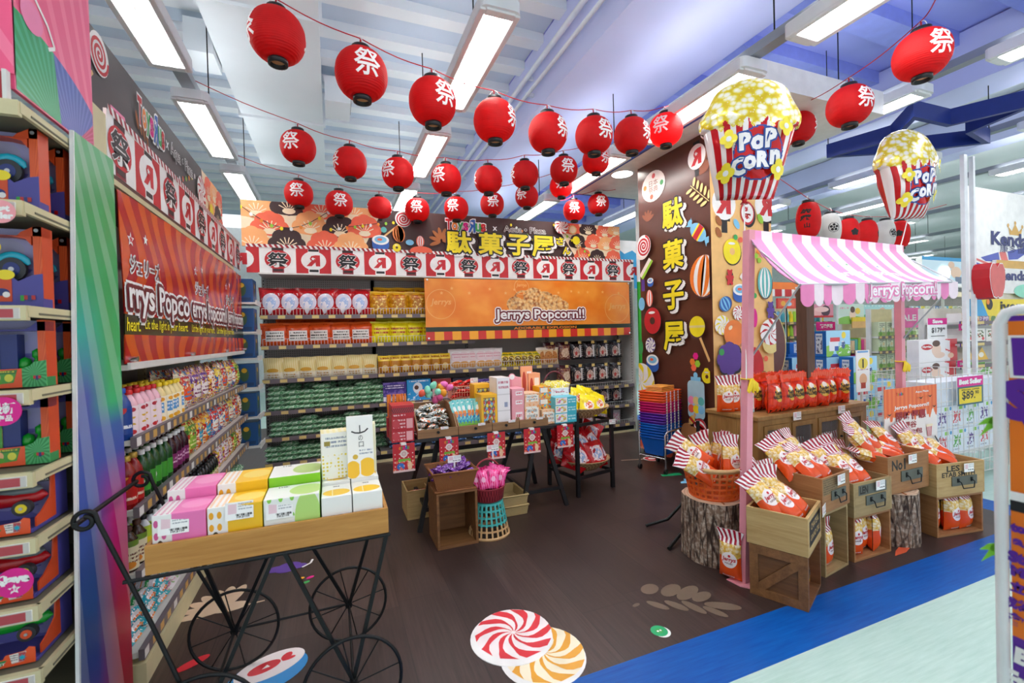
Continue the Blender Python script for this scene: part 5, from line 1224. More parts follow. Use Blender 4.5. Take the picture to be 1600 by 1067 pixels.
mb.tube([(TX0-.06, TY0, zf), (TX1, TY0, zf)], .007, 'black_metal', 8); mb.tube([(TX0-.06, TY1, zf), (TX1, TY1, zf)], .007, 'black_metal', 8); mb.tube([(TX0, TY0, zf), (TX0, TY1, zf)], .007, 'black_metal', 8); mb.tube([(TX1, TY0, zf), (TX1, TY1, zf)], .007, 'black_metal', 8); bc(mb, 'tray_frame')
WH = {'fl': (-.46, 1.845), 'fr': (.035, 1.845), 'bl': (-.46, 2.42), 'br': (.035, 2.42)}; WR = .18
for k, (x, y) in WH.items():
 yr = TY0 if k[0] == 'f' else TY1
 for xa in ((-.225,) if k == 'fl' else (TX0+.03, -.225) if k[1] == 'l' else (-.19, TX1-.01)):
  mb = MB(); mb.bar((x, y+(.02 if k[0] == 'f' else -.02), WR), (xa, yr, zf), .014, .014, 'black_metal', (0, 1, 0)); bc(mb, 'strut')
 mb = MB(); mb.tube([(x+WR*math.cos(6.2832*i/40), y, WR+WR*math.sin(6.2832*i/40)-.0) for i in range(40)], .007, 'black_metal', 8, closed=True)
 for i in range(8): a_ = 6.2832*i/8+.2; mb.tube([(x, y, WR), (x+WR*math.cos(a_), y, WR+WR*math.sin(a_))], .003, 'black_metal', 6)
 mb.cyl((x, y-.018, WR), (x, y+.018, WR), .017, m='black_metal', n=14); bc(mb, 'wheel')
mb = MB()
mb.tube([(-.46, 2.42, WR), (.035, 2.42, WR)], .006, 'black_metal', 8); mb.tube([(.035, 1.845, WR), (.035, 2.42, WR)], .006, 'black_metal', 8); mb.tube([(-.46, 1.845, WR), (-.46, 2.42, WR)], .006, 'black_metal', 8); bc(mb, 'axle')
for y, wy in ((TY0, 1.845), (2.36, 2.42)):
 mb = MB(); P_ = [(-.46, wy, WR), (-.6, y, .55), (-.735, y, .93)]
 for i in range(1, 26): q = i/25; th = R(20+430*q); rr = .036*(1-.55*q); P_.append((-.775+rr*math.cos(th)+.006, y, .935+rr*1.0*math.sin(th)))
 mb.tube(P_, .0075, 'black_metal', 8); bc(mb, 'handle_rod')
mb = MB(); mb.tube([(-.79, TY0-.01, .93), (-.79, 2.37, .93)], .0085, 'black_metal', 8); bc(mb, 'handle_bar')
def treat(key, main, dots, dotc, oval):
 pr('t_top_'+key, main, [('rect', 0, .34, 0, 1, 'f4f2ee'), ('dots', 9, 1.2, .28, .02, .34, 0, 1, dots), ('ell', .72, .55, .3, .3, oval)], .35)
 pr('t_front_'+key, main, [('rect', 0, .36, 0, 1, 'f4f2ee'), ('dots', 7, .6, .3, .02, .3, .2, 1, dots), ('ell', .14, .35, .07, .16, dotc)], .35)
 pr('t_side_'+key, main, [], .35)
treat('pink', 'f07ab8', 'd85a98', '4a3020', 'f79ac8'); treat('yellow', 'f6c21c', 'f0a81a', '4a4a3a', 'f9d968')
pr('t_top_green', 'f2f4ee', [('ell', .75, .5, .32, .4, 'c3e08a'), ('txt', 1, .2, .4, .8, .95, '5a5a5a')], .35); pr('t_front_green', '86cf1e', [('ell', .5, .5, .06, .12, '4a8a1a')], .35); pr('t_front_green2', 'f2f4ee', [('ell', .78, .5, .24, .6, 'b9e07a'), ('dots', 5, .5, .2, .0, .6, .6, 1, '8ad04a')], .35); pr('t_side_green', '86cf1e', [], .35)
pr('t_top_white', 'f3f3ee', [('ell', .5, .34, .46, .26, 'f4c62a'), ('rect', .35, .38, .1, .6, 'f6ecc0'), ('txt', 1, .38, .62, .76, .9, '2a2a2a')], .35); pr('t_front_white', 'f3f3ee', [('txt', 1, .3, .7, .3, .6, '7a8a9a')], .35); pr('t_side_white', 'f0f0ea', [], .35)
def tbox(x0, x1, y0, y1, z0, z1, k, front, label, grp=None, ax=0.0):
 mb = MB(); w, d, h = x1-x0, y1-y0, z1-z0
 mb.box(-w/2, 0, 0, w/2, d, h, 't_side_'+k, front='t_front_'+front, top='t_top_'+k, side='t_side_'+k)
 o = mb.build('treat_box', bevel=.0025); o.matrix_world = TR((x0+x1)/2, y0, z0, 0, ax); tag(o, label, 'box', grp); return o
zt = TZ0+.0125
COLS = [(-.598, -.44, 'pink', 'pink'), (-.436, -.262, 'yellow', 'yellow'), (-.258, -.066, 'green', 'green2')]
for x0, x1, k, f in COLS:
 tbox(x0, x1, 1.905, 2.062, zt, .915, k, f, f'{k} and white treat box in the front row of the cart', 'treat boxes on the cart')
 tbox(x0, x1, 2.068, 2.255, zt, .952, k, 'green' if k == 'green' else f, f'{k} and white treat box in the back row of the cart', 'treat boxes on the cart')
for i, (x0, x1) in enumerate(((-.06, .051), (.055, .168))):
 tbox(x0, x1, 1.905, 2.06, zt, .892, 'white', 'white', f'white treat box with yellow leaf, front row of the cart, {"beside the green box" if i == 0 else "at the right end"}', 'leaf treat boxes on the cart')
 tbox(x0, x1, 2.066, 2.255, zt, .905, 'white', 'white', f'white treat box under the tall boxes, {"beside the green box" if i == 0 else "at the right end"}', 'leaf treat boxes on the cart')
pr('t_dots', 'f4f4ec', [('dots', 8, 1.6, .3, 0, 1, 0, .55, 'e8d24a'), ('blob', 4, .5, 0, 1, .0, .55, 'f4f4ec'), ('txt', 3, .15, .85, .66, .92, '8a94a8'), ('rect', .1, .3, .72, .82, '9a8a3a')], .35); pr('t_stripe', 'f7f4d2', [('str', 5, 0, .5, 0, 1, 'f3ecae')], .35); pr('t_leaf', 'f4f4f0', [('ell', .2, .14, .28, .14, 'f6c22a'), ('ell', .74, .16, .34, .15, 'f6c22a'), ('rect', .44, .49, 0, .3, 'f4f4f0'), ('ell', .3, .34, .1, .04, 'd8b23a'), ('txt', 2, .45, .95, .36, .46, '9aa4b4')], .35)
mb = MB(); mb.box(-.06, 0, 0, .06, .1, .2, 't_stripe', front='t_dots', top='t_stripe', side='t_dots'); o = mb.build('treat_box', bevel=.0025); o.matrix_world = TR(0.0, 2.10, .906, .05); tag(o, 'tall white treat box with yellow dots on the back of the cart', 'box', 'tall treat boxes')
mb = MB(); mb.box(-.055, 0, 0, .055, .035, .265, 't_stripe', front='t_leaf', top='t_side_white', side='t_side_white'); a = Art(mb, frY(0, 0, 0), None, .0004)
a.wire([(-.035, .2), (-.02, .193), (0, .191), (.02, .196), (.034, .208)], .006, 'black'); a.wire([(0, .225), (0, .193)], .004, 'black'); a.text('の', .002, .17, .022, .018, 'black', .0); a.text('口', .004, .142, .022, .02, 'black', .0)
o = mb.build('treat_box', bevel=.002); o.matrix_world = TR(.098, 2.066, .906, 0, R(-6)); tag(o, 'tall slim white treat box with black brush characters and yellow leaves', 'box', 'tall treat boxes')
mb = MB(); mb.box(-.05, 0, 0, .05, .08, .215, 't_stripe', side='t_dots'); o = mb.build('treat_box', bevel=.002); o.matrix_world = TR(.118, 2.14, .906, -.05); tag(o, 'pale yellow striped treat box behind the tall slim white one', 'box', 'tall treat boxes')
pr('price_card', 'f6f6f4', [('rect', .1, .4, .35, .9, 'e8c8d0'), ('txt', 3, .45, .95, .5, .95, '9aa0a8'), ('txt', 1, .35, .95, .12, .36, '3a3a3a')], .3)
for x, z, nm in ((-.535, .845, 'pink'), (-.335, .862, 'yellow'), (-.205, .842, 'green')):
 mb = MB(); mb.box(-.045, 0, 0, .045, .0015, .062, 'price_card'); mb.text('HK$108', frY(0, 0, 0), .012, .008, .008, .04, 'black', .0006, .02)
 o = mb.build('price_card'); o.matrix_world = TR(x, 1.898, z, .02, R(-8)); tag(o, f'white price card leaning on the {nm} treat box', 'price card', 'price cards on the cart')

# ------------------------------------------------------------------ candy table on black trestles
tb = thing('trestle_table', 'black trestle table carrying the candy crates in the middle', 'table', (1.25, 3.8, 0)); L = T(-1.25, -3.8, 0)
mb = MB(); mb.box(.56, 3.5, .70, 1.96, 4.12, .725, 'black'); mb.build('tabletop', tb, .003, L)
for cx in (.8, 1.66):
 for y0, y1 in ((3.535, 3.62), (4.2, 4.06)):
  for s in (-1, 1):
   if cx < 1 and s > 0: xf = 1.03
   elif cx < 1: xf = .58
   else: xf = 1.45 if s < 0 else 1.87
   mb = MB(); mb.bar((xf, y0, .0), (cx+s*.03, y1, .70), .034, .03, 'black', (0, 1, 0)); mb.build('leg', tb, 0, L)
  mb = MB(); xa, xb = (.63, .97) if cx < 1 else (1.51, 1.81); mb.bar((xa, y0+.02*(1 if y0 < 4 else -1), .16), (xb, y0+.02*(1 if y0 < 4 else -1), .16), .03, .028, 'black', (0, 1, 0)); mb.build('crossbar', tb, 0, L)
 mb = MB(); mb.bar((cx-.15, 3.56, .16), (cx-.15, 4.18, .16), .03, .028, 'black'); mb.build('crossbar', tb, 0, L)
woodmat('tray_wood', '7d5a3a', 'a17a52', 1.3, 0, .6, False)
for i, (x0, x1) in enumerate(((.585, .905), (.91, 1.19), (1.195, 1.43), (1.435, 1.70))):
 c = thing('candy_crate', f'brown wooden candy crate with curved sides, {ORD[i]} from the left on the trestle table', 'crate', ((x0+x1)/2, 3.7, .726), 0, 'candy crates')
 L = T(-(x0+x1)/2, -3.7, -.726)
 mb = MB(); mb.box(x0, 3.51, .726, x1, 3.525, .792, 'tray_wood'); mb.build('front_board', c, .001, L)
 mb = MB(); mb.box(x0, 3.525, .726, x1, 3.93, .738, 'tray_wood'); mb.build('floor_board', c, 0, L)
 mb = MB(); mb.box(x0, 3.93, .726, x1, 3.942, .95, 'tray_wood'); mb.build('back_board', c, 0, L)
 for x in (x0, x1-.01):
  pl = [(3.525, .738), (3.93, .738), (3.93, .96), (3.80, .955), (3.68, .92), (3.59, .85), (3.525, .792)]
  mb = MB(); mb.prism(pl, frX(x, 0, 0), 0, .01, 'tray_wood'); mb.build('side_board', c, 0, L)
 mb = MB(); mb.cyl(((x0+x1)/2, 3.509, .765), ((x0+x1)/2, 3.498, .765), .011, m='black_metal', n=10); mb.build('knob', c, 0, L)
 mb = MB(); mb.box((x0+x1)/2-.03+.05, 3.502, .785, (x0+x1)/2+.08, 3.507, .805, 'price_card'); o = mb.build('price_card', M=None); tag(o, f'small white price card on the front of the {ORD[i]} candy crate', 'price card', 'price cards on the candy crates')
# wrapped candies
pr('w_dark', '2b3a34', [('blob', 3, .52, 0, 1, 0, 1, 'e8e8e2'), ('blob', 4, .6, 0, 1, 0, 1, 'd8a02a')], .2); pr('w_white', 'e6e6e0', [('blob', 3, .55, 0, 1, 0, 1, 'e0682a'), ('blob', 4, .58, 0, 1, 0, 1, '2f5a40')], .2); pr('w_silver', '9aa8a6', [('blob', 3, .5, 0, 1, 0, 1, 'eef0ec'), ('blob', 4, .6, 0, 1, 0, 1, '24342e')], .15)
def candy(m, seed): return pack(.088, .055, .026, m, seed).build('wrapped_candy')
WC = [Proto(candy(m, i), 'sweet') for i, m in enumerate(('w_dark', 'w_white', 'w_silver'))]
random.seed(11)
n = 0
for lay in range(5):
 for i in range(20-lay*3):
  x = .60+.27*random.random(); y = 3.55+.05*lay+(.3-.05*lay)*random.random(); z = .742+.034*lay+.22*(y-3.55)*.6
  if lay and not (.60+.01*lay < x < .875-.012*lay): x = .735
  WC[n % 3].put(TR(x, y, z, random.uniform(0, 6.28), random.uniform(-.6, .6), random.uniform(-.5, .5)), f'{["dark", "white", "silver"][n % 3]} wrapped sweet in the heap of the first candy crate', f'{["dark", "white", "silver"][n % 3]} wrapped sweets in the first candy crate'); n += 1
# pastel eggs
mat('egg_mint', '86dcc0', .3); mat('egg_pink', 'e870b8', .3); mat('egg_orange', 'f0a02c', .3); mat('egg_rose', 'd85890', .3); mat('egg_red', 'e8604a', .3)
for i, (px, py, m) in enumerate(((668, 609, 'mint'), (678, 602, 'mint'), (672, 617, 'mint'), (684, 612, 'mint'), (660, 615, 'red'), (690, 606, 'orange'), (693, 614, 'orange'), (703, 606, 'pink'), (695, 601, 'pink'), (687, 621, 'rose'), (681, 625, 'rose'))):
 p = gy(px, py, 3.86); mb = MB(); mb.lathe([(.001, -.036), (.018, -.032), (.028, -.012), (.027, .008), (.018, .028), (.001, .038)], 'egg_'+m, 14); mb.lathe([(.0285, -.006), (.0292, -.002), (.0285, .002)], 'egg_'+m, 14, cap0=False, cap1=False)
 o = mb.build('plastic_egg'); o.matrix_world = TR(p.x, 3.86+.02*(i % 3), p.z, i, .6*i); tag(o, f'{dict(mint="mint green", red="coral red", orange="orange", pink="bright pink", rose="deep rose")[m]} plastic egg in the pile behind the wrapped sweets', 'egg', f'{m} plastic eggs')
mb = MB(); mb.box(.62, 3.955, .727, .92, 4.1, .93, 'board_white', front='p_pink_box'); tag(mb.build('carton', bevel=.002), 'pale pink carton holding the plastic eggs at the back of the table', 'box')
# teal stick sachets in the second crate
pr('p_teal_stick', '49b8c0', [('blob', 4, .5, 0, 1, .35, 1, '8fdcd8'), ('ell', .5, .62, .3, .14, 'e88a3a'), ('ell', .5, .8, .24, .1, 'eef4f0'), ('rect', 0, 1, 0, .28, '7ac23a'), ('blob', 6, .55, 0, 1, .2, .6, '2a72b8')], .25)
bag_proto('stick', 'stick_sachet', 'sweet', .055, .22, .02, 'p_teal_stick', 31, nu=4, nv=8)
for i in range(16):
 x = .935+.2*((i % 8)+.5)/8+.012*(i//8); P['stick'].put(TR(x+.01, 3.60+.08*(i//8), .745+.02*(i//8), random.uniform(-.2, .2), R(-16), R(-14+4.5*(i % 8))), f'teal stick sachet, {ORD[i % 8]} from the left in the {"front" if i < 8 else "rear"} row of the second crate', 'teal stick sachets')
# boxes and displays on the table
pr('p_chew', 'f2b81c', [('rect', .14, .86, .06, .9, '7a5a3a'), ('dots', 3, 1.6, .36, .16, .84, .08, .88, 'd8402a'), ('dots', 4, 1.3, .3, .16, .84, .08, .88, 'e8dc4a'), ('blob', 9, .56, .16, .84, .08, .88, '6ab0d8')], .3)
pr('p_white_tall', 'f0eef0', [('txt', 2, .1, .9, .75, .95, 'c87a8a'), ('rect', .55, .8, .4, .5, '9aa4c0'), ('rect', 0, 1, .32, .34, 'd8d6d8'), ('rect', 0, 1, .65, .67, 'd8d6d8')], .3)
pr('p_gingham', 'f4b8c0', [('str', 10, 0, .4, 0, 1, 'e88a98'), ('rect', .3, .85, .3, .7, 'f8f0f0'), ('txt', 1, .35, .8, .35, .65, 'd8405a')], .3); pr('p_wafer', 'f3c9a0', [('rect', .08, .92, .15, .85, 'f4f2ea'), ('txt', 2, .15, .85, .25, .75, '9aa8a8'), ('blob', 7, .6, 0, 1, 0, 1, 'f0a05a')], .3)
pr('p_peach', 'f5a878', [('rect', .5, .9, .5, .9, 'f8ece0'), ('ell', .25, .7, .16, .2, 'c0402a')], .3); pr('p_multi', 'f0c44a', [('blob', 4, .5, 0, 1, 0, 1, 'e87a2a'), ('blob', 5, .56, 0, 1, 0, 1, '4ab0d0'), ('rect', .1, .7, .5, .9, 'f4f0e4')], .3)
pr('p_aqua', '3fb8cc', [('rect', 0, .55, .1, .95, 'eef2f2'), ('blob', 5, .54, .05, .5, .15, .85, 'd8c84a'), ('blob', 6, .56, .05, .5, .15, .85, 'd87aa8'), ('txt', 2, .6, .95, .2, .8, 'c8eef2')], .3); pr('p_redbox', 'b81f2e', [('rect', .66, .94, .12, .88, 'e8a8ac'), ('txt', 3, .06, .6, .1, .9, 'f0ccd0'), ('ell', .2, .5, .16, .36, 'c8404a')], .3); pr('p_redopen', 'b81f2e', [('str', 12, 3, .5, .35, .8, '3a3238'), ('txt', 1, .06, .6, .05, .3, 'f0ccd0')], .3)
def bx_(px0, py0, px1, py1, Y, d, front, top, name, label, cat='box', group=None, z0=None, side=None, bev=.002):
 """carton whose front stands at depth Y and covers the measured outline"""
 a_, b_ = gy((px0+px1)/2, py1, Y), gy((px0+px1)/2, py0, Y); xl, xr = gy(px0, (py0+py1)/2, Y).x, gy(px1, (py0+py1)/2, Y).x
 zb = a_.z if z0 is None else z0
 mb = MB(); mb.box(xl, Y, zb, xr, Y+d, b_.z, top, front=front, top=top, side=side or top); o = mb.build(name, bevel=bev); tag(o, label, cat, group); return o
mat('c_red', 'c0303c', .35); mat('c_white', 'ecebe9', .4); mat('c_gold', 'eeb21c', .35); mat('c_pinkish', 'eea0ae', .4); mat('c_peach', 'f2a67c', .4); mat('c_aqua', '5cc0d0', .4); mat('c_wafer', 'e9c8a4', .4)
bx_(612, 672, 647, 690, 3.47, .2, 'p_redbox', 'c_red', 'candy_box', 'lower red candy box at the left end of the trestle table', z0=.727)
bx_(612, 652, 647, 672, 3.47, .2, 'p_redbox', 'c_red', 'candy_box', 'middle red candy box at the left end of the trestle table')
bx_(612, 633, 647, 652, 3.47, .2, 'p_redopen', 'c_red', 'candy_box', 'top red candy box with an open dark front at the left table end')
pr('p_orange_stick', 'e8862a', [('str', 1, 4, .4, 0, 1, 'c85a1a'), ('rect', .4, .5, 0, 1, 'f4b46a')], .3)
for i in range(9):
 mb = MB(); mb.cyl((0, 0, 0), (0, 0, .2), .009, m='p_orange_stick', n=8); o = mb.build('candy_stick'); p = gy(607+3.4*i, 640, 3.72); o.matrix_world = TR(p.x, 3.72+.01*(i % 2), .86, 0, random.uniform(-.1, 0), random.uniform(-.06, .06)); tag(o, f'orange candy stick behind the red boxes, {ORD[i]} from the left', 'sweet', 'orange candy sticks')
mb = MB(); pa, pb = gy(604, 640, 3.7), gy(640, 640, 3.7); mb.box(pa.x, 3.69, .727, pb.x, 3.76, .88, 'c_red'); tag(mb.build('candy_box'), 'red cup box holding the orange candy sticks', 'box')
bx_(752, 616, 777, 656, 3.56, .16, 'p_chew', 'c_gold', 'candy_display', 'open yellow chew sweet display box in the third candy crate', z0=.742); bx_(741, 600, 768, 615, 3.76, .14, 'p_chew', 'c_gold', 'candy_display', 'yellow chew sweet display box behind, above the third crate', z0=.742)
bx_(777, 590, 797, 657, 3.56, .2, 'p_white_tall', 'c_white', 'candy_box', 'tall white candy box stack in the third candy crate', z0=.742)
for i in range(3): bx_(800, 635-14*i, 819, 650-14*i, 3.55, .17, 'p_gingham', 'c_pinkish', 'candy_box', f'pink gingham candy box, {ORD[i]} from below in the fourth crate', group='pink gingham boxes', z0=.742 if i == 0 else None)
for i in range(2): bx_(820, 630-16*i, 843, 646-16*i, 3.56, .17, 'p_wafer', 'c_wafer', 'candy_box', f'cream wafer box with white label, {"lower" if i == 0 else "upper"} one in the fourth crate', group='wafer boxes', z0=.742 if i == 0 else None)
bx_(796, 590, 815, 612, 3.76, .14, 'p_gingham', 'c_pinkish', 'candy_box', 'pink gingham box with round card behind the fourth crate stack', z0=.742); bx_(814, 572, 832, 590, 3.80, .02, 'p_peach', 'c_peach', 'price_sign', 'peach coloured price sign at the back of the trestle table', 'sign', z0=.742)
bx_(826, 583, 844, 602, 3.77, .13, 'p_peach', 'c_peach', 'candy_box', 'peach candy box at the back of the fourth crate', z0=.742)
p = gy(800, 589, 3.74); mb = MB(); mb.cyl((p.x, 3.74, p.z), (p.x, 3.742, p.z), .032, m='c_pinkish', n=20); mb.cyl((p.x, 3.739, p.z), (p.x, 3.74, p.z), .024, m='board_white', n=20); mb.box(p.x-.004, 3.742, .74, p.x+.004, 3.744, p.z, 'c_pinkish'); tag(mb.build('round_card'), 'small round pink card on a stick in the fourth crate', 'sign')
for i in range(2): bx_(843, 622-18*i, 861, 640-18*i, 3.62, .15, 'p_multi', 'c_gold', 'candy_box', f'yellow orange and blue candy box, {"lower" if i == 0 else "upper"} one beside the fourth crate', group='multicoloured boxes')
bx_(847, 640, 868, 659, 3.55, .17, 'p_wafer', 'c_wafer', 'candy_box', 'cream wafer box under the multicoloured candy boxes', z0=.727)
for i in range(3): bx_(868, 645-12.5*i, 901, 658-12.5*i, 3.53, .2, 'p_aqua', 'c_aqua', 'candy_box', f'aqua and white candy box, {ORD[i]} from below at the table end', group='aqua candy boxes', z0=.727 if i == 0 else None)
pr('p_sign_white', 'f2f1ee', [('blob', 6, .58, 0, 1, .1, .95, 'e0b8c0'), ('txt', 1, .2, .8, .7, .85, 'c8404a'), ('rect', 0, 1, 0, .1, '9ad0d8')], .4)
bx_(859, 606, 889, 622, 3.66, .012, 'p_sign_white', 'c_white', 'price_sign', 'white printed sign above the aqua candy boxes', 'sign', z0=.85)
mb = MB(); p = gy(874, 622, 3.66); mb.box(p.x-.01, 3.674, .727, p.x+.01, 3.684, .87, 'c_white'); mb.box(p.x-.05, 3.64, .92, p.x+.05, 3.7, .924, 'c_white'); tag(mb.build('sign_holder'), 'clear white holder behind the aqua boxes', 'holder')
# red wire basket
mat('wire_salmon', 'e89a80', .4); pr('p_redpack', 'c8141c', [('blob', 5, .56, 0, 1, 0, 1, 'e85a4a'), ('txt', 1, .1, .9, .3, .7, 'f4dcd8')], .2)
pa, pb = gy(706, 605, 3.95), gy(754, 605, 3.95); xl, xr = pa.x, pb.x; zb, zt_ = .95, 1.06
wb = thing('wire_basket', 'salmon coloured wire basket of red packets at the back of the trestle table', 'basket', ((xl+xr)/2, 4.02, .727)); L = T(-(xl+xr)/2, -4.02, -.727)
mb = MB()
for y in (3.96, 4.1):
 for i in range(13): x = xl+(xr-xl)*i/12; mb.cyl((x, y, zb), (x, y, zt_), .003, m='wire_salmon', n=5)
 for z in (zb, (zb+zt_)/2, zt_): mb.cyl((xl, y, z), (xr, y, z), .0035, m='wire_salmon', n=5)
for x in (xl, xr):
 for i in range(6): y = 3.96+.14*i/5; mb.cyl((x, y, zb), (x, y, zt_), .003, m='wire_salmon', n=5)
 for z in (zb, zt_): mb.cyl((x, 3.96, z), (x, 4.1, z), .0035, m='wire_salmon', n=5)
mb.build('basket_wires', wb, 0, L)
mb = MB(); mb.box(xl, 3.96, zb-.004, xr, 4.1, zb, 'wire_salmon'); mb.box(xl+.02, 3.98, .727, xr-.02, 4.09, zb-.004, 'c_white'); mb.build('basket_base', wb, 0, L)
PR_ = Proto(pack(.1, .07, .03, 'p_redpack', 8).build('red_packet'), 'snack')
for i in range(14): PR_.put(TR(xl+.05+(xr-xl-.1)*(i % 7)/6, 4.0+.06*((i//7) % 2), zb+.01+.075*(1 if i > 6 else 0)+.02*(i % 3), random.uniform(-.8, .8), random.uniform(-.4, .4), random.uniform(-.3, .3)), 'red packet heaped in the salmon wire basket', 'red packets in the wire basket')
mb = MB(); p = gy(741, 594, 3.95); mb.box(p.x-.035, 3.952, p.z-.022, p.x+.035, 3.955, p.z+.022, 'price_card'); tag(mb.build('price_card'), 'white price card on the salmon wire basket', 'price card')
# basket with handle, yellow bags
def weave(name, a, b, n1, n2):
 t = NT(name); uvv, u, v = t.uv(); x = t.ma('SINE', t.ma('MULTIPLY', u, n1*6.2832)); y = t.ma('SINE', t.ma('MULTIPLY', v, n2*6.2832)); h = t.ma('MULTIPLY', x, y)
 t.fin(t.mix(t.rnd(-.6, .6, h), hexc(a), hexc(b)), .6); t.bump(h, .5, .006)
weave('weave_tan', '9c7448', 'd8b888', 40, 7); weave('weave_maroon', '3f1420', '84303c', 36, 6); weave('weave_brown', '6e4020', 'a86c3c', 30, 6); weave('weave_straw', '9c8250', 'd6bf88', 30, 6); weave('weave_red', '7a1626', 'b03a48', 36, 5)
pr('p_lemon', 'f1e884', [('blob', 5, .5, 0, 1, .4, 1, 'e8d838'), ('rect', 0, 1, 0, .35, 'f2f0ea'), ('blob', 7, .58, 0, 1, .1, .9, 'faf8e8')], .25)
p0, p1 = gy(848, 600, 3.95), gy(891, 600, 3.95); cx, rw = (p0.x+p1.x)/2, (p1.x-p0.x)/2*.9
hb = thing('handled_basket', 'dark red basket with a hoop handle and pale yellow bags on the table', 'basket', (cx, 4.0, .727)); L = T(-cx, -4.0, -.727)
mb = MB(); mb.lathe([(rw*.75, .727), (rw*.8, .74), (rw, .93), (rw*1.05, .94), (rw, .945), (rw*.9, .93)], 'weave_maroon', 28, TR(cx, 4.0, 0), cap1=False); mb.build('basket_body', hb, 0, L)
mb = MB(); mb.tube([(cx+rw*math.cos(R(180*i/16)), 4.0, .94+.2*math.sin(R(180*i/16))) for i in range(17)], .008, 'weave_maroon', 8); mb.build('handle', hb, 0, L)
bag_proto('lemon', 'sweet_bag', 'sweet', .1, .15, .05, 'p_lemon', 41)
for i in range(8): a_ = 6.2832*i/7; P['lemon'].put(TR(cx+rw*.5*math.cos(a_)*(i < 7), 4.0+rw*.45*math.sin(a_)*(i < 7), .90, random.uniform(-.5, .5), random.uniform(-.3, .2), .35*math.cos(a_)*(i < 7)), 'pale yellow sweet bag in the hoop handled basket', 'pale yellow sweet bags')
# red hanging cards on the table edge
pr('p_red_card', 'c4202e', [('ell', .5, .64, .17, .13, 'eee4dc'), ('ell', .5, .64, .12, .09, 'd8b8b4'), ('rect', .24, .8, .36, .46, '7ab83a'), ('ell', .35, .2, .18, .12, '2a72c8'), ('blob', 6, .56, 0, 1, .02, .4, 'e8745a'), ('ell', .76, .2, .1, .16, 'f0c8a0'), ('dots', 5, 1.4, .14, 0, 1, .05, .75, 'f0d8d0'), ('rect', 0, 1, 0, .07, 'e8c8c4')], .35)
CARDS = [(613, 690, 649, 735, 3.44), (686, 679, 717, 722, 3.47), (761, 669, 790, 715, 3.47), (818, 663, 845, 706, 3.47), (870, 658, 896, 697, 3.47)]
for i, (a0, b0, a1, b1, Y) in enumerate(CARDS):
 p, q = gy(a0, b0, Y), gy(a1, b1, Y); ca = thing('hanging_card', f'red festive card hanging from the table edge, {ORD[i]} from the left', 'sign', (p.x, Y, q.z), 0, 'red hanging cards'); L = T(-p.x, -Y, -q.z)
 mb = MB(); mb.box(p.x, Y, q.z, q.x, Y+.002, .722, 'p_red_card'); A2 = Art(mb, frY((p.x+q.x)/2, Y, .722), None, .0006); toys_logo(A2, 0, -.03, .026, out=False); mb.build('card', ca, 0, L)
 mb = MB(); mb.box((p.x+q.x)/2-.02, Y-.002, .71, (p.x+q.x)/2+.02, 3.502, .7262, 'c_white'); mb.build('tape', ca, 0, L)
for i, (px, py, pb) in enumerate(((710, 717, 722), (770, 700, 706))):
 p = gy(px, py, 3.3 if i == 0 else 3.4); mb = MB(); mb.box(p.x-.05, p.y, p.z-.025, p.x+.05, p.y+.002, p.z+.025, 'price_card'); mb.box(p.x-.006, p.y+.002, p.z-.13, p.x+.006, p.y+.006, p.z-.02, 'c_white'); tag(mb.build('price_card'), ['white price card on a clear stem over the purple packs', 'white price card on a clear stem over the pink flower bags'][i], 'price card')

# ------------------------------------------------------------------ square black stand with two woven bowls
st = thing('bowl_stand', 'black square stand with four posts holding two woven bowls', 'stand', (2.25, 3.9, 0)); L = T(-2.25, -3.9, 0)
PO = [(2.06, 3.66), (2.50, 3.76), (2.40, 4.18), (1.98, 4.09)]
for x, y in PO: mb = MB(); mb.box(x-.016, y-.016, 0, x+.016, y+.016, .78, 'black'); mb.build('post', st, 0, L)
for z in (.17, .66):
 for i in range(4): a_, b_ = PO[i], PO[(i+1) % 4]; mb = MB(); mb.bar((a_[0], a_[1], z), (b_[0], b_[1], z), .022, .028, 'black'); mb.build('rail', st, 0, L)
mb = MB(); mb.box(PO[0][0]-.004, PO[0][1]-.019, .56, PO[0][0]+.004, PO[0][1]-.016, .568, 'chrome'); mb.box(PO[1][0]-.035, PO[1][1]-.022, .62, PO[1][0]+.035, PO[1][1]-.018, .665, 'price_card'); mb.build('price_tag', st, 0, L)
for z, nm, lb in ((.69, 'upper', 'round woven tan bowl of yellow lollipop bags on top of the black stand'), (.185, 'lower', 'round woven tan bowl of red bags low in the black stand')):
 mb = MB(); mb.lathe([(.12, z), (.15, z+.005), (.235, z+.07), (.262, z+.10), (.27, z+.105), (.262, z+.11), (.23, z+.08), (.14, z+.018)], 'weave_tan', 36, TR(2.265, 3.92, 0)); tag(mb.build('woven_bowl'), lb, 'bowl')
pr('p_yellow_lolly', 'f2dc12', [('ell', .5, .45, .3, .24, 'f0e8d8'), ('ell', .5, .45, .2, .17, 'd8602a'), ('blob', 9, .56, .25, .75, .25, .65, 'f8f0e0'), ('blob', 4, .6, 0, 1, 0, 1, 'e0c208')], .2)
pr('p_red_lolly', 'c4121c', [('ell', .5, .5, .34, .3, 'e8c8cc'), ('ell', .5, .48, .24, .2, '9ab0d8'), ('blob', 9, .55, .2, .8, .2, .8, 'f4e8ea'), ('blob', 4, .6, 0, 1, 0, 1, 'a00c14')], .18)
bag_proto('yl', 'lollipop_bag', 'sweet', .18, .2, .06, 'p_yellow_lolly', 51); bag_proto('rl', 'sweet_bag', 'sweet', .22, .25, .08, 'p_red_lolly', 52)
random.seed(5)
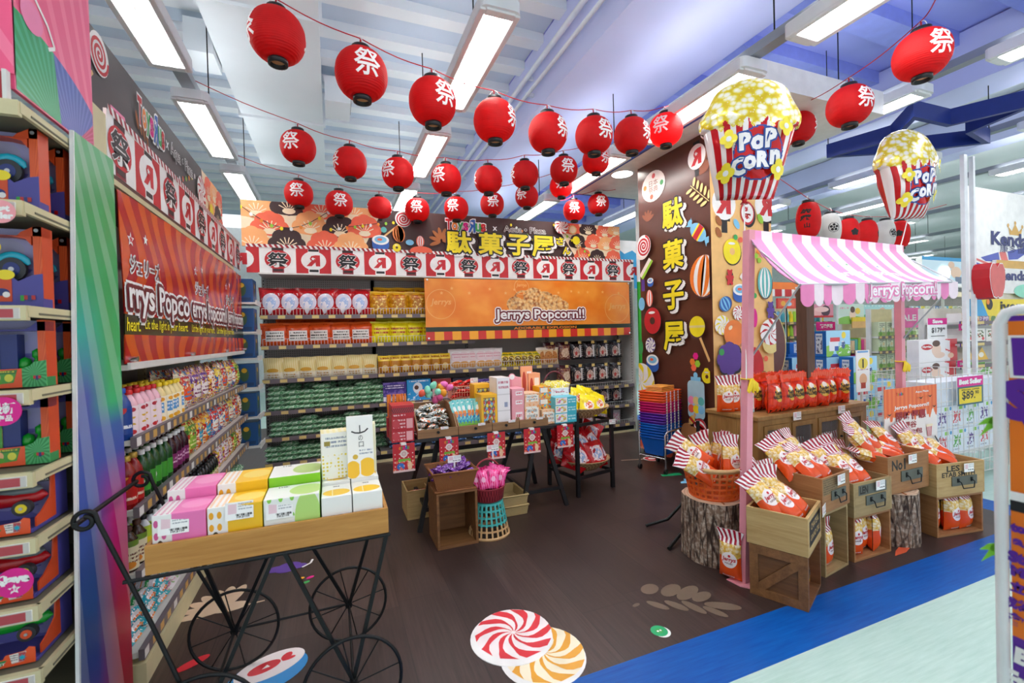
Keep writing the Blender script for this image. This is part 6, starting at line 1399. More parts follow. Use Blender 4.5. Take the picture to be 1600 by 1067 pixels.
PLY = [(-.13, -.1, .795, .1), (-.02, -.15, .79, -.15), (.1, -.12, .79, .25), (.17, -.03, .79, .5), (-.17, .0, .82, -.3), (-.06, -.04, .85, .05), (.05, -.02, .85, -.1), (-.1, .08, .86, .2), (.03, .08, .85, -.2), (.12, .08, .83, .3)]
for i, (x, y, z, r_) in enumerate(PLY): P['yl'].put(TR(2.265+x*1.25, 3.92+y*1.1, z-.06, r_, R(-28), random.uniform(-.5, .5)), f'yellow lollipop bag, {ORD[i]} in the heap of the upper woven bowl', 'yellow lollipop bags')
RLY = [(-.16, -.1, .28, .2), (-.05, -.16, .28, -.1), (.07, -.15, .28, .15), (.16, -.07, .28, .5), (-.19, .02, .3, -.5), (-.1, -.05, .38, .1), (.02, -.07, .39, -.2), (.12, -.03, .38, .3), (-.05, .08, .44, .1), (.06, .06, .45, -.3), (-.14, .1, .36, .4), (.15, .08, .36, -.4)]
for i, (x, y, z, r_) in enumerate(RLY): P['rl'].put(TR(2.265+x*1.25, 3.92+y*1.1, z-.06, r_, R(-25), random.uniform(-.6, .6)), f'red sweet bag with pale figure, {ORD[i]} in the heap of the lower woven bowl', 'red sweet bags')

# ------------------------------------------------------------------ things standing in front of the table
cr = thing('wooden_crate', 'open brown wooden crate standing on end before the trestle table', 'crate', (.79, 3.32, 0)); L = T(-.79, -3.32, 0)
X0, X1, Y0, Y1, H_ = .645, .945, 3.165, 3.47, .40
for nm, bb in (('side_board', (X0, Y0, 0, X0+.018, Y1, H_)), ('side_board', (X1-.018, Y0, 0, X1, Y1, H_)), ('base_board', (X0+.018, Y0, 0, X1-.018, Y1, .018)), ('top_board', (X0+.018, Y0, H_-.018, X1-.018, Y1, H_)), ('back_board', (X0+.018, Y1-.014, .018, X1-.018, Y1, H_-.018))):
 mb = MB(); mb.box(*bb, 'crate_dark'); mb.build(nm, cr, .0015, L)
def tub(name, label, cx, cy, z0, h, w0, d0, w1, d1, m, floor=True, cat='basket', group=None, solid=False):
 """rectangular basket with sloping sides"""
 mb = MB(); t_ = .012
 def ring(w, d, z): return [(cx-w/2, cy-d/2, z), (cx+w/2, cy-d/2, z), (cx+w/2, cy+d/2, z), (cx-w/2, cy+d/2, z)]
 A, B_, C_, D = ring(w0, d0, z0), ring(w1, d1, z0+h), ring(w1-2*t_, d1-2*t_, z0+h), ring(w0-2*t_, d0-2*t_, z0+.012)
 for i in range(4):
  j = (i+1) % 4; mb.quad(A[i], A[j], B_[j], B_[i], m); mb.quad(C_[i], C_[j], D[j], D[i], m); mb.quad(B_[i], B_[j], C_[j], C_[i], m)
 mb.add(A, [(3, 2, 1, 0)], m); mb.add(D, [(0, 1, 2, 3)], m, [SQ])
 mb.tube([tuple(Vector(p)+Vector((0, 0, .0))) for p in B_], .009, m, 6, closed=True)
 return tag(mb.build(name), label, cat, group)
tub('wicker_basket', 'brown wicker basket of purple packs standing on the wooden crate', .79, 3.32, .405, .13, .26, .24, .33, .3, 'weave_brown')
tub('wicker_tray', 'flat brown wicker tray lying in front under the wicker basket', .79, 3.255, .4005, .004, .3, .17, .3, .17, 'weave_brown', cat='tray')
pr('p_violet', '5a2480', [('blob', 6, .54, 0, 1, 0, 1, '8a58b8'), ('blob', 8, .6, 0, 1, 0, 1, 'c8b0dc'), ('rect', 0, 1, .85, 1, '3f1560')], .2)
VP = Proto(pack(.11, .075, .03, 'p_violet', 14).build('purple_packet'), 'snack')
for i in range(20): VP.put(TR(.66+.055*(i % 5)+.02, 3.23+.045*(i//5), .475+.02*((i*7) % 3), random.uniform(-1, 1), random.uniform(-.5, .5), random.uniform(-.5, .5)), 'purple packet heaped in the wicker basket on the crate', 'purple packets in the wicker basket')
for i in range(4): VP.put(TR(.87+.015*i, 3.3+.03*i, .54, R(80), R(-60), random.uniform(-.3, .3)), 'purple packet sticking up at the corner of the wicker basket', 'upright purple packets')
# overturned basket, pink flower bags
def lattice(mb, prof, n, rows, m1, split, m2, w=.012, th=.006, c=(0, 0), sq=None, z_split=None):
 def pt(t, z):
  r = prof(z); return Vector((c[0]+r*math.cos(t), c[1]+r*math.sin(t), z))
 Z0, Z1 = rows[0], rows[-1]
 for z in rows:
  P_ = [pt(6.2832*i/48, z) for i in range(48)]; m = m2 if z < split else m1
  for i in range(48):
   a_, b_ = P_[i], P_[(i+1) % 48]; mb.bar(a_, b_, th, w, m)
 for k in range(n):
  t0 = 6.2832*k/n; zz = [Z0+(Z1-Z0)*i/6 for i in range(7)]
  for i in range(6): mb.bar(pt(t0, zz[i]), pt(t0, zz[i+1]), w, th, m2 if (zz[i]+zz[i+1])/2 < split else m1, (math.cos(t0), math.sin(t0), 0))
mat('turquoise', '4cbcb8', .4); mat('lattice_wood', 'd2aa78', .55)
mb = MB(); bcx, bcy = 1.07, 3.3
lattice(mb, lambda z: .155-.045*z/.25, 22, [.012+.0475*i for i in range(6)], 'turquoise', .1, 'lattice_wood', .013, .006, (bcx, bcy)); mb.lathe([(.112, .24), (.112, .252), (.001, .254)], 'turquoise', 28, TR(bcx, bcy, 0)); mb.lathe([(.15, .0), (.162, .0), (.16, .018), (.15, .018), (.15, 0)], 'lattice_wood', 32, TR(bcx, bcy, 0), cap0=False, cap1=False)
tag(mb.build('lattice_basket'), 'overturned turquoise and wood lattice basket beside the wooden crate', 'basket')
rb = thing('red_basket', 'small dark red round basket with a tall hoop handle and pink bags', 'basket', (bcx, bcy, .255)); L = T(-bcx, -bcy, -.255)
mb = MB(); mb.lathe([(.09, .255), (.115, .27), (.13, .36), (.136, .368), (.128, .37), (.11, .30)], 'weave_red', 28, TR(bcx, bcy, 0), cap1=False); mb.build('basket_body', rb, 0, L)
mb = MB(); mb.tube([(bcx+.128*math.cos(R(180*i/18)), bcy, .365+.2*math.sin(R(180*i/18))) for i in range(19)], .007, 'weave_red', 8); mb.build('handle', rb, 0, L)
pr('p_hotpink', 'e81878', [('blob', 4, .5, 0, 1, 0, 1, 'f25aa4'), ('str', 5, 0, .3, 0, .9, 'f88ac0'), ('ell', .5, .5, .2, .14, 'f7b0d4')], .2)
bag_proto('hp', 'pink_bag', 'sweet', .085, .14, .045, 'p_hotpink', 61, flare=1.5)
for i in range(12):
 a_ = 6.2832*i/9; r_ = .085 if i < 9 else .03; P['hp'].put(TR(bcx+r_*math.cos(a_), bcy+r_*math.sin(a_), .36 if i < 9 else .385, random.uniform(-.5, .5), -.35*math.sin(a_)*(-1), .35*math.cos(a_)), 'hot pink ruffled sweet bag in the dark red basket', 'hot pink sweet bags')
# baskets under the table
for j in range(2): tub('straw_basket', f'shallow straw basket under the table, {"lower" if j == 0 else "upper"} one of two', 1.33, 3.66, .003+.085*j, .08, .3, .3, .32, .32, 'weave_straw', group='straw baskets under the table')
wc = thing('wooden_crate', 'pale wooden crate lying under the left end of the trestle table', 'crate', (.70, 3.95, 0)); L = T(-.70, -3.95, 0)
for nm, bb in (('front_board', (.53, 3.80, 0, .93, 3.812, .24)), ('back_board', (.53, 4.10, 0, .93, 4.112, .24)), ('side_board', (.53, 3.812, 0, .542, 4.10, .24)), ('side_board', (.918, 3.812, 0, .93, 4.10, .24)), ('base_board', (.542, 3.812, 0, .918, 4.10, .012)), ('partition', (.725, 3.812, .012, .735, 4.10, .2))):
 mb = MB(); mb.box(*bb, 'crate_pale'); mb.build(nm, wc, .001, L)
for i in range(6): PR_.put(TR(.61+.05*(i % 3), 3.88+.08*(i//3), .16, random.uniform(-1, 1)), 'red packet in the pale crate under the table', 'red packets under the table')

# ------------------------------------------------------------------ printed column with its bulkhead
CX0, CX1, CY0, CY1, CZ = 3.6, 4.45, 3.54, 4.69, 3.53
mat('column_brown', '5a3226', .28); mat('column_tan', 'eebf78', .4)
mb = MB(); mb.box(CX0, CY0, 0, CX1, CY1, CZ, 'column_brown', front='column_tan', side='column_brown')
mb.box(CX0-.006, CY0-.006, 0, CX1+.004, CY1+.004, .06, 'dark_brown')
fL = frXn(CX0, 0, 0); a = Art(mb, fL, (-CY1, .06, -CY0, CZ), .0007)
def cl(px, py): p = gx(px, py, CX0); return -p.y, p.z
def sl(px, py, n): a_ = gx(px, py-n/2, CX0); b_ = gx(px, py+n/2, CX0); return abs(a_.z-b_.z)      # a length of n pixels there
mat('rust_leaf_soft', '8f5236', .45); mat('pale_disc', 'efe4dc', .35); mat('kraft', 'b87a48', .5); mat('jar_blue', 'a9cfe0', .4); mat('ball_orange', 'f0802a', .35)
for px, py, r_ in ((1065, 215, .4), (1040, 232, 1.1), (1100, 250, 1.8), (1006, 300, .6), (1104, 265, 2.2), (1012, 345, 1.4)):
 u, v = cl(px, py)
 for k in range(5): t_ = r_+k*.5-1; a.p(ell(u+.06*math.cos(t_), v+.06*math.sin(t_), .07, .022, 10, t_), 'rust_leaf_soft')
 a.up()
u, v = cl(1021, 291); a.p(ell(u, v, .21, .18), 'pale_disc'); a.up(); a.text('日本\n祭典', u, v+.0, .15, .17, 'rust_leaf_soft', 0); 
for k, m in enumerate(('green', 'red', 'orange', 'coral')): a.p(ell(u+.15*math.cos(1.5*k), v+.12*math.sin(1.5*k), .03, n=12), m)
a.up()
u, v = cl(1089, 245); a.p(rect(u-.03, v-.2, u+.03, v-.1), 'black'); a.p(rect(u-.045, v+.1, u+.045, v+.16), 'black'); a.up(); a.p(ell(u, v, .125, .13), 'board_white'); a.up(); a.text('R', u, v, .14, .11, 'red', .06, 0, True); a.up(); a.p(star(u-.005, v+.03, .025), 'board_white'); a.up()
u, v = cl(1094, 302); a.twig(u, v, .34, -.75)
for ch, px, py in (('駄', 1051.5, 333), ('菓', 1053, 397), ('子', 1054, 461), ('屋', 1055.5, 525)):
 u, v = cl(px, py); h = sl(px, py, 46)*.92; a.otext(ch, u, v, h, h*1.02, 'yellow', 'black', .012, .085, sh=(h*.13, -h*.09, 'board_white'), fat=.022)
u, v = cl(1094, 363); a.sweet(u, v, .13, -.75, 'sky', 'red')
u, v = cl(1103, 431); a.ball(u, v, .19, .215, 'ball_orange', 'board_white', 4, -.15)
u, v = cl(1009, 385); a.p(ell(u-.03, v-.03, .14, .13), 'pale_disc'); a.up(); a.spiral(u, v, .135, 'red', 'board_white', 3.2)
u, v = cl(1014, 422); a.p([(u-.12, v-.07), (u-.07, v-.11), (u+.12, v+.09), (u+.08, v+.12)], 'lime'); a.p([(u-.14, v-.05), (u-.1, v-.08), (u+.09, v+.11), (u+.05, v+.14)], 'pale_disc'); a.up()
u, v = cl(1020, 441); a.drum(u, v, .055); u, v = cl(1009, 446); a.p(rect(u-.03, v-.07, u+.03, v+.07), 'purple'); a.up()
u, v = cl(1019, 466); a.ball(u, v, .06, .1, 'coral', 'board_white', 3); u, v = cl(1007, 475); a.p(ell(u, v, .06, .08), 'sky'); a.up()
u, v = cl(1024, 501); a.donut(u, v, .15, 'red', 1.05); u, v = cl(1021, 539); a.pinwheel(u, v, .09, 'purple', 'board_white', 8)
u, v = cl(1024.5, 567); a.drum(u, v, .11); u, v = cl(1006, 542); a.p(ell(u, v, .05, .09), 'green'); a.up()
u, v = cl(1095, 510); a.wire([(u+.03, v-.1), (u+.16, v-.36)], .03, 'tan'); a.p(ell(u-.01, v-.015, .115), 'plum'); a.up(); a.p(ell(u, v, .11), 'yellow'); a.up(); a.p(rect(u-.11, v-.012, u+.11, v+.012), 'leaf_gold'); a.up()
for px, py, m in ((1093, 556, 'magenta'), (1088, 565, 'orange'), (1096, 568, 'lime'), (1090, 574, 'coral'), (1110, 580, 'yellow')): u, v = cl(px, py); a.p(ell(u, v, .04, n=6), m)
a.up(); u, v = cl(1111, 588); a.donut(u, v, .07, 'yellow', 1, 'column_brown')
u, v = cl(1094, 618); a.p(rrect(u-.12, v-.24, u+.12, v+.16, .05), 'jar_blue'); a.p(rect(u-.07, v+.16, u+.07, v+.2), 'sky'); a.p(ell(u, v+.22, .03), 'sky'); a.up()
for k, m in enumerate(('coral', 'yellow', 'sky', 'pink', 'leaf_gold', 'teal')): a.p(ell(u-.07+.07*(k % 3), v-.14+.09*(k//3), .045, n=12), m)
a.up(); u, v = cl(1009, 597); a.pinwheel(u, v, .24, 'yellow', 'board_white', 7)
u, v = cl(1088, 655); a.sweet(u, v, .06, .9, 'tan', 'red'); u, v = cl(1101, 666); a.ball(u, v, .085, .085, 'red', 'board_white', 4, 1.2)
u, v = cl(1084, 688)
for k in range(7): t_ = .9*k; a.p(ell(u+.11*math.cos(t_), v+.11*math.sin(t_), .085, n=14), 'kraft')
a.p(ell(u, v, .14), 'kraft'); a.up()
for px, py, m in ((1010, 672, 'ball_orange'), (1012, 700, 'coral'), (1030, 704, 'ball_orange'), (1045, 700, 'coral')): u, v = cl(px, py); a.bloom(u, v-.05, .14, m)
# tan side facing the aisle
fF = frY(0, CY0, 0); a = Art(mb, fF, (CX0, .06, CX1, CZ), .0007)
def cf(px, py): p = gy(px, py, CY0); return p.x, p.z
for px, py, s_ in ((1131, 318, 1), (1196, 322, 1)):
 u, v = cf(px, py); a.p(rect(u-.04, v-.3, u+.04, v-.16), 'black'); a.p(rect(u-.08, v-.18, u+.08, v-.13), 'black'); a.up(); a.p(ell(u, v, .16, .17), 'board_white'); a.up(); a.text('R', u, v, .18, .15, 'red', .06, 0, True); a.up()
u, v = cf(1167, 333); a.p(ell(u+.02, v-.02, .1, .13), 'black'); a.up(); a.p(ell(u, v, .1, .125), 'red'); a.up(); a.p(ell(u, v, .085, .1), 'board_white'); a.up(); a.text('祭', u, v, .12, .1, 'red', .04); a.up()
for px, py, m in ((1122, 345, 'leaf_rust'), (1122, 363, 'leaf_rust'), (1150, 350, 'sky'), (1187, 342, 'lime')): u, v = cf(px, py); a.p(ell(u, v, .035, .06, 10, .6), m)
a.up(); u, v = cf(1143, 393); a.donut(u, v, .12, 'yellow', 1.1, 'column_tan'); u, v = cf(1165, 424); a.p([(u-.1, v-.06), (u-.06, v-.1), (u+.1, v+.08), (u+.06, v+.12)], 'pale_disc'); a.up()
for px, py, m in ((1148, 371, 'green'), (1156, 375, 'coral'), (1180, 400, 'lime'), (1190, 398, 'pink'), (1184, 393, 'orange'), (1178, 462, 'green'), (1185, 407, 'lime')): u, v = cf(px, py); a.p(ell(u, v, .03, n=8), m)
a.up(); u, v = cf(1139, 433); a.bear(u, v, .16, 'red'); u, v = cf(1155, 458); a.drum(u, v, .1); u, v = cf(1193, 442); a.ball(u, v, .105, .165, 'teal', 'board_white', 4)
u, v = cf(1131, 475); a.ball(u, v, .085, .075, 'blue', 'sky', 4, .5); u, v = cf(1151, 489); a.pinwheel(u, v, .075); u, v = cf(1126, 508); a.pinwheel(u, v, .1, 'yellow', 'board_white', 8)
u, v = cf(1201, 484); a.bear(u, v, .18, 'purple'); u, v = cf(1176, 497); a.p(ell(u, v, .04, .1), 'magenta'); a.up()
u, v = cf(1144, 521); a.p(ell(u+.01, v-.02, .145), 'kraft'); a.up(); a.p(ell(u, v, .14), 'ball_orange'); a.up(); a.p(ell(u-.05, v+.06, .03, .02, 12, .6), 'cream'); a.up()
u, v = cf(1138, 562)
for k in range(8): t_ = .8*k; a.p(ell(u+.1*math.cos(t_), v+.1*math.sin(t_), .085, n=12), 'black')
a.up()
for k in range(8): t_ = .8*k; a.p(ell(u+.1*math.cos(t_)-.01, v+.1*math.sin(t_)+.015, .075, n=12), 'purple')
a.p(ell(u, v, .1), 'purple'); a.up(); u, v = cf(1179, 566); a.p(ell(u, v, .09, .17, 20, .3), 'red'); a.up()
u, v = cf(1124, 550); a.p(ell(u, v, .035), 'green'); u, v = cf(1193, 560); a.p(ell(u, v, .03), 'coral'); a.up(); u, v = cf(1190, 600); a.bloom(u, v, .12, 'leaf_rust')
u, v = cf(1198, 519); a.p(ell(u+.02, v-.13, .12, .1), 'leaf_gold'); a.up(); a.pinwheel(u+.02, v, .155, 'red', 'board_white', 8, .9)
tag(mb.build('printed_column'), 'square column printed with sweets on brown and tan and four yellow characters', 'column')
# cut-out disc fixed beside the column
mat('choc', '5e2c26', .3)
mb = MB(); p = gy(1205, 540, CY0); q0 = gy(1228, 540, CY0).x-p.x; hh = (gy(1205, 488, CY0).z-gy(1205, 594, CY0).z)/2; zc = gy(1205, 541, CY0).z
P_ = [(0, -hh)]+[(q0*math.sin(math.pi*i/20), -hh*math.cos(math.pi*i/20)) for i in range(1, 20)]+[(0, hh)]
mb.prism([(p.x+x*1.07, zc+z*1.03) for x, z in P_], frY(0, CY0+.01, 0), -.02, 0, 'leaf_gold'); mb.prism([(p.x+x, zc+z) for x, z in P_], frY(0, CY0+.01, 0), 0, .004, 'choc')
tag(mb.build('cutout_disc'), 'half round brown cut-out board sticking out from the tan side of the column', 'sign')
mat('soffit_white', 'eceae6', .5); mat('trim_blue', '1c3f9c', .45)
mb = MB(); mb.box(3.33, 2.75, CZ, 5.0, 5.75, CZ+.22, 'soffit_white'); struct(mb, 'trim_4')
mb = MB(); mb.box(3.30, 2.72, CZ-.004, 3.33, 5.78, CZ+.23, 'trim_blue'); mb.box(3.33, 5.75, CZ-.004, 5.0, 5.78, CZ+.23, 'trim_blue'); struct(mb, 'trim_5')
t = NT('spot_glow'); t.fin((1, 1, 1, 1), .4, Emission_Color=(1, .97, .9, 1), Emission_Strength=16)
p = gz(969, 271, CZ); dl = thing('downlight', 'round white downlight in the bulkhead beside the column', 'ceiling light', (p.x+.03, p.y, CZ)); mb = MB(); mb.lathe([(.13, -.012), (.15, -.008), (.15, 0), (.12, 0)], 'lamp_housing', 28, cap0=False, cap1=False); mb.build('rim', dl)
mb = MB(); mb.cyl((0, 0, -.008), (0, 0, -.002), .13, m='spot_glow', n=28); mb.build('diffuser', dl)

# ------------------------------------------------------------------ shopping baskets stacked on a trolley
bk = thing('basket_trolley', 'low chrome trolley under the stack of coloured shopping baskets', 'trolley', (3.335, 4.05, 0), R(20))
bxm, bym = .185, .135
mb = MB()
for y in (-bym-.02, bym+.02): mb.tube([(-bxm, y, .05), (-bxm, y, .40), (-bxm+.03, y, .44), (bxm-.03, y, .44), (bxm, y, .40), (bxm, y, .05)], .011, 'chrome', 8)
for x in (-bxm, bxm): mb.tube([(x, -bym-.02, .16), (x, bym+.02, .16)], .009, 'chrome', 8)
mb.build('frame', bk)
for x in (-bxm, bxm):
 for y in (-bym-.02, bym+.02): mb = MB(); mb.cyl((x, y-.012, .028), (x, y+.012, .028), .028, m='black', n=14); mb.cyl((x, y, .03), (x, y, .06), .009, m='black', n=8); mb.build('caster', bk)
def shop_basket(col):
 mb = MB(); t_ = .006
 def ring(w, d, z): return [(-w/2, -d/2, z), (w/2, -d/2, z), (w/2, d/2, z), (-w/2, d/2, z)]
 A, B_ = ring(.30, .21, 0), ring(.37, .285, .19); C_, D = ring(.357, .272, .19), ring(.29, .2, .006)
 for i in range(4): j = (i+1) % 4; mb.quad(A[i], A[j], B_[j], B_[i], col); mb.quad(C_[i], C_[j], D[j], D[i], col); mb.quad(B_[i], B_[j], C_[j], C_[i], col)
 mb.add(A, [(3, 2, 1, 0)], col); mb.add(D, [(0, 1, 2, 3)], col)
 mb.tube(ring(.375, .29, .187), .008, col, 6, True)
 for x in (-.12, -.04, .04, .12):
  for y in (-.146, .146): mb.box(x-.006, y-.004, .16, x+.006, y+.004, .194, 'board_white')
 return mb
for nm, c in (('bk_blue', '1560c0'), ('bk_violet', '5b2aa0'), ('bk_pink', 'c81f6a'), ('bk_orange', 'f0602a'), ('bk_amber', 'f5a94a')): mat(nm, c, .25)
rot = R(20); z = .175; pr_ = {k: Proto(shop_basket(k).build('shopping_basket'), 'basket') for k in ('bk_blue', 'bk_violet', 'bk_pink', 'bk_orange')}
for i in range(18):
 k = 'bk_blue' if i < 6 else ('bk_violet' if i < 10 else ('bk_pink' if i < 14 else 'bk_orange'))
 pr_[k].put(TR(3.335, 4.05, z, rot), f'{k[3:]} shopping basket, {ORD[i]} from below in the stack on the trolley', 'stacked shopping baskets'); z += .029 if i else .029
mb = MB()
for i in range(4): mb.box(-.13, -.1, z+.155+.016*i, .13, .1, z+.166+.016*i, 'bk_amber')
tr = mb.build('amber_tray', bevel=.004); tr.matrix_world = TR(3.335, 4.05, 0, rot); tag(tr, 'pile of shallow amber trays on top of the stacked shopping baskets', 'tray')

# ------------------------------------------------------------------ popcorn stall
mat('stall_pink', 'e79aa8', .45)
AW = thing('market_stall', 'pink popcorn stall frame with a striped pink and white awning', 'stall', (2.23, 2.0, 0)); AL = T(-2.23, -2.0, 0)
pL0, pL1 = Vector((2.235, 2.0, 0)), Vector((2.312, 1.985, 2.085)); pR0, pR1 = Vector((4.13, 2.19, 0)), Vector((4.135, 2.19, 2.12))
for a_, b_ in ((pL0, pL1), (pR0, pR1)): mb = MB(); mb.bar(a_, b_, .046, .046, 'stall_pink', (0, 1, 0)); mb.build('pole', AW, 0, AL)
mb = MB(); mb.prism([(2.155, 2.06), (2.165, 1.97), (2.38, 1.70), (2.46, 1.76), (2.40, 2.08)], frZ(0, 0, 0), .001, .006, 'stall_pink'); mb.build('base_plate', AW, 0, AL)
rL, rR = Vector((2.30, 1.965, 2.085)), Vector((4.14, 2.165, 2.12)); eL, eR = Vector((2.33, 1.69, 1.73)), Vector((4.19, 1.87, 1.80))
pr('awning_stripe', 'f6eaf0', [('str', 9, 0, .5, 0, 1, 'ef97c6')], .55); pr('awning_shade', 'f6eaf0', [('str', 9, 0, .5, 0, 1, 'ef97c6')], .55)
def aw(u, v):      # v 0 ridge lip bottom .. 1 eave
 t_ = rL.lerp(rR, u); e = eL.lerp(eR, u)
 if v < .12: return t_+Vector((0, -.0, -.05*v/.12))
 q = (v-.12)/.88; p = (t_+Vector((0, 0, -.05))).lerp(e, q); p.z -= .05*math.sin(math.pi*q)*(.8+.2*math.sin(9*u)); return p
mb = MB(); mb.grid(aw, 40, 16, 'awning_stripe'); mb.grid(lambda u, v: Vector(aw(1-u, v))+Vector((0, .003, -.004)), 40, 16, 'awning_shade')
def f_aw(u, v, h=0.0): q = Vector(aw(u, v)); return q+Vector((0, -.5, .8))*h
a = Art(mb, lambda u, v, h=0.0: f_aw(u, 1-v, h), None, .001)
mat('faint_white', 'fbf4f8', .5)
a.text('Jerrys Popcorn', .5, .32, .16, .42, 'faint_white', .03); a.up()
for u, v, m in ((.36, .6, 'leaf_gold'), (.42, .52, 'green'), (.55, .55, 'sky'), (.62, .5, 'blue'), (.68, .45, 'pink'), (.3, .5, 'sky')): a.p([(u, v), (u+.012, v+.02), (u+.016, v-.02)], m)
mb.build('awning_cloth', AW, 0, AL)
# scalloped valance
n = 18; mb = MB(); dv = (eR-eL); Lv = dv.length; uxv = dv.normalized()
def f_v(u, v, h=0.0): return eL+uxv*u+Vector((0, -.012*math.sin(u*14)-.004, v))+Vector((uxv.y, -uxv.x, 0))*h
mat('valance_pink', 'ec86bc', .55); mat('valance_white', 'f0dfe8', .55)
for k in range(n):
 u0, u1 = Lv*k/n, Lv*(k+1)/n; m = 'valance_pink' if k % 2 == 0 else 'valance_white'; nn = 8
 up_ = [(u0+(u1-u0)*i/nn, 0) for i in range(nn+1)]; lo_ = [(u0+(u1-u0)*i/nn, -.085-.035*math.sin(math.pi*i/nn)**.6) for i in range(nn+1)]
 for i in range(nn):
  q = [up_[i], up_[i+1], lo_[i+1], lo_[i]]
  mb.add([f_v(*x) for x in q][::-1], [(0, 1, 2, 3)], m, None, None, True); mb.add([f_v(*x, -.003) for x in q], [(0, 1, 2, 3)], m, None, None, True)
a = Art(mb, f_v, None, .0012); jerrys(a, Lv*.6, -.05, .09, .86, 'Jerrys Popcorn!!', 0, 'valance_pink', 'faint_white', 'faint_white')
mb.build('valance', AW, 0, AL)
for p_, e in ((pL1, eL), (pR1, eR)):
 mb = MB(); mb.tube([p_+Vector((0, 0, -.75)), e], .006, 'steel', 6); mb.tube([p_+Vector((0, 0, -.06)), e], .005, 'steel', 6); mb.build('brace', AW, 0, AL)
mb = MB(); mb.tube([eL, eR], .007, 'steel', 6); mb.tube([rL+Vector((0, .01, -.01)), rR+Vector((0, .01, -.01))], .01, 'stall_pink', 6); mb.build('crossbar', AW, 0, AL)
# yellow ties on the posts
def tie(p, label):
 mb = MB()
 for k in range(7): a_ = -1.2+.4*k; mb.tube([p+Vector((0, -.03, .03)), p+Vector((.03*math.sin(a_), -.045, .0)), p+Vector((.045*math.sin(a_), -.04, -.04-.01*(k % 2)))], [.008, .009, .006], 'cap_yellow', 6)
 mb.tube([p+Vector((.032*math.cos(t_), .032*math.sin(t_), .03)) for t_ in [6.2832*i/14 for i in range(14)]], .005, 'cap_yellow', 6, True)
 tag(mb.build('yellow_tie'), label, 'tie')
tie(pL0.lerp(pL1, .565), 'bunch of bright yellow balloons tied to the near pink pole'); tie(pR0.lerp(pR1, .56), 'bunch of yellow balloons tied to the far pink pole')
# wooden post behind
mb = MB(); P0 = gd(1257, 450, 3.75); mb.box(P0.x-.045, P0.y-.045, 0, P0.x+.045, P0.y+.045, P0.z, 'post_brown'); mb.box(P0.x-.047, P0.y-.047, P0.z, P0.x+.047, P0.y+.047, P0.z+.012, 'board_white')
tag(mb.build('wooden_post'), 'dark brown wooden post behind the popcorn cabinet', 'post')

# ------------------------------------------------------------------ popcorn bags
t = NT('p_popcorn_bag'); uvv, u, v = t.uv()
vo = t.voro(t.mapping(uvv, sc=(5, 10, 1)), 1.6); pop = t.mix(t.rnd(.1, .7, vo.outputs[0]), hexc('fbf3d8'), hexc('e3b84a')); pop = t.mix(t.ma('LESS_THAN', t.noise(t.mapping(uvv, sc=(6, 11, 1)), 1.4, 2), .4), pop, hexc('c99a52'))
c = t.mix(t.ma('LESS_THAN', v, t.ma('ADD', .46, t.ma('MULTIPLY', t.ma('SINE', t.ma('MULTIPLY', u, 14.0)), .015))), pop, hexc('e8541c'))
st = t.ma('LESS_THAN', t.ma('FRACT', t.ma('ADD', t.ma('MULTIPLY', u, 5), t.ma('MULTIPLY', v, 3))), .52)
c = t.mix(t.ma('GREATER_THAN', v, .74), c, t.mix(st, hexc('f4eef0'), hexc('a51e34')))
x = t.ma('DIVIDE', t.ma('SUBTRACT', u, .56), .34); y = t.ma('DIVIDE', t.ma('SUBTRACT', v, .42), .16); lab = t.ma('LESS_THAN', t.ma('ADD', t.ma('MULTIPLY', x, x), t.ma('MULTIPLY', y, y)), 1)
c = t.mix(lab, c, hexc('f6efee')); t.fin(c, .16)
mb, fr = bag(.135, .29, .085, 'p_popcorn_bag', 3, nu=10, nv=16, crimp=.2, flare=1.2)
mb.text('Jerrys', fr, .008, .124, .03, .08, 'red', .0012, .03, .15); mb.text('POPCORN', fr, .008, .102, .009, .045, 'maroon', .0012, .02); mb.flat(ell(.012, .147, .008, n=10), fr, .0012, 'red'); mb.text('POPCORN SHOP', fr, .0, .022, .008, .07, 'board_white', .0012, .02)
PC = Proto(mb.build('popcorn_bag'), 'popcorn')
pr('p_hallo_bag', 'e23a14', [('blob', 5, .52, 0, 1, 0, 1, 'd42c0e'), ('rect', 0, 1, .82, 1, 'f0502a'), ('str', 9, 3, .3, .82, 1, 'f4683e'), ('ell', .52, .5, .33, .2, 'e8b84a'), ('ell', .5, .64, .15, .075, 'f4ece0'), ('blob', 8, .57, .2, .85, .34, .6, '1c1410'), ('blob', 6, .58, .05, .95, 0, .16, '1c1410')], .2)
mat('hallo_top', 'f0441c', .2)
mb, fr = bag(.145, .285, .1, 'p_hallo_bag', 9, nu=10, nv=14, crimp=.24, flare=1.25)
mb.text('HAPPY', fr, 0, .15, .024, .075, 'black', .0012, .04); mb.text('HALLOWEEN', fr, 0, .122, .026, .11, 'black', .0012, .05)
rr_ = random.Random(4)
for k in range(9): x_ = -.07+.0175*k; mb.add([(x_-.012, -.012+.01*rr_.random(), .225), (x_+.014, -.02+.03*rr_.random(), .23), (x_+.01+.012*rr_.random(), .0+.03*rr_.random(), .287+.022*rr_.random()), (x_-.012, .01, .283+.02*rr_.random())], [(0, 1, 2, 3)], 'hallo_top')
PH = Proto(mb.build('halloween_popcorn_bag'), 'popcorn')

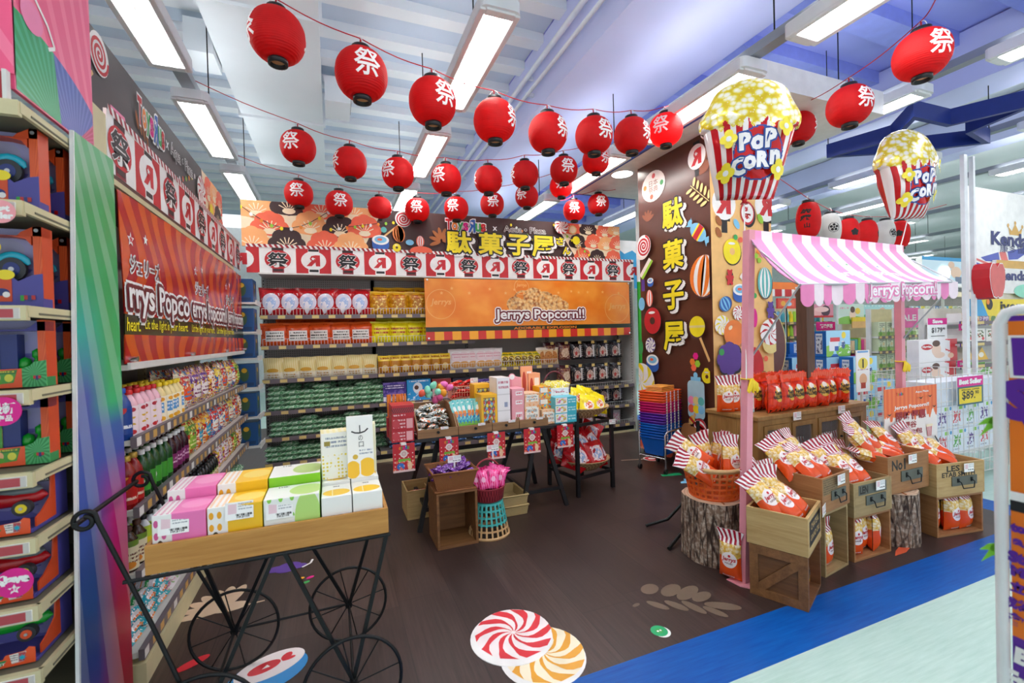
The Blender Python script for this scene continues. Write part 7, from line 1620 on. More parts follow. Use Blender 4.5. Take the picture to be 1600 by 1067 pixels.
# ------------------------------------------------------------------ crates in front of the stall
def crate(B, ang, w, d, z0, z1, m, name, label, openf=False, th=.014, plate=True, ink=None):
 c, s_ = math.cos(ang), math.sin(ang); r = thing(name, label, 'crate', (B[0], B[1], z0), ang); H = z1-z0
 bb = [('side_board', (0, th*.0, 0, th, d, H)), ('side_board', (w-th, 0, 0, w, d, H)), ('back_board', (th, d-th, 0, w-th, d, H)), ('base_board', (th, th if not openf else 0, 0, w-th, d-th, th))]
 bb.append(('front_board', (th, 0, 0, w-th, th, H)) if not openf else ('top_board', (th, 0, H-th, w-th, d-th, H)))
 for nm, b in bb:
  mb = MB(); mb.box(*b, m+'_y' if nm == 'side_board' else m)
  if nm == 'front_board' and ink: ink(Art(mb, frame((0, 0, 0), (1, 0, 0), (0, 0, 1)), None, .0006), w, H)
  mb.build(nm, r, .0012)
 if plate and not openf:
  mb = MB(); mb.box(w*.3, -.006, H*.3, w*.82, 0, H*.58, 'plate_grey'); mb.build('handle_plate', r)
  mb = MB(); mb.tube([(w*.42, -.008, H*.46), (w*.42, -.026, H*.42), (w*.45, -.03, H*.24), (w*.67, -.03, H*.24), (w*.7, -.026, H*.42), (w*.7, -.008, H*.46)], .0035, 'black_metal', 6)
  for x in (.42, .7): mb.box(w*x-.008, -.011, H*.40, w*x+.008, -.006, H*.53, 'black_metal')
  mb.build('handle', r)
 return r
mat('plate_grey', '5e6258', .55); mat('ink', '26221e', .6)
def ink_no1(a, w, H): a.text('No', w*.22, H*.76, H*.26, w*.24, 'ink', .03); a.text('1', w*.40, H*.76, H*.26, None, 'ink', .05)
def ink_les(a, w, H): a.text('LES', w*.34, H*.84, H*.17, w*.26, 'ink', .03); a.text('ETAB SMITH', w*.45, H*.66, H*.14, w*.68, 'ink', .03)
def ink_len(a, w, H): a.p(rect(w*.12, H*.62, w*.86, H*.92), 'plate_grey'); a.up(); a.text('LEN', w*.26, H*.77, H*.2, w*.2, 'ink', .04); a.text('RES', w*.7, H*.77, H*.2, w*.2, 'ink', .04)
def ink_dark(a, w, H): a.p(rect(w*.1, H*.2, w*.92, H*.86), 'ink'); a.up(); a.text('CHATEAU', w*.5, H*.68, H*.16, w*.6, 'crate_pale', .02); a.text('GRAND CRU', w*.5, H*.4, H*.14, w*.66, 'crate_pale', .02)
def ink_map(a, w, H): a.p(rect(w*.03, H*.5, w*.55, H*.97), 'kraft_map'); a.up()
pr('kraft_map', '8a7350', [('txt', 7, .02, .98, .02, .98, '5a4a30')], .6)
a25 = R(25); u25 = Vector((math.cos(a25), math.sin(a25), 0)); d25 = Vector((-math.sin(a25), math.cos(a25), 0)); Bc = Vector((2.298, 1.652, 0))
# lowest corner: dark crate lying with its braced side out, pale crate on top
dk = thing('wooden_crate', 'dark crate with a braced side at the near corner of the stall', 'crate', tuple(Bc), a25); W_, D_, H_ = .33, .285, .287
for nm, bb in (('side_board', (0, 0, 0, .016, D_, H_)), ('side_board', (W_-.016, 0, 0, W_, D_, H_)), ('base_board', (.016, 0, 0, W_-.016, D_, .014)), ('top_board', (.016, 0, H_-.014, W_-.016, D_, H_)), ('partition', (.016, D_*.55, .014, W_-.016, D_*.55+.01, H_-.014))):
 mb = MB(); mb.box(*bb, 'crate_dark_y')
 if nm == 'side_board' and bb[0] == 0:
  for y0, y1, z0, z1 in ((0, D_, 0, .045), (0, D_, H_-.05, H_), (0, .045, .045, H_-.05), (D_-.045, D_, .045, H_-.05)): mb.box(-.012, y0, z0, 0, y1, z1, 'crate_dark')
  mb.bar((-.008, .045, H_-.05), (-.008, D_-.045, .045), .045, .008, 'crate_dark', (1, 0, 0))
 mb.build(nm, dk, .001)
crate(Bc-u25*.012-d25*.004+Vector((0, 0, 0)), a25, .35, .30, .289, .495, 'crate_pale', 'wooden_crate', 'pale crate of popcorn bags stacked on the dark braced crate', ink=ink_dark, plate=False)
crate((2.70, 1.835), R(9), .285, .30, 0, .386, 'crate_grey', 'wooden_crate', 'open upright crate holding one popcorn bag, behind the dark braced crate', True)
crate((2.675, 1.828), R(9), .335, .32, .388, .597, 'crate_brown', 'wooden_crate', 'brown crate of popcorn bags with map label, second from the near corner', ink=ink_map)
crate((3.035, 1.878), 0, .375, .30, 0, .284, 'crate_brown', 'wooden_crate', 'open crate holding three popcorn bags beside the farther stump', True)
crate((3.03, 1.872), 0, .385, .31, .286, .503, 'crate_grey', 'wooden_crate', 'grey brown crate of popcorn bags, third from the near corner', ink=ink_len)
crate((3.42, 1.895), 0, .46, .24, .362, .615, 'crate_brown', 'wooden_crate', 'wide brown number one crate of popcorn bags resting on the farther stump', ink=ink_no1)
crate((3.90, 1.862), R(-9), .43, .24, 0, .283, 'crate_brown', 'wooden_crate', 'open crate holding two popcorn bags at the far end of the stall', True)
crate((3.895, 1.858), R(-9), .445, .25, .285, .515, 'crate_pale', 'wooden_crate', 'pale crate of popcorn bags with black lettering at the far end', ink=ink_les)
for (x, y, z, an), nm in (((2.40+.165, 1.70+.06, .43, a25), 'pale crate at the near corner'), ((2.86, 1.85, .54, R(9)), 'brown map crate'), ((3.27, 1.868, .44, 0), 'grey brown crate'), ((3.66, 1.89, .555, 0), 'number one crate'), ((4.16, 1.81, .45, R(-9)), 'pale lettered crate')):
 mb = MB(); mb.box(-.045, -.002, 0, .045, 0, .06, 'price_card'); o = mb.build('price_card'); o.matrix_world = TR(x, y, z, an) @ T(0, -.012, 0); tag(o, f'white price card on the front of the {nm}', 'price card', 'price cards on the stall crates')
random.seed(21)
def lay(x, y, z, rot, tilt, roll, label, P_=None, grp='popcorn bags in the crates'):
 M = Matrix.Translation((x, y, z)) @ rz(rot) @ Matrix.Rotation(tilt, 4, 'X') @ Matrix.Rotation(roll, 4, 'Y')
 (P_ or PC).put(M, label, grp)
C_ = Bc+u25*.165+d25*.14
def inc(B, an, u, d): return (B[0]+u*math.cos(an)-d*math.sin(an), B[1]+u*math.sin(an)+d*math.cos(an))
for i, (u, d, z, r_, t_, ro) in enumerate(((.10, .05, .45, 8, -48, -.35), (.20, .04, .47, 20, -50, -.3), (.28, .07, .47, 34, -52, -.25), (.06, .13, .46, -10, -32, -.5), (.17, .14, .5, 12, -42, -.3), (.27, .16, .5, 30, -42, -.15), (.12, .2, .44, 0, -15, .1), (.24, .22, .44, 20, -12, .1))):
 x, y = inc(Bc, a25, u, d); lay(x, y, z-.02, a25+R(r_-35), R(t_), ro, f'popcorn bag, {ORD[i]} from the front in the pale crate at the near corner')
B2 = (2.675, 1.828)
for i, (u, d, z, r_, t_, ro) in enumerate(((.09, .06, .55, -12, -50, -.2), (.2, .05, .56, 4, -52, -.2), (.27, .10, .56, 10, -50, -.3), (.04, .16, .56, -30, -40, -.4), (.15, .2, .56, -4, -35, -.1), (.26, .22, .56, 8, -30, .1))):
 x, y = inc(B2, R(9), u, d); lay(x, y, z, R(9+r_), R(t_), ro, f'popcorn bag, {ORD[i]} from the front in the brown map crate')
B3 = (3.03, 1.872)
for i, (u, d, z, r_, t_, ro) in enumerate(((.10, .06, .46, -16, -42, -.15), (.22, .05, .46, -6, -46, -.2), (.06, .16, .47, -24, -30, -.3), (.18, .17, .48, -10, -30, -.1), (.3, .16, .45, 6, -34, .2), (.25, .24, .46, 0, -22, 0))):
 x, y = inc(B3, 0, u, d); lay(x, y, z, R(r_), R(t_), ro, f'popcorn bag, {ORD[i]} from the front in the grey brown crate')
B4 = (3.42, 1.895)
for i, (u, d, z, r_, t_, ro) in enumerate(((.12, .08, .60, 62, -66, -.2), (.28, .07, .60, 52, -68, -.1), (.36, .09, .59, 40, -62, 0), (.07, .12, .63, 30, -30, -.4), (.2, .15, .63, 24, -34, -.35), (.38, .15, .6, 10, -40, .2), (.1, .19, .64, 12, -18, -.2))):
 x, y = inc(B4, 0, u, d); lay(x, y, z-.035, R(r_-10), R(t_-6), ro, f'popcorn bag, {ORD[i]} from the front in the number one crate')
B5 = (3.895, 1.858)
for i, (u, d, z, r_, t_, ro) in enumerate(((.12, .06, .485, 18, -56, -.1), (.28, .06, .485, 40, -66, -.1), (.2, .14, .5, 22, -36, -.2), (.36, .13, .48, 40, -50, 0), (.08, .16, .5, 0, -24, -.2))):
 x, y = inc(B5, R(-9), u, d); lay(x, y, z, R(r_-9), R(t_), ro, f'popcorn bag, {ORD[i]} from the front in the pale lettered crate')
x, y = inc((2.70, 1.835), R(9), .135, .07); lay(x, y, .015, R(9), 0, 0, 'popcorn bag standing alone in the open upright crate')
for i, u in enumerate((.08, .19, .29)): lay(3.035+u, 1.94+.03*(i == 1), .015, R([-20, 0, 30][i]), 0, 0, f'popcorn bag, {ORD[i]} from the left in the open crate beside the farther stump')
for i, u in enumerate((.09, .21, .34)): x, y = inc((3.90, 1.862), R(-9), u, .06+.05*(i == 0)); lay(x, y, .015, R(-9+10*i-10), 0, 0, f'popcorn bag, {ORD[i]} from the left in the open crate at the far end')
for i, u in enumerate((.1, .22)): x, y = inc(Bc, a25, u+.02, .07+.03*i); lay(x, y, .015, a25+R(10), 0, 0, f'red halloween popcorn bag, {"front" if i == 0 else "rear"} one inside the dark braced crate', PH, 'halloween bags in the dark crate')
lay(2.19, 2.06, .008, R(-70), 0, 0, 'popcorn bag standing on the pink foot plate behind the dark braced crate')

# ------------------------------------------------------------------ log stumps and lattice basket
t = NT('bark'); o = t.obj(); n1 = t.noise(t.mapping(o, sc=(1, 1, .13)), 34, 5, .65, .6); vv = t.voro(t.mapping(o, sc=(1, 1, .16)), 36, 'DISTANCE_TO_EDGE').outputs[0]
f = t.ma('ADD', t.ma('MULTIPLY', n1, .7), t.ma('MULTIPLY', vv, .9)); c = t.mix(t.rnd(.35, .5, f), hexc('35241c'), t.mix(t.rnd(.45, .7, t.noise(o, 40, 3)), hexc('8a7260'), hexc('cdbfae'))); t.fin(c, .85); t.bump(f, .9, .02)
t = NT('log_end'); o = t.obj(); sp = t.n('ShaderNodeSeparateXYZ'); t.lk(o, sp.inputs[0]); rr = t.ma('SQRT', t.ma('ADD', t.ma('MULTIPLY', sp.outputs[0], sp.outputs[0]), t.ma('MULTIPLY', sp.outputs[1], sp.outputs[1])))
w = t.ma('SINE', t.ma('ADD', t.ma('MULTIPLY', rr, 300), t.ma('MULTIPLY', t.noise(o, 12, 2), 9))); t.fin(t.mix(t.rnd(-1, 1, w), hexc('c9a78a'), hexc('e2c6aa')), .6)
def stump(name, label, x, y, r, h, seed):
 rn = random.Random(seed); ph = [rn.uniform(0, 6) for _ in range(4)]
 def rad(t_, z): return r*(1+.035*math.sin(3*t_+ph[0])+.02*math.sin(7*t_+ph[1])+.012*math.sin(17*t_+ph[2]+z*9))*(1.03-.05*z/h)
 s = thing(name, label, 'stump', (x, y, 0)); mb = MB()
 mb.grid(lambda u, v: (rad(6.2832*u, v*h)*math.cos(6.2832*u), rad(6.2832*u, v*h)*math.sin(6.2832*u), v*h), 64, 14, 'bark'); mb.build('bark', s)
 mb = MB(); ring = [(rad(6.2832*i/64, h)*math.cos(6.2832*i/64)*.985, rad(6.2832*i/64, h)*math.sin(6.2832*i/64)*.985, h+.004) for i in range(64)]; mb.add(ring, [tuple(range(64))], 'log_end'); mb.add([(q[0]*1.015, q[1]*1.015, h-.01) for q in ring]+ring, [(i, (i+1) % 64, 64+(i+1) % 64, 64+i) for i in range(64)], 'log_end')
 mb.tube([(0, 0, h+.004), (-.3*r, -.5*r, h+.005), (-.45*r, -.86*r, h+.004)], .006, 'leaf_rust', 6); mb.build('cut_face', s)
stump('log_stump', 'thick log stump carrying the orange lattice basket beside the near pink pole', 2.345, 2.33, .20, .40, 3)
stump('log_stump', 'log stump between two open crates, under the number one crate', 3.645, 2.02, .175, .352, 4)
t = NT('lattice_orange'); o = t.obj(); sp = t.n('ShaderNodeSeparateXYZ'); t.lk(o, sp.inputs[0]); t.fin(t.mix(t.rnd(.53, .62, sp.outputs[2]), hexc('e0601c'), hexc('d9a868')), .5)
lb = thing('lattice_basket', 'orange and tan lattice basket of popcorn bags on the near stump', 'basket', (2.345, 2.33, .406)); L = T(-2.345, -2.33, 0) @ T(0, 0, -.406)
mb = MB(); lattice(mb, lambda z: .155+.04*(z-.41)/.2, 26, [.412+.037*i for i in range(6)], 'lattice_orange', .0, 'lattice_orange', .012, .007, (2.345, 2.33)); mb.build('lattice_wall', lb, 0, L)
mb = MB(); mb.lathe([(.15, .407), (.16, .41), (.16, .42), (.001, .42)], 'lattice_orange', 30, T(2.345, 2.33, 0)); mb.build('base_disc', lb, 0, L)
mat('tan_rim', 'd8b07a', .5); mb = MB(); mb.lathe([(.19, .60), (.208, .60), (.208, .622), (.19, .622), (.19, .6)], 'tan_rim', 36, T(2.345, 2.33, 0), cap0=False, cap1=False); mb.build('rim', lb, 0, L)
for i, (x, y, z, r_, t_, ro) in enumerate(((-.08, -.10, .56, 10, -30, -.9), (.05, -.1, .54, 16, -8, .1), (-.06, -.02, .62, -16, -20, -.9), (.1, 0, .54, 30, -8, .4), (0, .06, .55, 10, 0, -.2), (.09, .09, .54, 20, 10, .1))):
 lay(2.345+x, 2.33+y, z-.02, R(r_-18), R(t_), ro, f'popcorn bag, {ORD[i]} from the front in the orange lattice basket', None, 'popcorn bags in the lattice basket')
mb = MB(); mb.box(-.035, -.002, 0, .035, 0, .055, 'price_card'); o = mb.build('price_card'); o.matrix_world = TR(2.44, 2.165, .62, .2, -.2); tag(o, 'white price card among the bags in the lattice basket', 'price card')
# black folded stand feet behind the stump
fs = thing('folding_stand', 'black folding stand behind the near stump, only its feet in view', 'stand', (2.62, 2.75, 0)); 
for x, y in ((-.42, .12), (-.52, -.25), (.2, .3)): mb = MB(); mb.tube([(0, 0, .3), (x*.6, y*.6, .05), (x, y, .012)], .012, 'black_metal', 8); mb.build('leg', fs)
mb = MB(); mb.cyl((0, 0, .25), (0, 0, .8), .014, m='black_metal', n=10); mb.build('pole', fs)

# ------------------------------------------------------------------ glass fronted cabinet with halloween bags
cb = thing('glass_cabinet', 'long wooden cabinet with small glass doors behind the crates', 'cabinet', (2.9, 2.45, 0), R(2.7)); W_, D_, H_ = 1.36, .46, .85
mb = MB(); mb.box(-.015, -.015, H_-.03, W_+.015, D_+.01, H_, 'cabinet_wood'); mb.build('top', cb, .003)
for x in (0, W_-.022):
 mb = MB()
 for k in range(5): mb.box(x, D_*k/5+.001, 0, x+.022, D_*(k+1)/5-.001, H_-.03, 'cabinet_wood')
 mb.build('side_panel', cb, .001)
mb = MB(); mb.box(.022, D_-.015, 0, W_-.022, D_, H_-.03, 'cabinet_wood'); mb.build('back_panel', cb)
mb = MB(); mb.box(.022, .02, .30, W_-.022, D_-.02, .315, 'cabinet_wood'); mb.box(.022, .02, .02, W_-.022, D_-.02, .035, 'cabinet_wood'); mb.build('shelf', cb)
mb = MB(); mb.box(.022, 0, H_-.075, W_-.022, .02, H_-.03, 'cabinet_wood'); mb.box(.022, 0, .30, W_-.022, .02, .36, 'cabinet_wood'); mb.box(.022, 0, 0, W_-.022, .02, .05, 'cabinet_wood')
for x in (.022, W_*.25, W_*.5-.02, W_*.75-.02, W_-.06): mb.box(x, 0, .36, x+.038, .02, H_-.075, 'cabinet_wood')
mb.build('face_frame', cb, .001)
t = NT('clear_glass'); t.fin((1, 1, 1, 1), .03); tp = t.n('ShaderNodeBsdfTransparent'); mx = t.n('ShaderNodeMixShader'); mx.inputs[0].default_value = .93; t.lk(t.bsdf.outputs[0], mx.inputs[1]); t.lk(tp.outputs[0], mx.inputs[2]); t.lk(mx.outputs[0], t.t.nodes['Material Output'].inputs[0])
for k in range(4):
 x0 = [.062, W_*.25+.04, W_*.5+.02, W_*.75+.02][k]; x1 = [W_*.25-.002, W_*.5-.022, W_*.75-.022, W_-.062][k]
 mb = MB(); z0, z1 = .362, H_-.077
 for b in ((x0, z0, x0+.035, z1), (x1-.035, z0, x1, z1), (x0+.035, z0, x1-.035, z0+.035), (x0+.035, z1-.035, x1-.035, z1)): mb.box(b[0], -.008, b[1], b[2], .012, b[3], 'cabinet_wood')
 dr = mb.build('door', cb, .001); mb = MB(); mb.box(x0+.035, .0, z0+.035, x1-.035, .003, z1-.035, 'clear_glass'); mb.build('pane', dr); mb = MB(); mb.cyl((x1-.017, -.008, .6), (x1-.017, -.022, .6), .008, m='black_metal', n=10); mb.build('knob', dr)
CBM = cb.matrix_world.copy(); CBM = Matrix.Translation((2.9, 2.45, 0)) @ rz(R(2.7))
for k in range(10):
 M = CBM @ TR(.12+.125*k, .12, .316); PC.put(M, f'popcorn bag, {ORD[k]} from the left behind the cabinet glass', 'popcorn bags inside the cabinet')
for k in range(7):
 PH.put(CBM @ TR(.27+.145*k, .085+random.uniform(-.02, .01), H_+.001, random.uniform(-.4, .3), 0, random.uniform(-.05, .05)), f'red halloween popcorn bag, {ORD[k]} from the left in the front row on the cabinet', 'halloween bags on the cabinet')
 PH.put(CBM @ TR(.22+.128*k, .2, H_+.001, random.uniform(-.25, .25)), f'red halloween popcorn bag, {ORD[k]} from the left in the back row on the cabinet', 'halloween bags on the cabinet')
for k in range(2): PC.put(CBM @ TR(.0+.075+.0-.055+.13*k*.55-.02, .28-.0*k, H_+.001, R(-30)), f'popcorn bag standing on the cabinet end, {"outer" if k == 0 else "inner"} one', 'popcorn bags on the cabinet end')
mb = MB(); mb.box(0, 0, 0, .012, .15, .24, 'board_white', side='p_sign_white'); o = mb.build('card_stand'); o.matrix_world = CBM @ TR(.17, .16, H_+.001, R(20)); tag(o, 'white card stand beside the popcorn bags on the cabinet end', 'sign')
for x, nm in ((.42, 'left'), (.98, 'right')):
 mb = MB(); mb.box(-.045, -.003, 0, .045, 0, .062, 'price_card'); o = mb.build('price_card'); o.matrix_world = CBM @ TR(x, -.017, H_-.06); tag(o, f'white price card on the cabinet edge, {nm} one', 'price card', 'price cards on the cabinet')

# ------------------------------------------------------------------ popcorn offer poster
t = NT('p_offer'); uvv, u, v = t.uv(); st = t.ma('LESS_THAN', t.ma('FRACT', t.ma('MULTIPLY', u, 13)), .5); c = t.mix(st, hexc('ea6226'), hexc('f2783a'))
jag = t.ma('ADD', .60, t.ma('MULTIPLY', t.ma('SUBTRACT', t.noise(t.mapping(uvv, sc=(9, 1, 1)), 1.5, 3), .5), .5)); c = t.mix(t.ma('LESS_THAN', v, jag), c, hexc('f3ebe6')); t.fin(c, .4)
p0, p1 = gy(1381, 609, 2.15), gy(1463, 611, 2.15); po = thing('offer_poster', 'orange striped popcorn offer poster standing behind the number one crate', 'sign', (p0.x, 2.15, .45)); L = T(-p0.x, -2.15, -.45)
X0, X1, Z0, Z1 = p0.x, p1.x, .45, p0.z; w_, h_ = X1-X0, Z1-Z0; mb = MB(); mb.box(X0, 2.148, Z0, X1, 2.152, Z1, 'p_offer'); a = Art(mb, frY(X0, 2.148, Z0), None, .0007)
toys_logo(a, w_*.28, h_*.92, .022, out=False); a.text('Aqua Plaza', w_*.7, h_*.92, .02, .17, 'board_white', .02); a.text('Jerrys Popcorn!!', w_*.5, h_*.73, .035, w_*.66, 'board_white', .03); a.up()
a.text('限時優惠', w_*.48, h_*.615, .068, w_*.56, 'deep_red', .03); a.text('爆谷', w_*.46, h_*.485, .05, w_*.24, 'deep_red', .02); a.text('$100/3包', w_*.44, h_*.385, .045, w_*.5, 'deep_red', .02); a.up()
a.pop(w_*.83, h_*.38, .08, .11); a.pop(w_*.42, h_*.17, .08, .07); a.p(ell(w_*.86, h_*.12, .075), 'cream'); a.up(); a.text('Jerrys', w_*.86, h_*.12, .03, .1, 'deep_red', .03)
for sx in (.1, .62, .95): a.wire([(w_*sx, h_*.02), (w_*sx+.01, h_*.2), (w_*sx-.03, h_*.28)], .014, 'ink'); a.wire([(w_*sx+.008, h_*.16), (w_*sx+.05, h_*.26)], .008, 'ink'); a.p(ell(w_*sx+.07, h_*.05, .03, .02), 'orange'); a.up()
for x_, y_ in ((.05, .66), (.64, .84), (.82, .85), (.9, .7)): a.p([(w_*x_-.03, h_*y_+.008), (w_*x_, h_*y_-.01), (w_*x_+.03, h_*y_+.01), (w_*x_, h_*y_+.002)], 'ink')
mb.build('poster_board', po, 0, L)
for x in (X0+.06, X1-.06): mb = MB(); mb.bar((x, 2.158, 0.0), (x, 2.155, Z1-.05), .012, .008, 'black_metal', (0, 1, 0)); mb.build('easel_leg', po, 0, L)

# ------------------------------------------------------------------ foil popcorn balloons
t = NT('foil_popcorn'); o = t.obj(); vv = t.voro(o, 26); v2 = t.voro(o, 44); c = t.mix(t.rnd(.28, .6, vv.outputs[0]), hexc('fbf8e8'), hexc('ecdc3a')); c = t.mix(t.ma('MULTIPLY', t.rnd(.5, .8, vv.outputs[0]), .8), c, hexc('d8b428')); c = t.mix(t.ma('MULTIPLY', t.ma('LESS_THAN', v2.outputs[0], .2), .5), c, hexc('fbf8ea')); t.fin(c, .18, .25)
pr('foil_stripe', 'c31a22', [('str', 8, 0, .45, 0, 1, 'efecec')], .14)
MATS['foil_stripe'].node_tree.nodes['Principled BSDF'].inputs['Metallic'].default_value = .25
mat('foil_red', 'c8181f', .14, .25); mat('foil_white', 'f2f2f4', .15, .2); mat('foil_blue', '2c4f9c', .2, .2); mat('kernel', 'f0de3c', .25, .1)
def balloon(name, label, c, yaw, s, zs, lean, tie_to):
 b = thing(name, label, 'balloon', tuple(c)); b.rotation_euler = (0, lean, yaw)
 def half(z):      # half width of the outline
  if z <= .05: return .155+(.245-.155)*(z+.30)/.35
  q = (z-.05)/.27; return max(.0, .262*(1-abs(q)**2.6)**.5*(1+.05*math.sin(q*9)))
 def dep(z, e): q = (z+.30)/.62; return .15*max(0, 1-e*e)**.5*(max(0, math.sin(math.pi*min(1, max(0, q))))**.45)
 def front(sg):
  def fn(u, v):
   z = -.30+.62*v; e = 2*u-1; return (half(z)*e*s, sg*dep(z, e)*s*(1+.05*math.sin(z*26+e*4)), z*s*zs)
  return fn
 mb = MB(); brim = .055
 def mf(u, v): return 'foil_popcorn' if (-.30+.62*v) > .045+.018*math.sin(u*34)+.012*math.sin(u*61+1) else 'foil_stripe'
 def mfr(u, v):
  z = -.30+.62*v; q = ((half(z)*(2*u-1)-.03)/.132)**2+((z+.1)/.128)**2
  return 'foil_red' if q < .88 else ('foil_blue' if q < 1 else mf(u, v))
 mb.grid(front(-1), 90, 100, '', mf=mfr); f2 = front(1); mb.grid(lambda u, v: f2(1-u, v), 40, 44, '', mf=mf); mb.build('foil_body', b)
 for sg in (-1,):
  def fr(u, v, h=0.0):
   z = v; e = max(-.97, min(.97, u/half(z))); p = front(-1)((e+1)/2, (z+.30)/.62); return Vector((p[0], p[1]-h, p[2]))
  mb = MB(); a = Art(mb, fr, None, .0015); 
  for ch, x, z, h in (('P', -.045, -.045, .085), ('o', .02, -.055, .062), ('P', .085, -.035, .085), ('C', -.07, -.165, .08), ('o', -.015, -.15, .058), ('R', .05, -.135, .075), ('n', .115, -.125, .06)):
   a.halo(ch, x, z, h*.88, None, 'foil_blue', .13, .06, n=8, rot=.08); a.text(ch, x, z, h*.88, None, 'foil_white', .06, 0, False, .08); a.k += .3
  for x, z in ((-.13, -.03), (-.13, -.19), (.16, .02), (.14, -.18)):
   for q in range(4): a.p(ell(x+.022*math.cos(q*1.6), z+.026*math.sin(q*1.6), .022, n=12), 'kernel')
   a.up(); a.p(ell(x, z, .014, n=10), 'foil_white'); a.up()
  mb.build('printed_panel', b)
 mb = MB(); mb.lathe([(.05, -.30), (.02, -.325), (.012, -.345), (.022, -.36)], 'foil_red', 14, Matrix.Scale(s, 4)); mb.build('neck', b)
 bottom = Matrix.Translation(c) @ rz(yaw) @ Matrix.Rotation(lean, 4, 'Y') @ Vector((0, 0, -.36*s))
 mb = MB(); mb.tube([bottom, bottom.lerp(tie_to, .5)+Vector((.004, 0, 0)), tie_to], .004, 'board_white', 6); tag(mb.build('balloon_ribbon'), 'white ribbon tying the '+label.split(',')[0], 'ribbon')
c1 = gd(1168, 222, 2.74); vw = math.atan2(c1.x, c1.y)
balloon('popcorn_balloon', 'large foil popcorn bucket balloon tied to the near pink pole', c1, -vw+R(14), 1.03, 1.12, R(4), pL0.lerp(pL1, .58)+Vector((-.03, -.02, 0)))
c2 = gd(1415, 275, 3.75); vw2 = math.atan2(c2.x, c2.y)
balloon('popcorn_balloon', 'smaller looking foil popcorn balloon turned sideways above the awning, over the far pink pole', c2, -vw2+R(48), .98, 1.2, R(-2), pR1+Vector((0, 0, -.06)))

# ------------------------------------------------------------------ floor stickers
def sticker(label, fn, out, base='board_white', z=.0012):
 mb = MB()
 if out: mb.prism(out, frZ(0, 0, 0), .0002, z, base)
 fn(Art(mb, frZ(0, 0, z), None, .0003)); return tag(mb.build('floor_sticker'), label, 'sticker')
def g2(px, py): p = gz(px, py); return p.x, p.y
def span(l, r, t_, b):
 L, Rr, Tt, B = g2(*l), g2(*r), g2(*t_), g2(*b); c = ((L[0]+Rr[0])/2, (Tt[1]+B[1])/2); return c[0], c[1], (Rr[0]-L[0])/2, (Tt[1]-B[1])/2
mat('sticker_red', 'e0303c', .35); mat('sticker_white', 'f7efee', .35); mat('sticker_gold', 'e9a52c', .35); mat('sticker_cream', 'f8eed0', .35); mat('sticker_leaf', '6f5f50', .35); mat('sticker_sand', 'd9bfa2', .4); mat('sticker_green', '18a86a', .35); mat('sticker_blue', '2a96dc', .3)
cx, cy, rx, ry = span((735, 1000), (868, 980), (815, 951), (770, 1040)); r_ = (rx+ry)/2
sticker('big red and white swirl sweet sticker on the dark floor', lambda a: a.pinwheel(cx, cy, r_, 'sticker_red', 'sticker_white', 10, 1.0, 1.1, None, 1.6), ell(cx-.02, cy-.025, r_*1.06, r_*1.05, 40), z=.0035)
cx2, cy2, rx2, ry2 = span((775, 1035), (923, 1008), (880, 980), (830, 1062)); r2 = (rx2+ry2)/2*1.07
sticker('big yellow and cream swirl sweet sticker on the dark floor', lambda a: a.pinwheel(cx2, cy2, r2, 'sticker_gold', 'sticker_cream', 10, 1.0, 1.1, None, 1.5), ell(cx2-.015, cy2-.02, r2*1.05, r2*1.04, 40), z=.0009)
def twig_floor(a):
 for q, w_ in (((1006, 927, 1024, 914), .045), ((1037, 931, 1059, 914), .045), ((1061, 937, 1087, 916), .042), ((1084, 939, 1108, 926), .036), ((989, 948, 999, 943), .012), ((1010, 940, 1046, 952), .024), ((1038, 939, 1076, 954), .026), ((1065, 939, 1104, 959), .026), ((1098, 948, 1138, 964), .024), ((1100, 944, 1159, 950), .034)):
  A_, B_ = g2(q[0], q[1]), g2(q[2], q[3]); a.p(ell((A_[0]+B_[0])/2, (A_[1]+B_[1])/2, math.hypot(B_[0]-A_[0], B_[1]-A_[1])/2, w_, 18, math.atan2(B_[1]-A_[1], B_[0]-A_[0])), 'sticker_leaf')
sticker('faded grey brown leaf twig sticker on the floor near the blue strip', twig_floor, None)
x0, y0 = g2(1030, 986)
def btn(a):
 a.p(ell(x0+.008, y0-.012, .042), 'board_white'); a.up(); a.p(ell(x0, y0, .042), 'sticker_green'); a.up(); a.p(ell(x0, y0, .02), 'green'); a.up(); a.p(ell(x0-.008, y0, .006), 'board_white'); a.p(ell(x0+.008, y0, .006), 'board_white')
sticker('small round green button sticker on the dark floor', btn, None)
xd, yd = g2(420, 1045)
def drumst(a):
 a.p(ell(xd, yd-.03, .17, .12, 32, .35), 'sticker_blue'); a.up(); a.p(ell(xd+.005, yd+.02, .15, .085, 32, .35), 'sticker_white'); a.up()
 a.p(ell(xd-.02, yd+.015, .07, .035, 20, .35), 'sticker_red'); a.p(ell(xd+.07, yd+.06, .03, .02, 12, .9), 'sticker_red'); a.p(ell(xd+.08, yd+.04, .03, .012, 12, .2), 'sticker_red'); a.up(); a.p([(xd-.03, yd+.005), (xd-.01, yd+.03), (xd+.005, yd+.012)], 'sticker_white')
sticker('blue and white drum sweet sticker on the floor under the cart', drumst, None)
xr, yr = g2(300, 1037); sticker('long red oval sticker on the floor under the cart', lambda a: a.p(ell(xr, yr, .075, .028, 24, .55), 'sticker_red'), None)
def fan(a):
 x, y = g2(352, 950)
 for k in range(7): t_ = 1.3+.33*k; a.p(ell(x+.11*math.cos(t_), y+.13*math.sin(t_), .12, .036, 16, t_), 'sticker_sand')
 a.p(ell(x+.02, y, .1, .05), 'sticker_sand'); a.up(); a.wire([(x-.1, y+.08), (x+.08, y-.02), (x+.2, y-.01)], .014, 'sticker_sand')
sticker('sand coloured fan leaf sticker on the floor beside the left shelves', fan, None)
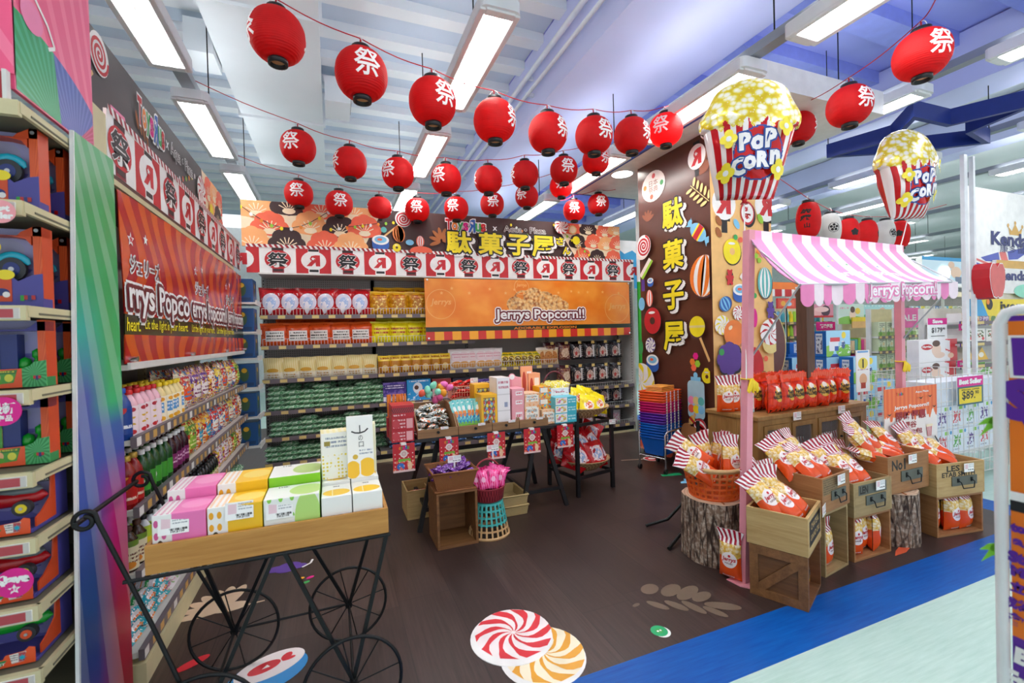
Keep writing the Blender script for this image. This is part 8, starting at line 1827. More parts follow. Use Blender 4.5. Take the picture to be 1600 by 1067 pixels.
def blob_(a):
 x, y = g2(447, 887)
 for dx, dy, q in ((-.06, 0, .06), (.02, .02, .07), (.08, -.01, .05), (0, -.03, .06)): a.p(ell(x+dx, y+dy, q, q*.7), 'purple')
 a.up(); a.wire([(x+.1, y-.04), (x+.15, y+.0), (x+.16, y+.05)], .014, 'board_white')
sticker('purple bear sweet sticker on the floor behind the cart', blob_, None)
for (px, py), m, nm in zip(((470, 904), (485, 902), (478, 910)), ('sticker_gold', 'magenta', 'green'), ('yellow', 'pink', 'green')):
 x, y = g2(px, py); sticker(f'tiny {nm} bean sweet sticker on the floor behind the cart', lambda a: a.p(ell(x, y, .024, .014, 14, .4), m), None)
xo, yo = g2(1405, 861); mat('sticker_orange', 'e8603a', .35)
sticker('orange pointed sticker on the floor at the foot of the farther stump', lambda a: a.p([(xo-.1, yo-.03), (xo-.02, yo+.01), (xo+.08, yo+.04), (xo+.13, yo+.03), (xo+.12, yo-.0), (xo+.02, yo-.03)], 'sticker_orange'), None)
xg, yg = g2(1050, 742); sticker('green bar shaped sticker on the floor before the basket trolley', lambda a: a.p([(xg-.12, yg-.0), (xg-.1, yg+.06), (xg+.12, yg+.02), (xg+.1, yg-.05)], 'sticker_green'), None)
xb, yb = g2(1072, 752); sticker('light blue drop shaped sticker on the floor by the lattice basket', lambda a: a.p([(xb-.09, yb-.03), (xb-.03, yb-.05), (xb+.03, yb-.01), (xb+.08, yb+.05), (xb+.03, yb+.07), (xb-.0, yb+.02), (xb-.06, yb+.01)], 'sky'), None)
xl_, yl_ = g2(1010, 717)
def lolly(a): a.wire([(xl_-.3, yl_+.08), (xl_, yl_)], .02, 'sticker_sand'); a.p(ell(xl_+.06, yl_-.02, .1), 'sticker_white'); a.up(); a.p(ell(xl_+.06, yl_-.02, .08), 'sticker_red'); a.up(); a.p(ell(xl_+.06, yl_-.02, .04), 'sticker_white')
sticker('red and white lollipop sticker on the floor behind the basket trolley', lolly, None)

# ------------------------------------------------------------------ orange sign at the near end on the right
mat('sign_orange', 'ee7a18', .4); mat('sign_purple', '5a1f9a', .4); mat('frame_white', 'e6eaec', .35)
SX = 1.29; e = gx(1560, 485, SX); Yf, Zt = e.y, e.z
sg = thing('standing_sign', 'large orange and purple sign in a white tube frame at the right edge', 'sign', (SX, Yf-.35, 0)); L = T(-SX, -(Yf-.35), 0)
mb = MB(); Y0 = -Yf+.014; Y1 = Y0+.72; fr = frXn(SX, 0, 0); Zb = .42
mb.prism(rect(Y0, Zb, Y1, Zt-.012), fr, -.01, 0, 'sign_orange'); a = Art(mb, fr, (Y0, Zb, Y1, Zt-.012), .0005)
def su(px, py): p = gx(px, py, SX); return -p.y, p.z
zt2 = su(1568, 502)[1]; zb2 = su(1547, 977)[1]
a.p(rect(Y0, zt2, Y1, Zt), 'sign_purple'); a.p(rect(Y0, Zb, Y1, zb2), 'sign_purple'); a.up()
u0, v0 = su(1577, 527); u1, v1 = su(1580, 587)
a.p([(u0-.004, v0+.004), (u0+.2, v0+.004), (u0+.2, v1-.004), (u1-.002, v1-.004)], 'board_white'); a.up(); a.p([(u0+.003, v0-.001), (u0+.2, v0-.001), (u0+.2, v1+.001), (u1+.004, v1+.001)], 'sign_purple'); a.up()
def stx(s_, px, py, h, m='sign_purple', dx=0.0, b=.05, shear=0.0):
 u, v = su(px, py); bx = glyphs(s_, 0.0)[2]; k = h/(bx[3]-bx[2]); a.text(s_, u+(bx[1]-bx[0])*k/2+dx, v, h, None, m, b, shear)
stx('SCAN', 1572, 623, .07, b=.08); stx('WIN', 1596, 662, .05, b=.08)
uu, vv_ = su(1577, 787); a.p(rrect(uu-.003, vv_-.012, uu+.12, vv_+.012, .008), 'black'); uu, vv_ = su(1577, 772); a.p(rrect(uu-.003, vv_-.01, uu+.12, vv_+.008, .006), 'board_white'); a.up()
stx('to be', 1581, 822, .016, b=.08); stx('a', 1586, 847, .014, b=.08); stx('Star', 1578, 867, .02, b=.08); stx('Member', 1582, 890, .018, b=.08)
stx('立即', 1580, 914, .022); stx('成為', 1567, 935, .022); stx('「會員', 1560, 956, .024, dx=.004)
stx('Be', 1588, 1022, .03, 'board_white', b=.06, shear=.1); stx('En', 1570, 1052, .03, 'board_white', b=.06, shear=.1)
mb.build('sign_board', sg, 0, L)
mb = MB(); P_ = [(SX, Yf-.02, .05), (SX, Yf, .12), (SX, Yf, Zt-.03), (SX, Yf-.012, Zt-.006), (SX, Yf-.03, Zt), (SX, Yf-.75, Zt)]; mb.tube(P_, .0105, 'frame_white', 10); mb.build('tube_frame', sg, 0, L)
mb = MB(); mb.tube([(SX-.16, Yf-.05, .012), (SX+.16, Yf-.05, .012)], .012, 'frame_white', 8); mb.tube([(SX, Yf-.05, .012), (SX, Yf-.6, .012)], .012, 'frame_white', 8); mb.tube([(SX, Yf-.02, .05), (SX, Yf-.05, .012)], .011, 'frame_white', 8); mb.build('foot', sg, 0, L)
mat('fringe_green', '7ecb2c', .4)
for px, py, lb in ((1543, 850, 'lower green pointed paper leaf hung on the white sign frame'), (1550, 655, 'upper green pointed paper leaf hung on the white sign frame')):
 p = gx(px, py, SX-.0); mb = MB(); fr = frame((SX+.006, Yf+.004, p.z), (-.35, .94, 0), (0, 0, 1))
 for l, an, w_ in ((.05, -2.2, .012), (.055, -1.75, .013), (.035, -2.7, .01)):
  c_, s_ = math.cos(an), math.sin(an); q = [(0, .012), (.012, .004), (l*.6*-c_+.0, l*.6*s_+w_), (-l*c_*1.0, l*s_), (l*.5*-c_, l*.5*s_-w_*.3), (0, -.012)]
  mb.prism([(abs(x), y) for x, y in q], fr, -.0015, .0015, 'fringe_green')
 tag(mb.build('paper_leaf'), lb, 'decoration')

# ------------------------------------------------------------------ hanging blue star
mat('star_blue', '18307c', .5)
mb = MB(); sc = Vector((6.42, 3.14, 3.62)); Rr = .92
def sp_(R_): return [(sc.x+(R_ if i % 2 == 0 else R_*.46)*math.cos(R(130)-i*R(36)), sc.y+(R_ if i % 2 == 0 else R_*.46)*math.sin(R(130)-i*R(36))) for i in range(10)]
O, I = sp_(Rr), sp_(Rr-.13)
for i in range(10):
 j = (i+1) % 10; q = [O[i], O[j], I[j], I[i]]
 v = [(x, y, sc.z) for x, y in q]+[(x, y, sc.z+.17) for x, y in q]; mb.add(v, [(3, 2, 1, 0), (4, 5, 6, 7), (0, 1, 5, 4), (2, 3, 7, 6)], 'star_blue')
for i in (0, 4, 8): mb.cyl((O[i][0]*.98+sc.x*.02, O[i][1]*.98+sc.y*.02, sc.z+.1), (O[i][0]*.98+sc.x*.02, O[i][1]*.98+sc.y*.02, 4.95), .005, m='black_metal', n=6)
tag(mb.build('hanging_star'), 'big dark blue five pointed star outline hanging from the ceiling on the right', 'decoration')

# ------------------------------------------------------------------ shelves and displays beyond the stall
def rct(px0, py0, px1, py1, Y):
 a_, b_ = gy(px0, (py0+py1)/2, Y), gy(px1, (py0+py1)/2, Y); c_ = gy((px0+px1)/2, py0, Y), gy((px0+px1)/2, py1, Y); return a_.x, b_.x, c_[1].z, c_[0].z
def pbox(r4, Y, d, front, body, name, label, cat='box', group=None, top=None, side=None, bev=.003, art=None, stem=0):
 x0, x1, z0, z1 = r4; mb = MB()
 if stem: mb.box((x0+x1)/2-.015, Y+d*.4, stem, (x0+x1)/2+.015, Y+d*.8, z0, 'shelf_white')
 mb.box(x0, Y, z0, x1, Y+d, z1, body, front=front, top=top or body, side=side or body)
 if art: art(Art(mb, frY((x0+x1)/2, Y, (z0+z1)/2), None, .001), x1-x0, z1-z0)
 o = mb.build(name, bevel=bev); return tag(o, label, cat, group)
pr('p_policebox', '9fd4ec', [('rect', 0, 1, 0, .1, '1560b0'), ('ell', .8, .2, .4, .26, '7ac03a'), ('ell', .1, .22, .2, .22, '8ac84a'), ('rect', .12, .5, .22, .6, 'e8ecf0'), ('rect', .16, .56, .58, .74, 'd83a44'), ('rect', .34, .5, .22, .4, '2a5aa8'), ('ell', .72, .82, .09, .13, 'f2d838'), ('ell', .7, .45, .08, .16, '3a5a8a'), ('blob', 9, .6, .5, 1, .1, .6, 'f0f0e8')], .35)
pr('p_policeside', '1a68bc', [('rect', .22, .72, .12, .9, 'dfeaf2'), ('txt', 1, .25, .7, .72, .86, '2a6ab0'), ('blob', 6, .52, .25, .7, .15, .7, '5a6a8a')], .35); mat('c_blue', '1a68bc', .35)
pr('p_policefront2', '1a68bc', [('rect', .2, .8, .12, .9, 'dfeaf2'), ('txt', 1, .25, .7, .72, .86, '2a6ab0'), ('blob', 6, .52, .25, .7, .15, .7, '6a7a9a')], .35)
YB = 3.35; zr = []
R0 = rct(1291, 516, 1329, 551, YB); hB = R0[3]-R0[2]; wB = R0[1]-R0[0]; zt = R0[3]; rows_ = int(zt/hB); zb0 = zt-hB*rows_
stk = [(R0[0], YB, rows_, 'nearer'), (R0[0]+wB*.42, YB-.17, rows_-1, 'lower front'), (R0[0]-.27, YB+.2, rows_-1, 'rear'), (R0[0]+wB*1.5, YB-.1, rows_-2, 'far end')]
for x, y, n_, nm in stk:
 for k in range(n_):
  pbox((x, x+wB-.004, .012+zb0*0+hB*k*(zt-.012)/(hB*rows_), .012+hB*(k+1)*(zt-.012)/(hB*rows_)-.003), y, .15, 'p_policebox', 'c_blue', 'toy_carton', f'blue toy set carton with a van picture, {ORD[k]} from below in the {nm} stack', 'box', 'blue toy set cartons', side='p_policeside')
for i, (px0, px1, k) in enumerate(((1232, 1250, 0), (1234, 1250, 1))):
 r4 = rct(px0, 553-18*k, px1+16, 585-18*k if k == 0 else 553, 3.75); pbox((r4[0], r4[1], r4[2] if k else .0, r4[3]), 3.75, .15, 'p_policefront2', 'c_blue', 'toy_carton', f'blue toy set carton left of the wooden post, {"lower" if k == 0 else "upper"} one', 'box', 'blue toy set cartons by the column')
mb = MB(); mb.box(R0[0]-.35, YB-.2, 0, R0[0]+wB*2.6, YB+.4, .011, 'shelf_white'); tag(mb.build('low_plinth'), 'low white plinth under the stacks of blue toy cartons', 'plinth')
def wall_unit(name, label, x0, x1, Y, d, z1, shelves, back='shelf_white', rail='rail_grey'):
 u = thing(name, label, 'shelving', ((x0+x1)/2, Y+d/2, 0)); L = T(-(x0+x1)/2, -(Y+d/2), 0)
 mb = MB(); mb.box(x0, Y+d-.02, 0, x1, Y+d, z1, back); mb.build('back_panel', u, 0, L)
 for x in (x0, x1): mb = MB(); mb.box(x-.015, Y+d-.06, 0, x+.015, Y+d, z1, 'shelf_white'); mb.build('upright', u, 0, L)
 for z in shelves:
  mb = MB(); mb.box(x0+.016, Y, z-.02, x1-.016, Y+d-.021, z, 'shelf_white'); mb.box(x0, Y-.012, z-.035, x1, Y, z+.01, rail, front='price_rail'); mb.build('shelf', u, 0, L)
 return u
# green milk powder packs
xa, xb = gy(1374, 600, 4.2).x, gy(1438, 600, 4.2).x
SZ = [.08, .36, .62, .87, 1.12, 1.34]
wall_unit('shelving_bay', 'shelving bay of pale green baby packs behind the far pink pole', xa, xb, 4.2, .16, 1.75, SZ, 'beige_metal')
pr('p_greenmilk', 'dce6c8', [('rect', 0, 1, 0, .3, 'a8c86a'), ('ell', .3, .2, .2, .16, '6aa83a'), ('blob', 7, .56, .1, .9, .2, .7, '8a9a80'), ('txt', 2, .15, .85, .7, .92, '6a7a6a'), ('ell', .7, .5, .14, .12, 'e8d8a0')], .4); mat('c_greenmilk', 'ccd8b4', .4)
mb = MB(); mb.box(-.085, 0, 0, .085, .1, .215, 'c_greenmilk', front='p_greenmilk'); PGm = Proto(mb.build('baby_pack', bevel=.004), 'pack')
n_ = int((xb-xa-.06)/.18)
for k, z in enumerate(SZ):
 for i in range(n_): PGm.put(T(xa+.12+(xb-xa-.24)*i/(n_-1), 4.22, z+.001), f'pale green baby pack, {ORD[i]} from the left on shelf {["one", "two", "three", "four", "five", "six"][k]} from below', 'pale green baby packs')
# book-like goods left of it
ZQ = [gy(1355, y, 4.9).z for y in (592, 571, 547)]
xc, xd_ = gy(1330, 560, 4.9).x, gy(1392, 560, 4.9).x
wall_unit('shelving_bay', 'shelving bay with a long yellow and tan header strip behind the blue cartons', xc, xd_, 4.9, .2, 1.75, ZQ, 'beige_metal')
mat('strip_yellow', 'f0d21a', .4); mb = MB(); zz = gy(1350, 500, 4.88).z; mb.box(xc, 4.87, zz-.02, xd_, 4.885, zz+.05, 'strip_yellow'); mb.box(xc, 4.872, zz-.13, xd_, 4.885, zz-.02, 'tan'); mb.box((xc+xd_)/2-.02, 4.885, zz-.1, (xc+xd_)/2+.02, 5.08, zz-.06, 'shelf_white'); tag(mb.build('header_strip'), 'yellow and tan strip over the shelving behind the blue cartons', 'sign')
GC = ['c_pinkish', 'purple', 'lime', 'board_white', 'c_wafer', 'magenta', 'leaf_gold', 'teal']
GW = ['pink', 'purple', 'lime green', 'white', 'cream', 'magenta', 'gold', 'teal']
for r_, z in enumerate(ZQ):
 for i in range(12):
  m = GC[(i*3+r_*2) % 8]; mb = MB(); w_ = (xd_-xc-.1)/12*.9; x = xc+.06+(xd_-xc-.1)*i/12; mb.box(x, 4.92, z, x+w_, 5.05, z+.17+.02*(i % 3), m); tag(mb.build('bottle_carton', bevel=.003), f'small {GW[(i*3+r_*2) % 8]} carton, {ORD[i]} from the left on the {["lower", "middle", "upper"][r_]} shelf behind the blue cartons', 'box', 'small cartons behind the blue cartons')
# picture headers above these shelves
pr('p_meadow', 'a8dce0', [('ell', .3, .1, .5, .4, '7ac04a'), ('ell', .85, .12, .3, .3, 'e8a03a'), ('ell', .62, .5, .1, .34, 'd89a90'), ('ell', .6, .62, .12, .2, 'e4b8a4'), ('dots', 9, .3, .12, 0, 1, .6, 1, 'eaf6f4'), ('ell', .14, .3, .12, .25, '2a92b8')], .4); pr('p_meadow2', 'cfe8e0', [('ell', .5, .1, .6, .3, '8ac85a'), ('ell', .55, .45, .12, .3, 'f0d8cc'), ('ell', .55, .72, .09, .16, '5a3a30'), ('ell', .75, .65, .1, .16, 'f0d048'), ('txt', 1, .05, .4, .7, .88, 'd8a0b0')], .4)
for (q, m, lb) in (((1310, 475, 1350, 506), 'p_meadow2', 'pale meadow picture header over the far shelves'), ((1350, 476, 1397, 503), 'p_meadow', 'blue sky and hill picture header over the far shelves')):
 r4 = rct(*q, 4.9); pbox((r4[0], r4[1], r4[2], r4[3]), 4.9, .03, m, 'board_white', 'picture_header', lb, 'sign', bev=0)
def a_pink(a, w, h): a.text('SALE', 0, 0, h*.3, w*.7, 'board_white', .03)
r4 = rct(1397, 481, 1437, 512, 4.15); pbox(r4, 4.15, .03, 'magenta_soft' if 'magenta_soft' in MATS else mat('magenta_soft', 'f06ab0', .4), 'board_white', 'header_sign', 'pink header sign with white lettering over the pale green packs', 'sign', art=a_pink, bev=0)
# shelves between column and wooden post
xe, xf = gy(1205, 520, 5.6).x, gy(1300, 520, 5.6).x
wall_unit('shelving_bay', 'far shelving bay with small coloured goods between the column and the wooden post', xe, xf, 5.6, .4, 1.9, [.5, .8, 1.08, 1.35, 1.6], 'beige_metal')
for r_, z in enumerate((.8, 1.08, 1.35, 1.6)):
 for i in range(14):
  m = ['c_aqua', 'board_white', 'strip_yellow', 'sky', 'c_pinkish', 'teal', 'blue', 'lime'][(i*5+r_*3) % 8]; x = xe+.06+(xf-xe-.15)*i/14; mb = MB(); w_ = (xf-xe)/14*.8
  mb.lathe([(w_*.45, 0), (w_*.48, .02), (w_*.48, .14), (w_*.3, .17), (w_*.3, .2)], m, 10, T(x+w_/2, 5.7, z)); tag(mb.build('goods_tub'), f'small {["aqua", "white", "yellow", "light blue", "pink", "teal", "blue", "lime"][(i*5+r_*3) % 8]} tub, {ORD[i]} from the column on {["lower", "second", "third", "top"][r_]} far shelf', 'tub', 'small tubs on the far shelf')
pr('p_redbanner', 'c01820', [('str', 3, 0, .3, 0, 1, 'ececec')], .4); r4 = rct(1206, 452, 1252, 463, 5.5); pbox(r4, 5.5, .03, 'p_redbanner', 'deep_red', 'red_banner', 'red and white striped strip above the far shelves beside the wooden post', 'sign', bev=0, stem=.01)
r4 = rct(1206, 441, 1250, 452, 5.6); pbox(r4, 5.6, .03, 'ball_orange', 'ball_orange', 'orange_banner', 'orange strip above the red and white one by the wooden post', 'sign', bev=0, stem=.01)
pr('p_house', 'd84a38', [('rect', .1, .9, .2, .8, 'e86a50'), ('ell', .3, .5, .12, .25, 'f0b84a'), ('ell', .6, .45, .16, .2, 'a8cce8')], .4); r4 = rct(1215, 466, 1244, 482, 5.5); pbox(r4, 5.5, .03, 'p_house', 'red', 'picture_header', 'small red picture header with a cloud above the far shelves', 'sign', bev=0, stem=.01)
pr('p_couple', 'd88aa0', [('ell', .3, .4, .2, .35, 'e8b4b4'), ('ell', .66, .5, .2, .4, '4a3048'), ('rect', 0, 1, 0, .14, 'c82a3a'), ('ell', .5, .6, .3, .2, 'f0c8c8')], .4); r4 = rct(1266, 475, 1302, 496, 5.5); pbox(r4, 5.5, .03, 'p_couple', 'purple', 'picture_header', 'pink and purple picture header beside the wooden post', 'sign', bev=0, stem=.01)
r4 = rct(1277, 503, 1305, 516, 5.3); pbox(r4, 5.3, .02, 'magenta', 'magenta', 'price_strip', 'magenta price strip with white characters right of the wooden post', 'sign', bev=0, stem=.01, art=lambda a, w, h: a.text('精選優惠', 0, 0, h*.5, w*.7, 'board_white', .03))
# nappy boxes with price sign
pr('p_nappy', 'f0eeee', [('rect', .68, 1, 0, 1, 'd8303a'), ('blob', 3, .52, .58, .8, 0, 1, 'f0eeee'), ('ell', .44, .55, .12, .3, 'f0d0bc'), ('ell', .44, .82, .1, .14, '5a3a2c'), ('ell', .52, .3, .14, .14, 'f0d0bc'), ('ell', .82, .25, .08, .12, 'f0c8a8')], .35); mat('c_nappy', 'e9e7e7', .4)
r4 = rct(1437, 526, 1497, 700, 3.1); nH = (r4[3]-.03)/5
for k in range(5):
 pbox((r4[0], r4[1]-.03*(k % 2), .0+nH*k+.002, nH*(k+1)), 3.1, .12, 'p_nappy', 'c_nappy', 'nappy_box', f'white and red nappy box, {ORD[k]} from below in the tall stack', 'box', 'nappy boxes', art=lambda a, w, h: (a.p(ell(-w*.3, h*.18, w*.14, h*.13, 20), 'red'), a.up(), a.text('Huggies', -w*.3, h*.18, h*.13, w*.22, 'board_white', .04)))
r4 = rct(1453, 497, 1483, 526, 3.1); ps = pbox((r4[0], r4[1], nH*5+.0, r4[3]), 3.12, .008, 'board_white', 'board_white', 'price_sign', 'white and pink price sign standing on the nappy boxes', 'sign', bev=0, art=lambda a, w, h: (a.p(rect(-w/2, h*.2, w/2, h*.5), 'magenta'), a.up(), a.text('Save', 0, h*.35, h*.16, w*.5, 'board_white', .06), a.text('$179', -w*.04, -h*.08, h*.26, w*.55, 'black', .02), a.text('90', w*.32, 0, h*.1, w*.12, 'black', .02), a.p(rect(-w*.36, -h*.36, w*.36, -h*.33), 'black')))
# wire dump bin of wipes
xg0, xg1 = gy(1462, 640, 2.42).x, gy(1575, 640, 2.42).x; zc0, zc1 = .28, gy(1500, 585, 2.42).z
cg = thing('wire_bin', 'white wire dump bin holding wipes boxes beyond the stall', 'bin', ((xg0+xg1)/2, 2.75, 0)); L = T(-(xg0+xg1)/2, -2.75, 0)
def panel(x0, y0, x1, y1, n_):
 mb = MB()
 for i in range(n_+1): q = i/n_; mb.cyl((x0+(x1-x0)*q, y0+(y1-y0)*q, .06), (x0+(x1-x0)*q, y0+(y1-y0)*q, zc1), .0035, m='wire', n=5, cap=False)
 for k in range(9): z = .06+(zc1-.06)*k/8; mb.cyl((x0, y0, z), (x1, y1, z), .0035, m='wire', n=5, cap=False)
 return mb
panel(xg0, 2.42, xg1, 2.42, 14).build('front_grid', cg, 0, L); panel(xg0, 2.42, xg0, 3.05, 9).build('side_grid', cg, 0, L); panel(xg1, 2.42, xg1, 3.05, 9).build('side_grid', cg, 0, L); panel(xg0, 3.05, xg1, 3.05, 14).build('back_grid', cg, 0, L)
mb = MB(); mb.box(xg0+.01, 2.43, zc0-.012, xg1-.01, 3.04, zc0, 'shelf_white'); mb.build('tray', cg, 0, L)
for x in (xg0+.04, xg1-.04):
 for y in (2.46, 3.0): mb = MB(); mb.cyl((x-.012, y, .03), (x+.012, y, .03), .03, m='black', n=12); mb.cyl((x, y, .03), (x, y, .07), .008, m='black', n=8); mb.build('caster', cg, 0, L)
WPS = [('p_wipes_r', 'd8505a'), ('p_wipes_p', '5a3a8a'), ('p_wipes_g', '5aa84a')]
for nm, c_ in WPS: pr(nm, 'e4ebf4', [('blob', 5, .5, .25, .8, .25, .75, c_), ('rect', .7, .95, .8, .95, '8ac84a'), ('ell', .1, .88, .07, .08, '3a9ad0'), ('txt', 1, .2, .7, .08, .2, '9aa4b4')], .35)
mat('c_wipes', 'dfe7f0', .4); nx = 5; bw = (xg1-xg0-.06)/nx; bh = (zc1-.06-zc0)/3
for r_ in range(3):
 for i in range(nx):
  m = WPS[(i*2+r_) % 3][0]; x = xg0+.03+bw*i; mb = MB(); mb.box(x, 2.445, zc0+bh*r_+.001, x+bw-.006, 2.68, zc0+bh*(r_+1)-.002, 'c_wipes', front=m if r_ < 2 else 'c_wipes'); tag(mb.build('wipes_box', bevel=.004), f'white wipes box, {ORD[i]} from the left in {["bottom", "middle", "top"][r_]} row of the wire bin', 'box', 'wipes boxes in the wire bin')
r4 = rct(1497, 588, 1537, 632, 2.38); pbox(r4, 2.385, .006, 'teal_dark' if 'teal_dark' in MATS else mat('teal_dark', '2f5a6a', .4), 'board_white', 'price_sign', 'magenta and yellow best seller price sign clipped to the wire bin', 'sign', bev=0, art=lambda a, w, h: (a.p(rect(-w/2, h*.16, w/2, h*.5), 'magenta'), a.p(rect(-w*.44, -h*.44, w*.44, h*.1), 'strip_yellow'), a.up(), a.text('Best Seller', 0, h*.33, h*.16, w*.86, 'board_white', .07), a.text('$89.', -w*.08, -h*.17, h*.32, w*.5, 'black', .02), a.text('90', w*.25, -h*.08, h*.12, w*.14, 'black', .02), a.text('SPECIAL OFFER', 0, h*.04, h*.05, w*.7, 'black', .02)))
# snack shelving and big white display board on the right
YK = 3.05; x0, x1 = gy(1500, 560, YK).x, gy(1660, 560, YK).x
zs = [gy(1530, y, YK).z for y in (701, 600, 570, 536, 500)]
wall_unit('shelving_bay', 'shelving bay of baby snacks under the big white display board', x0, x1, YK, .4, 1.7, [zs[2]-.0, zs[3], zs[4]-.02] + [.2, .5], 'shelf_white', 'purple')
def prow(y_top, y_bot, px0, px1, n_, cols, label, kind='box'):
 for i in range(n_):
  a0 = px0+(px1-px0)*i/n_; a1 = px0+(px1-px0)*(i+.92)/n_; r4 = rct(a0, y_top, a1, y_bot, YK+.03)
  if kind == 'prism':
   zb = r4[2]; mb = MB(); mb.prism([(r4[0], zb), (r4[1], zb), ((r4[0]+r4[1])/2, r4[3])], frY(0, YK+.03, 0), -.15, 0, cols[i % len(cols)]); o = mb.build('snack_wedge'); tag(o, label.replace('#', ORD[i]), 'box', label.split(',')[0]+'s')
  else: pbox((r4[0], r4[1], r4[2], r4[3]), YK+.03, .15, cols[i % len(cols)], 'c_white', 'snack_carton', label.replace('#', ORD[i]), 'box', label.split(',')[0]+'s')
pr('p_bs1', 'eae6dc', [('blob', 4, .5, .15, .85, .3, .85, '4a6a2a'), ('blob', 5, .58, .15, .85, .3, .85, 'b8402a'), ('ell', .8, .2, .12, .12, 'd8303a')], .35); pr('p_bs2', 'e8a03a', [('blob', 5, .5, 0, 1, 0, 1, 'f0d8b0'), ('ell', .5, .4, .3, .26, 'd8642a')], .35); pr('p_bs3', '7a4a9a', [('blob', 5, .5, 0, 1, 0, 1, 'e0d0ec')], .35); pr('p_bs4', 'e8d84a', [('ell', .5, .5, .3, .3, '5a8a3a')], .35); pr('p_bs5', '6ab03a', [('ell', .5, .5, .3, .3, 'e0e8d0'), ('ell', .5, .5, .14, .16, 'd8503a')], .35); pr('p_bs6', 'e6b02a', [('ell', .45, .4, .2, .2, 'f0e8d8')], .35)
prow(489, 508, 1503, 1560, 4, ['p_bs2', 'p_bs2', 'p_bs3', 'p_bs4'], 'top shelf baby snack, # from the left under the white board'); prow(513, 533, 1503, 1560, 3, ['p_bs1'], 'baby snack carton with vegetables, # from the left'); prow(542, 562, 1502, 1546, 2, ['p_bs6'], 'yellow wedge snack carton, # from the left', 'prism'); prow(566, 583, 1503, 1560, 3, ['p_bs5'], 'green baby snack carton, # from the left')
for px, py in ((1506, 511), (1504, 568)): r4 = rct(px-7, py-5, px+8, py+5, YK-.03); pbox(r4, YK-.03, .006, 'magenta', 'magenta', 'shelf_flag', f'pink shelf flag on the {"upper" if py < 550 else "lower"} snack shelf', 'sign', bev=0, art=lambda a, w, h: a.text('Best', 0, 0, h*.4, w*.6, 'board_white', .05))
# the board
bx0, bx1 = gy(1512, 400, YK+.1).x, gy(1700, 400, YK+.1).x; bz0 = gy(1515, 466, YK+.1).z; bz1 = gy(1515, 322, YK+.1).z+.25
kb = thing('display_board', 'tall white display board with a crown and flag over the snack shelves', 'sign', (bx0, YK+.1, bz0)); L = T(-bx0, -(YK+.1), -bz0)
mb = MB(); mb.box(bx0, YK+.1, 1.7, bx1, YK+.14, bz1, 'board_white'); a = Art(mb, frY(0, YK+.1, 0), (bx0, bz0, bx1, bz1), .0015)
mat('kd_navy', '1f2a6e', .4); mat('flag_blue', '4a5ab4', .4); mat('flag_red', 'e0706a', .4); mat('crown_gold', 'd9a850', .4)
def kp(px, py): p = gy(px, py, YK+.1); return p.x, p.z
def kpoly(pts, m): a.p([kp(*q) for q in pts], m)
kpoly([(1532, 402), (1560, 394), (1562, 408), (1540, 408)], 'flag_blue'); kpoly([(1574, 393), (1600, 387), (1620, 384), (1590, 405), (1576, 406)], 'flag_blue'); kpoly([(1561, 394), (1571, 393), (1575, 407), (1565, 408)], 'flag_red'); kpoly([(1525, 420), (1556, 418), (1556, 428), (1526, 430)], 'flag_red'); kpoly([(1520, 401), (1548, 412), (1545, 415), (1520, 404)], 'flag_red'); kpoly([(1521, 408), (1540, 415), (1525, 416)], 'flag_blue'); kpoly([(1527, 435), (1533, 433), (1532, 444), (1528, 446)], 'flag_blue'); kpoly([(1535, 432), (1545, 431), (1534, 442)], 'flag_blue'); a.up()
u, v = kp(1586, 357); w_ = kp(1597, 357)[0]-kp(1575, 357)[0]
a.p([(u-w_/2, v+.02), (u-w_*.4, v-.09), (u+w_*.4, v-.09), (u+w_/2, v+.02), (u+w_*.25, v-.04), (u, v+.06), (u-w_*.25, v-.04)], 'crown_gold'); a.p(ell(u, v+.07, .025), 'crown_gold'); a.p(ell(u-w_/2, v+.03, .025), 'crown_gold'); a.p(ell(u+w_/2, v+.03, .025), 'crown_gold'); a.up()
u, v = kp(1549, 374); u2 = kp(1600, 368)[0]; kw = (u2-u)*1.6; a.text('Kendamil', u+kw/2, v+.02, .16, kw, 'kd_navy', .04); u, v = kp(1562, 388); a.text('康多蜜兒', u+.42, v+.0, .1, .84, 'kd_navy', .0); a.up()
mb.build('board', kb, 0, L)
mb = MB(); a = Art(mb, frY(0, YK+.05, 0), None, .0015); q0, q1 = gy(1557, 420, YK+.05), gy(1690, 420, YK+.05); zt_, zb_ = gy(1560, 406, YK+.05).z, gy(1560, 458, YK+.05).z; mb.box(q0.x, YK+.05, zb_, q1.x, YK+.09, zt_, 'c_white'); a.p(rect(q0.x, zt_-.1, q1.x, zt_), 'crown_gold'); a.up(); u = gy(1571, 430, YK+.05); a.text('Kendamil', u.x+.35, u.z-.0, .12, 1.05, 'kd_navy', .04); a.p(ell(u.x+.5, u.z-.2, .3, .09), 'egg_mint'); mb.build('jar_panel', kb, 0, L)
mb = MB(); zt_, zb_ = gy(1520, 467, YK).z, gy(1520, 494, YK).z; q0 = gy(1514, 480, YK).x; mb.box(q0, YK, zb_, bx1, YK+.03, zt_, 'strip_yellow'); a = Art(mb, frY(0, YK, 0), None, .0015); q1 = gy(1533, 480, YK).x; a.p([(q0, zb_), (q1+.15, zb_), (q1, zt_), (q0, zt_)], 'print_blue'); a.up(); u = gy(1562, 479, YK); a.text('ivenet', u.x+.42, u.z-.0, .12, .8, 'black', .03); a.p(ell(gy(1546, 477, YK).x, u.z+.03, .07), 'black'); a.p(ell(gy(1545, 480, YK).x-.02, u.z+.06, .035), 'orange'); mb.build('name_strip', kb, 0, L)
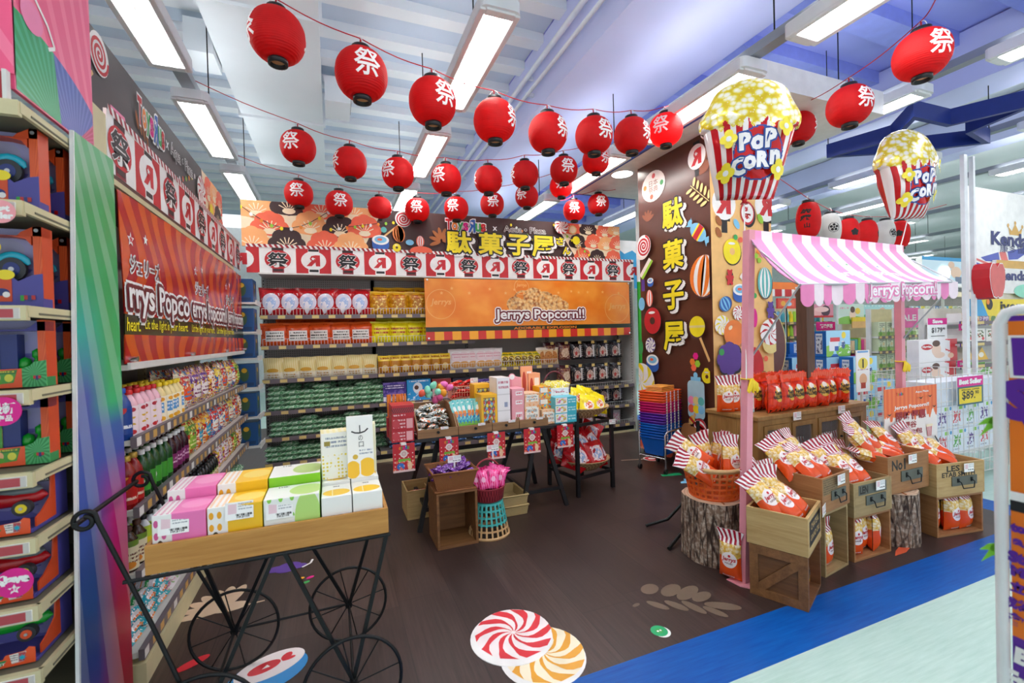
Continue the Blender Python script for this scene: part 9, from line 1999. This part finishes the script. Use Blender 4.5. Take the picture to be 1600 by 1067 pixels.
# red apple sign
mb = MB(); p = gy(1559, 437, YK-.25); s_ = .105
def apple(k): return [(p.x+k*s_*x, p.z+k*s_*1.35*y) for x, y in [(0, .62), (.3, .86), (.66, .86), (.95, .55), (1.0, .1), (.85, -.45), (.55, -.88), (.2, -.95), (0, -.88), (-.2, -.95), (-.55, -.88), (-.85, -.45), (-1.0, .1), (-.95, .55), (-.66, .86), (-.3, .86)]]
mb.prism(apple(1.6), frY(0, YK-.25, 0), -.16, 0, 'board_white', 'red'); mb.prism(apple(1.5), frY(0, YK-.25, 0), 0, .004, 'flag_red2' if 'flag_red2' in MATS else mat('flag_red2', 'd8605c', .4)); mb.cyl((p.x, YK-.16, p.z-.1), (p.x, YK+.05, p.z-.1), .015, m='frame_white', n=8)
tag(mb.build('apple_sign'), 'thick red apple shaped sign in front of the white display board', 'sign')
# white uprights
for px0, px1, nm in ((1509, 1514, 'thicker'), (1523, 1526, 'thinner')):
 p = gy(px0, 420, YK-.1); q = gy(px1, 420, YK-.1); mb = MB(); mb.box(p.x, YK-.1, 0, q.x, YK-.06, 3.45, 'frame_white'); mb.box(p.x-.02, YK-.14, 0, q.x+.02, YK-.02, .01, 'frame_white'); tag(mb.build('upright_post'), f'{nm} tall white upright post beside the white display board', 'post')
# far pegboard with hanging goods and light box
YP = 6.3; x0, x1 = gy(1425, 520, YP).x, gy(1512, 520, YP).x
fb = thing('shelving_bay', 'far pegboard wall of small hanging goods under the blue light box', 'shelving', ((x0+x1)/2, YP+.1, 0)); L = T(-(x0+x1)/2, -(YP+.1), 0)
mb = MB(); mb.box(x0-1.2, YP+.1, 0, x1+1, YP+.14, 2.3, 'pegboard'); mb.build('back_panel', fb, 0, L); mb = MB(); mb.box(x0-1.2, YP-.3, 0, x1+1, YP+.1, .12, 'shelf_white'); mb.build('base', fb, 0, L)
HC = ['p_bs1', 'p_greenmilk', 'p_bs4', 'p_aqua', 'p_wipes_p', 'p_policefront2']; HW = ['vegetable', 'green', 'yellow', 'aqua', 'purple', 'blue']
for r_ in range(5):
 for i in range(12):
  m = (i*5+r_*7) % 6; x = x0+(x1-x0)*(i+.5)/12; z = .65+.27*r_; mb = MB(); mb.box(x-.075, YP+.02, z, x+.075, YP+.06, z+.2, 'c_white', front=HC[m]); mb.cyl((x, YP-.03, z+.185), (x, YP+.1, z+.185), .004, m='chrome', n=5); tag(mb.build('hanging_pack', bevel=.003), f'{HW[m]} hanging pack, {ORD[i]} from the left in {ORD[r_]} row of the far pegboard', 'pack', 'hanging packs on the far pegboard')
pr('p_lightbox', 'cfe6f4', [('rect', 0, 1, .88, 1, '2a9ad4'), ('ell', .72, .5, .12, .2, 'f0ccb4'), ('ell', .62, .75, .07, .12, 'e8c0a8'), ('rect', .7, 1, .1, .35, '6a7a94'), ('rect', 0, 1, 0, .12, 'f4f8fa')], .3)
r4 = rct(1441, 402, 1513, 448, 6.2); pbox(r4, 6.2, .12, 'p_lightbox', 'board_white', 'light_box', 'pale blue picture light box over the far pegboard', 'sign', bev=0, stem=.01)
t = NT('disc_glow'); t.fin((1, 1, 1, 1), .4, Emission_Color=(1, 1, 1, 1), Emission_Strength=2.5); p = gy(1476, 426, 6.18); mb = MB(); mb.cyl((p.x, 6.2, p.z), (p.x, 6.14, p.z), .15, m='disc_glow', n=28); tag(mb.build('disc_lamp'), 'round glowing white disc lamp on the pale blue light box', 'lamp')
mb = MB(); zt_ = gy(1476, 460, 6.2).z; mb.box(x0-1.2, 6.1, zt_-.06, x1+1, 6.2, zt_+.05, 'cream'); tag(mb.build('lit_shelf_strip'), 'cream strip between the light box and the far pegboard', 'strip')
# number-one stand between the blue cartons and the poster
r4 = rct(1338, 547, 1359, 612, 2.95); pr('p_no1', 'f0eeea', [('ell', .5, .68, .36, .14, 'e8d24a'), ('ell', .5, .3, .28, .14, 'e8b48a'), ('rect', .32, .68, .08, .22, 'b8402a'), ('txt', 1, .1, .9, .5, .56, 'c8a0a0'), ('rect', .1, .9, .94, .98, '5a9ad0')], .4)
ns = thing('number_stand', 'tall white number one stand card between the blue cartons and the poster', 'sign', ((r4[0]+r4[1])/2, 2.97, 0)); L = T(-(r4[0]+r4[1])/2, -2.97, 0)
mb = MB(); mb.box(r4[0], 2.95, r4[2], r4[1], 2.956, r4[3], 'board_white', front='p_no1'); a = Art(mb, frY((r4[0]+r4[1])/2, 2.95, r4[2]+(r4[3]-r4[2])*.68), None, .001); a.text('1', 0, 0, .08, None, 'black', .04); mb.build('card', ns, 0, L); mb = MB(); mb.box((r4[0]+r4[1])/2-.01, 2.957, 0, (r4[0]+r4[1])/2+.01, 2.97, r4[3]-.05, 'shelf_white'); mb.box(r4[0], 2.9, 0, r4[1], 3.04, .01, 'shelf_white'); mb.build('support', ns, 0, L)
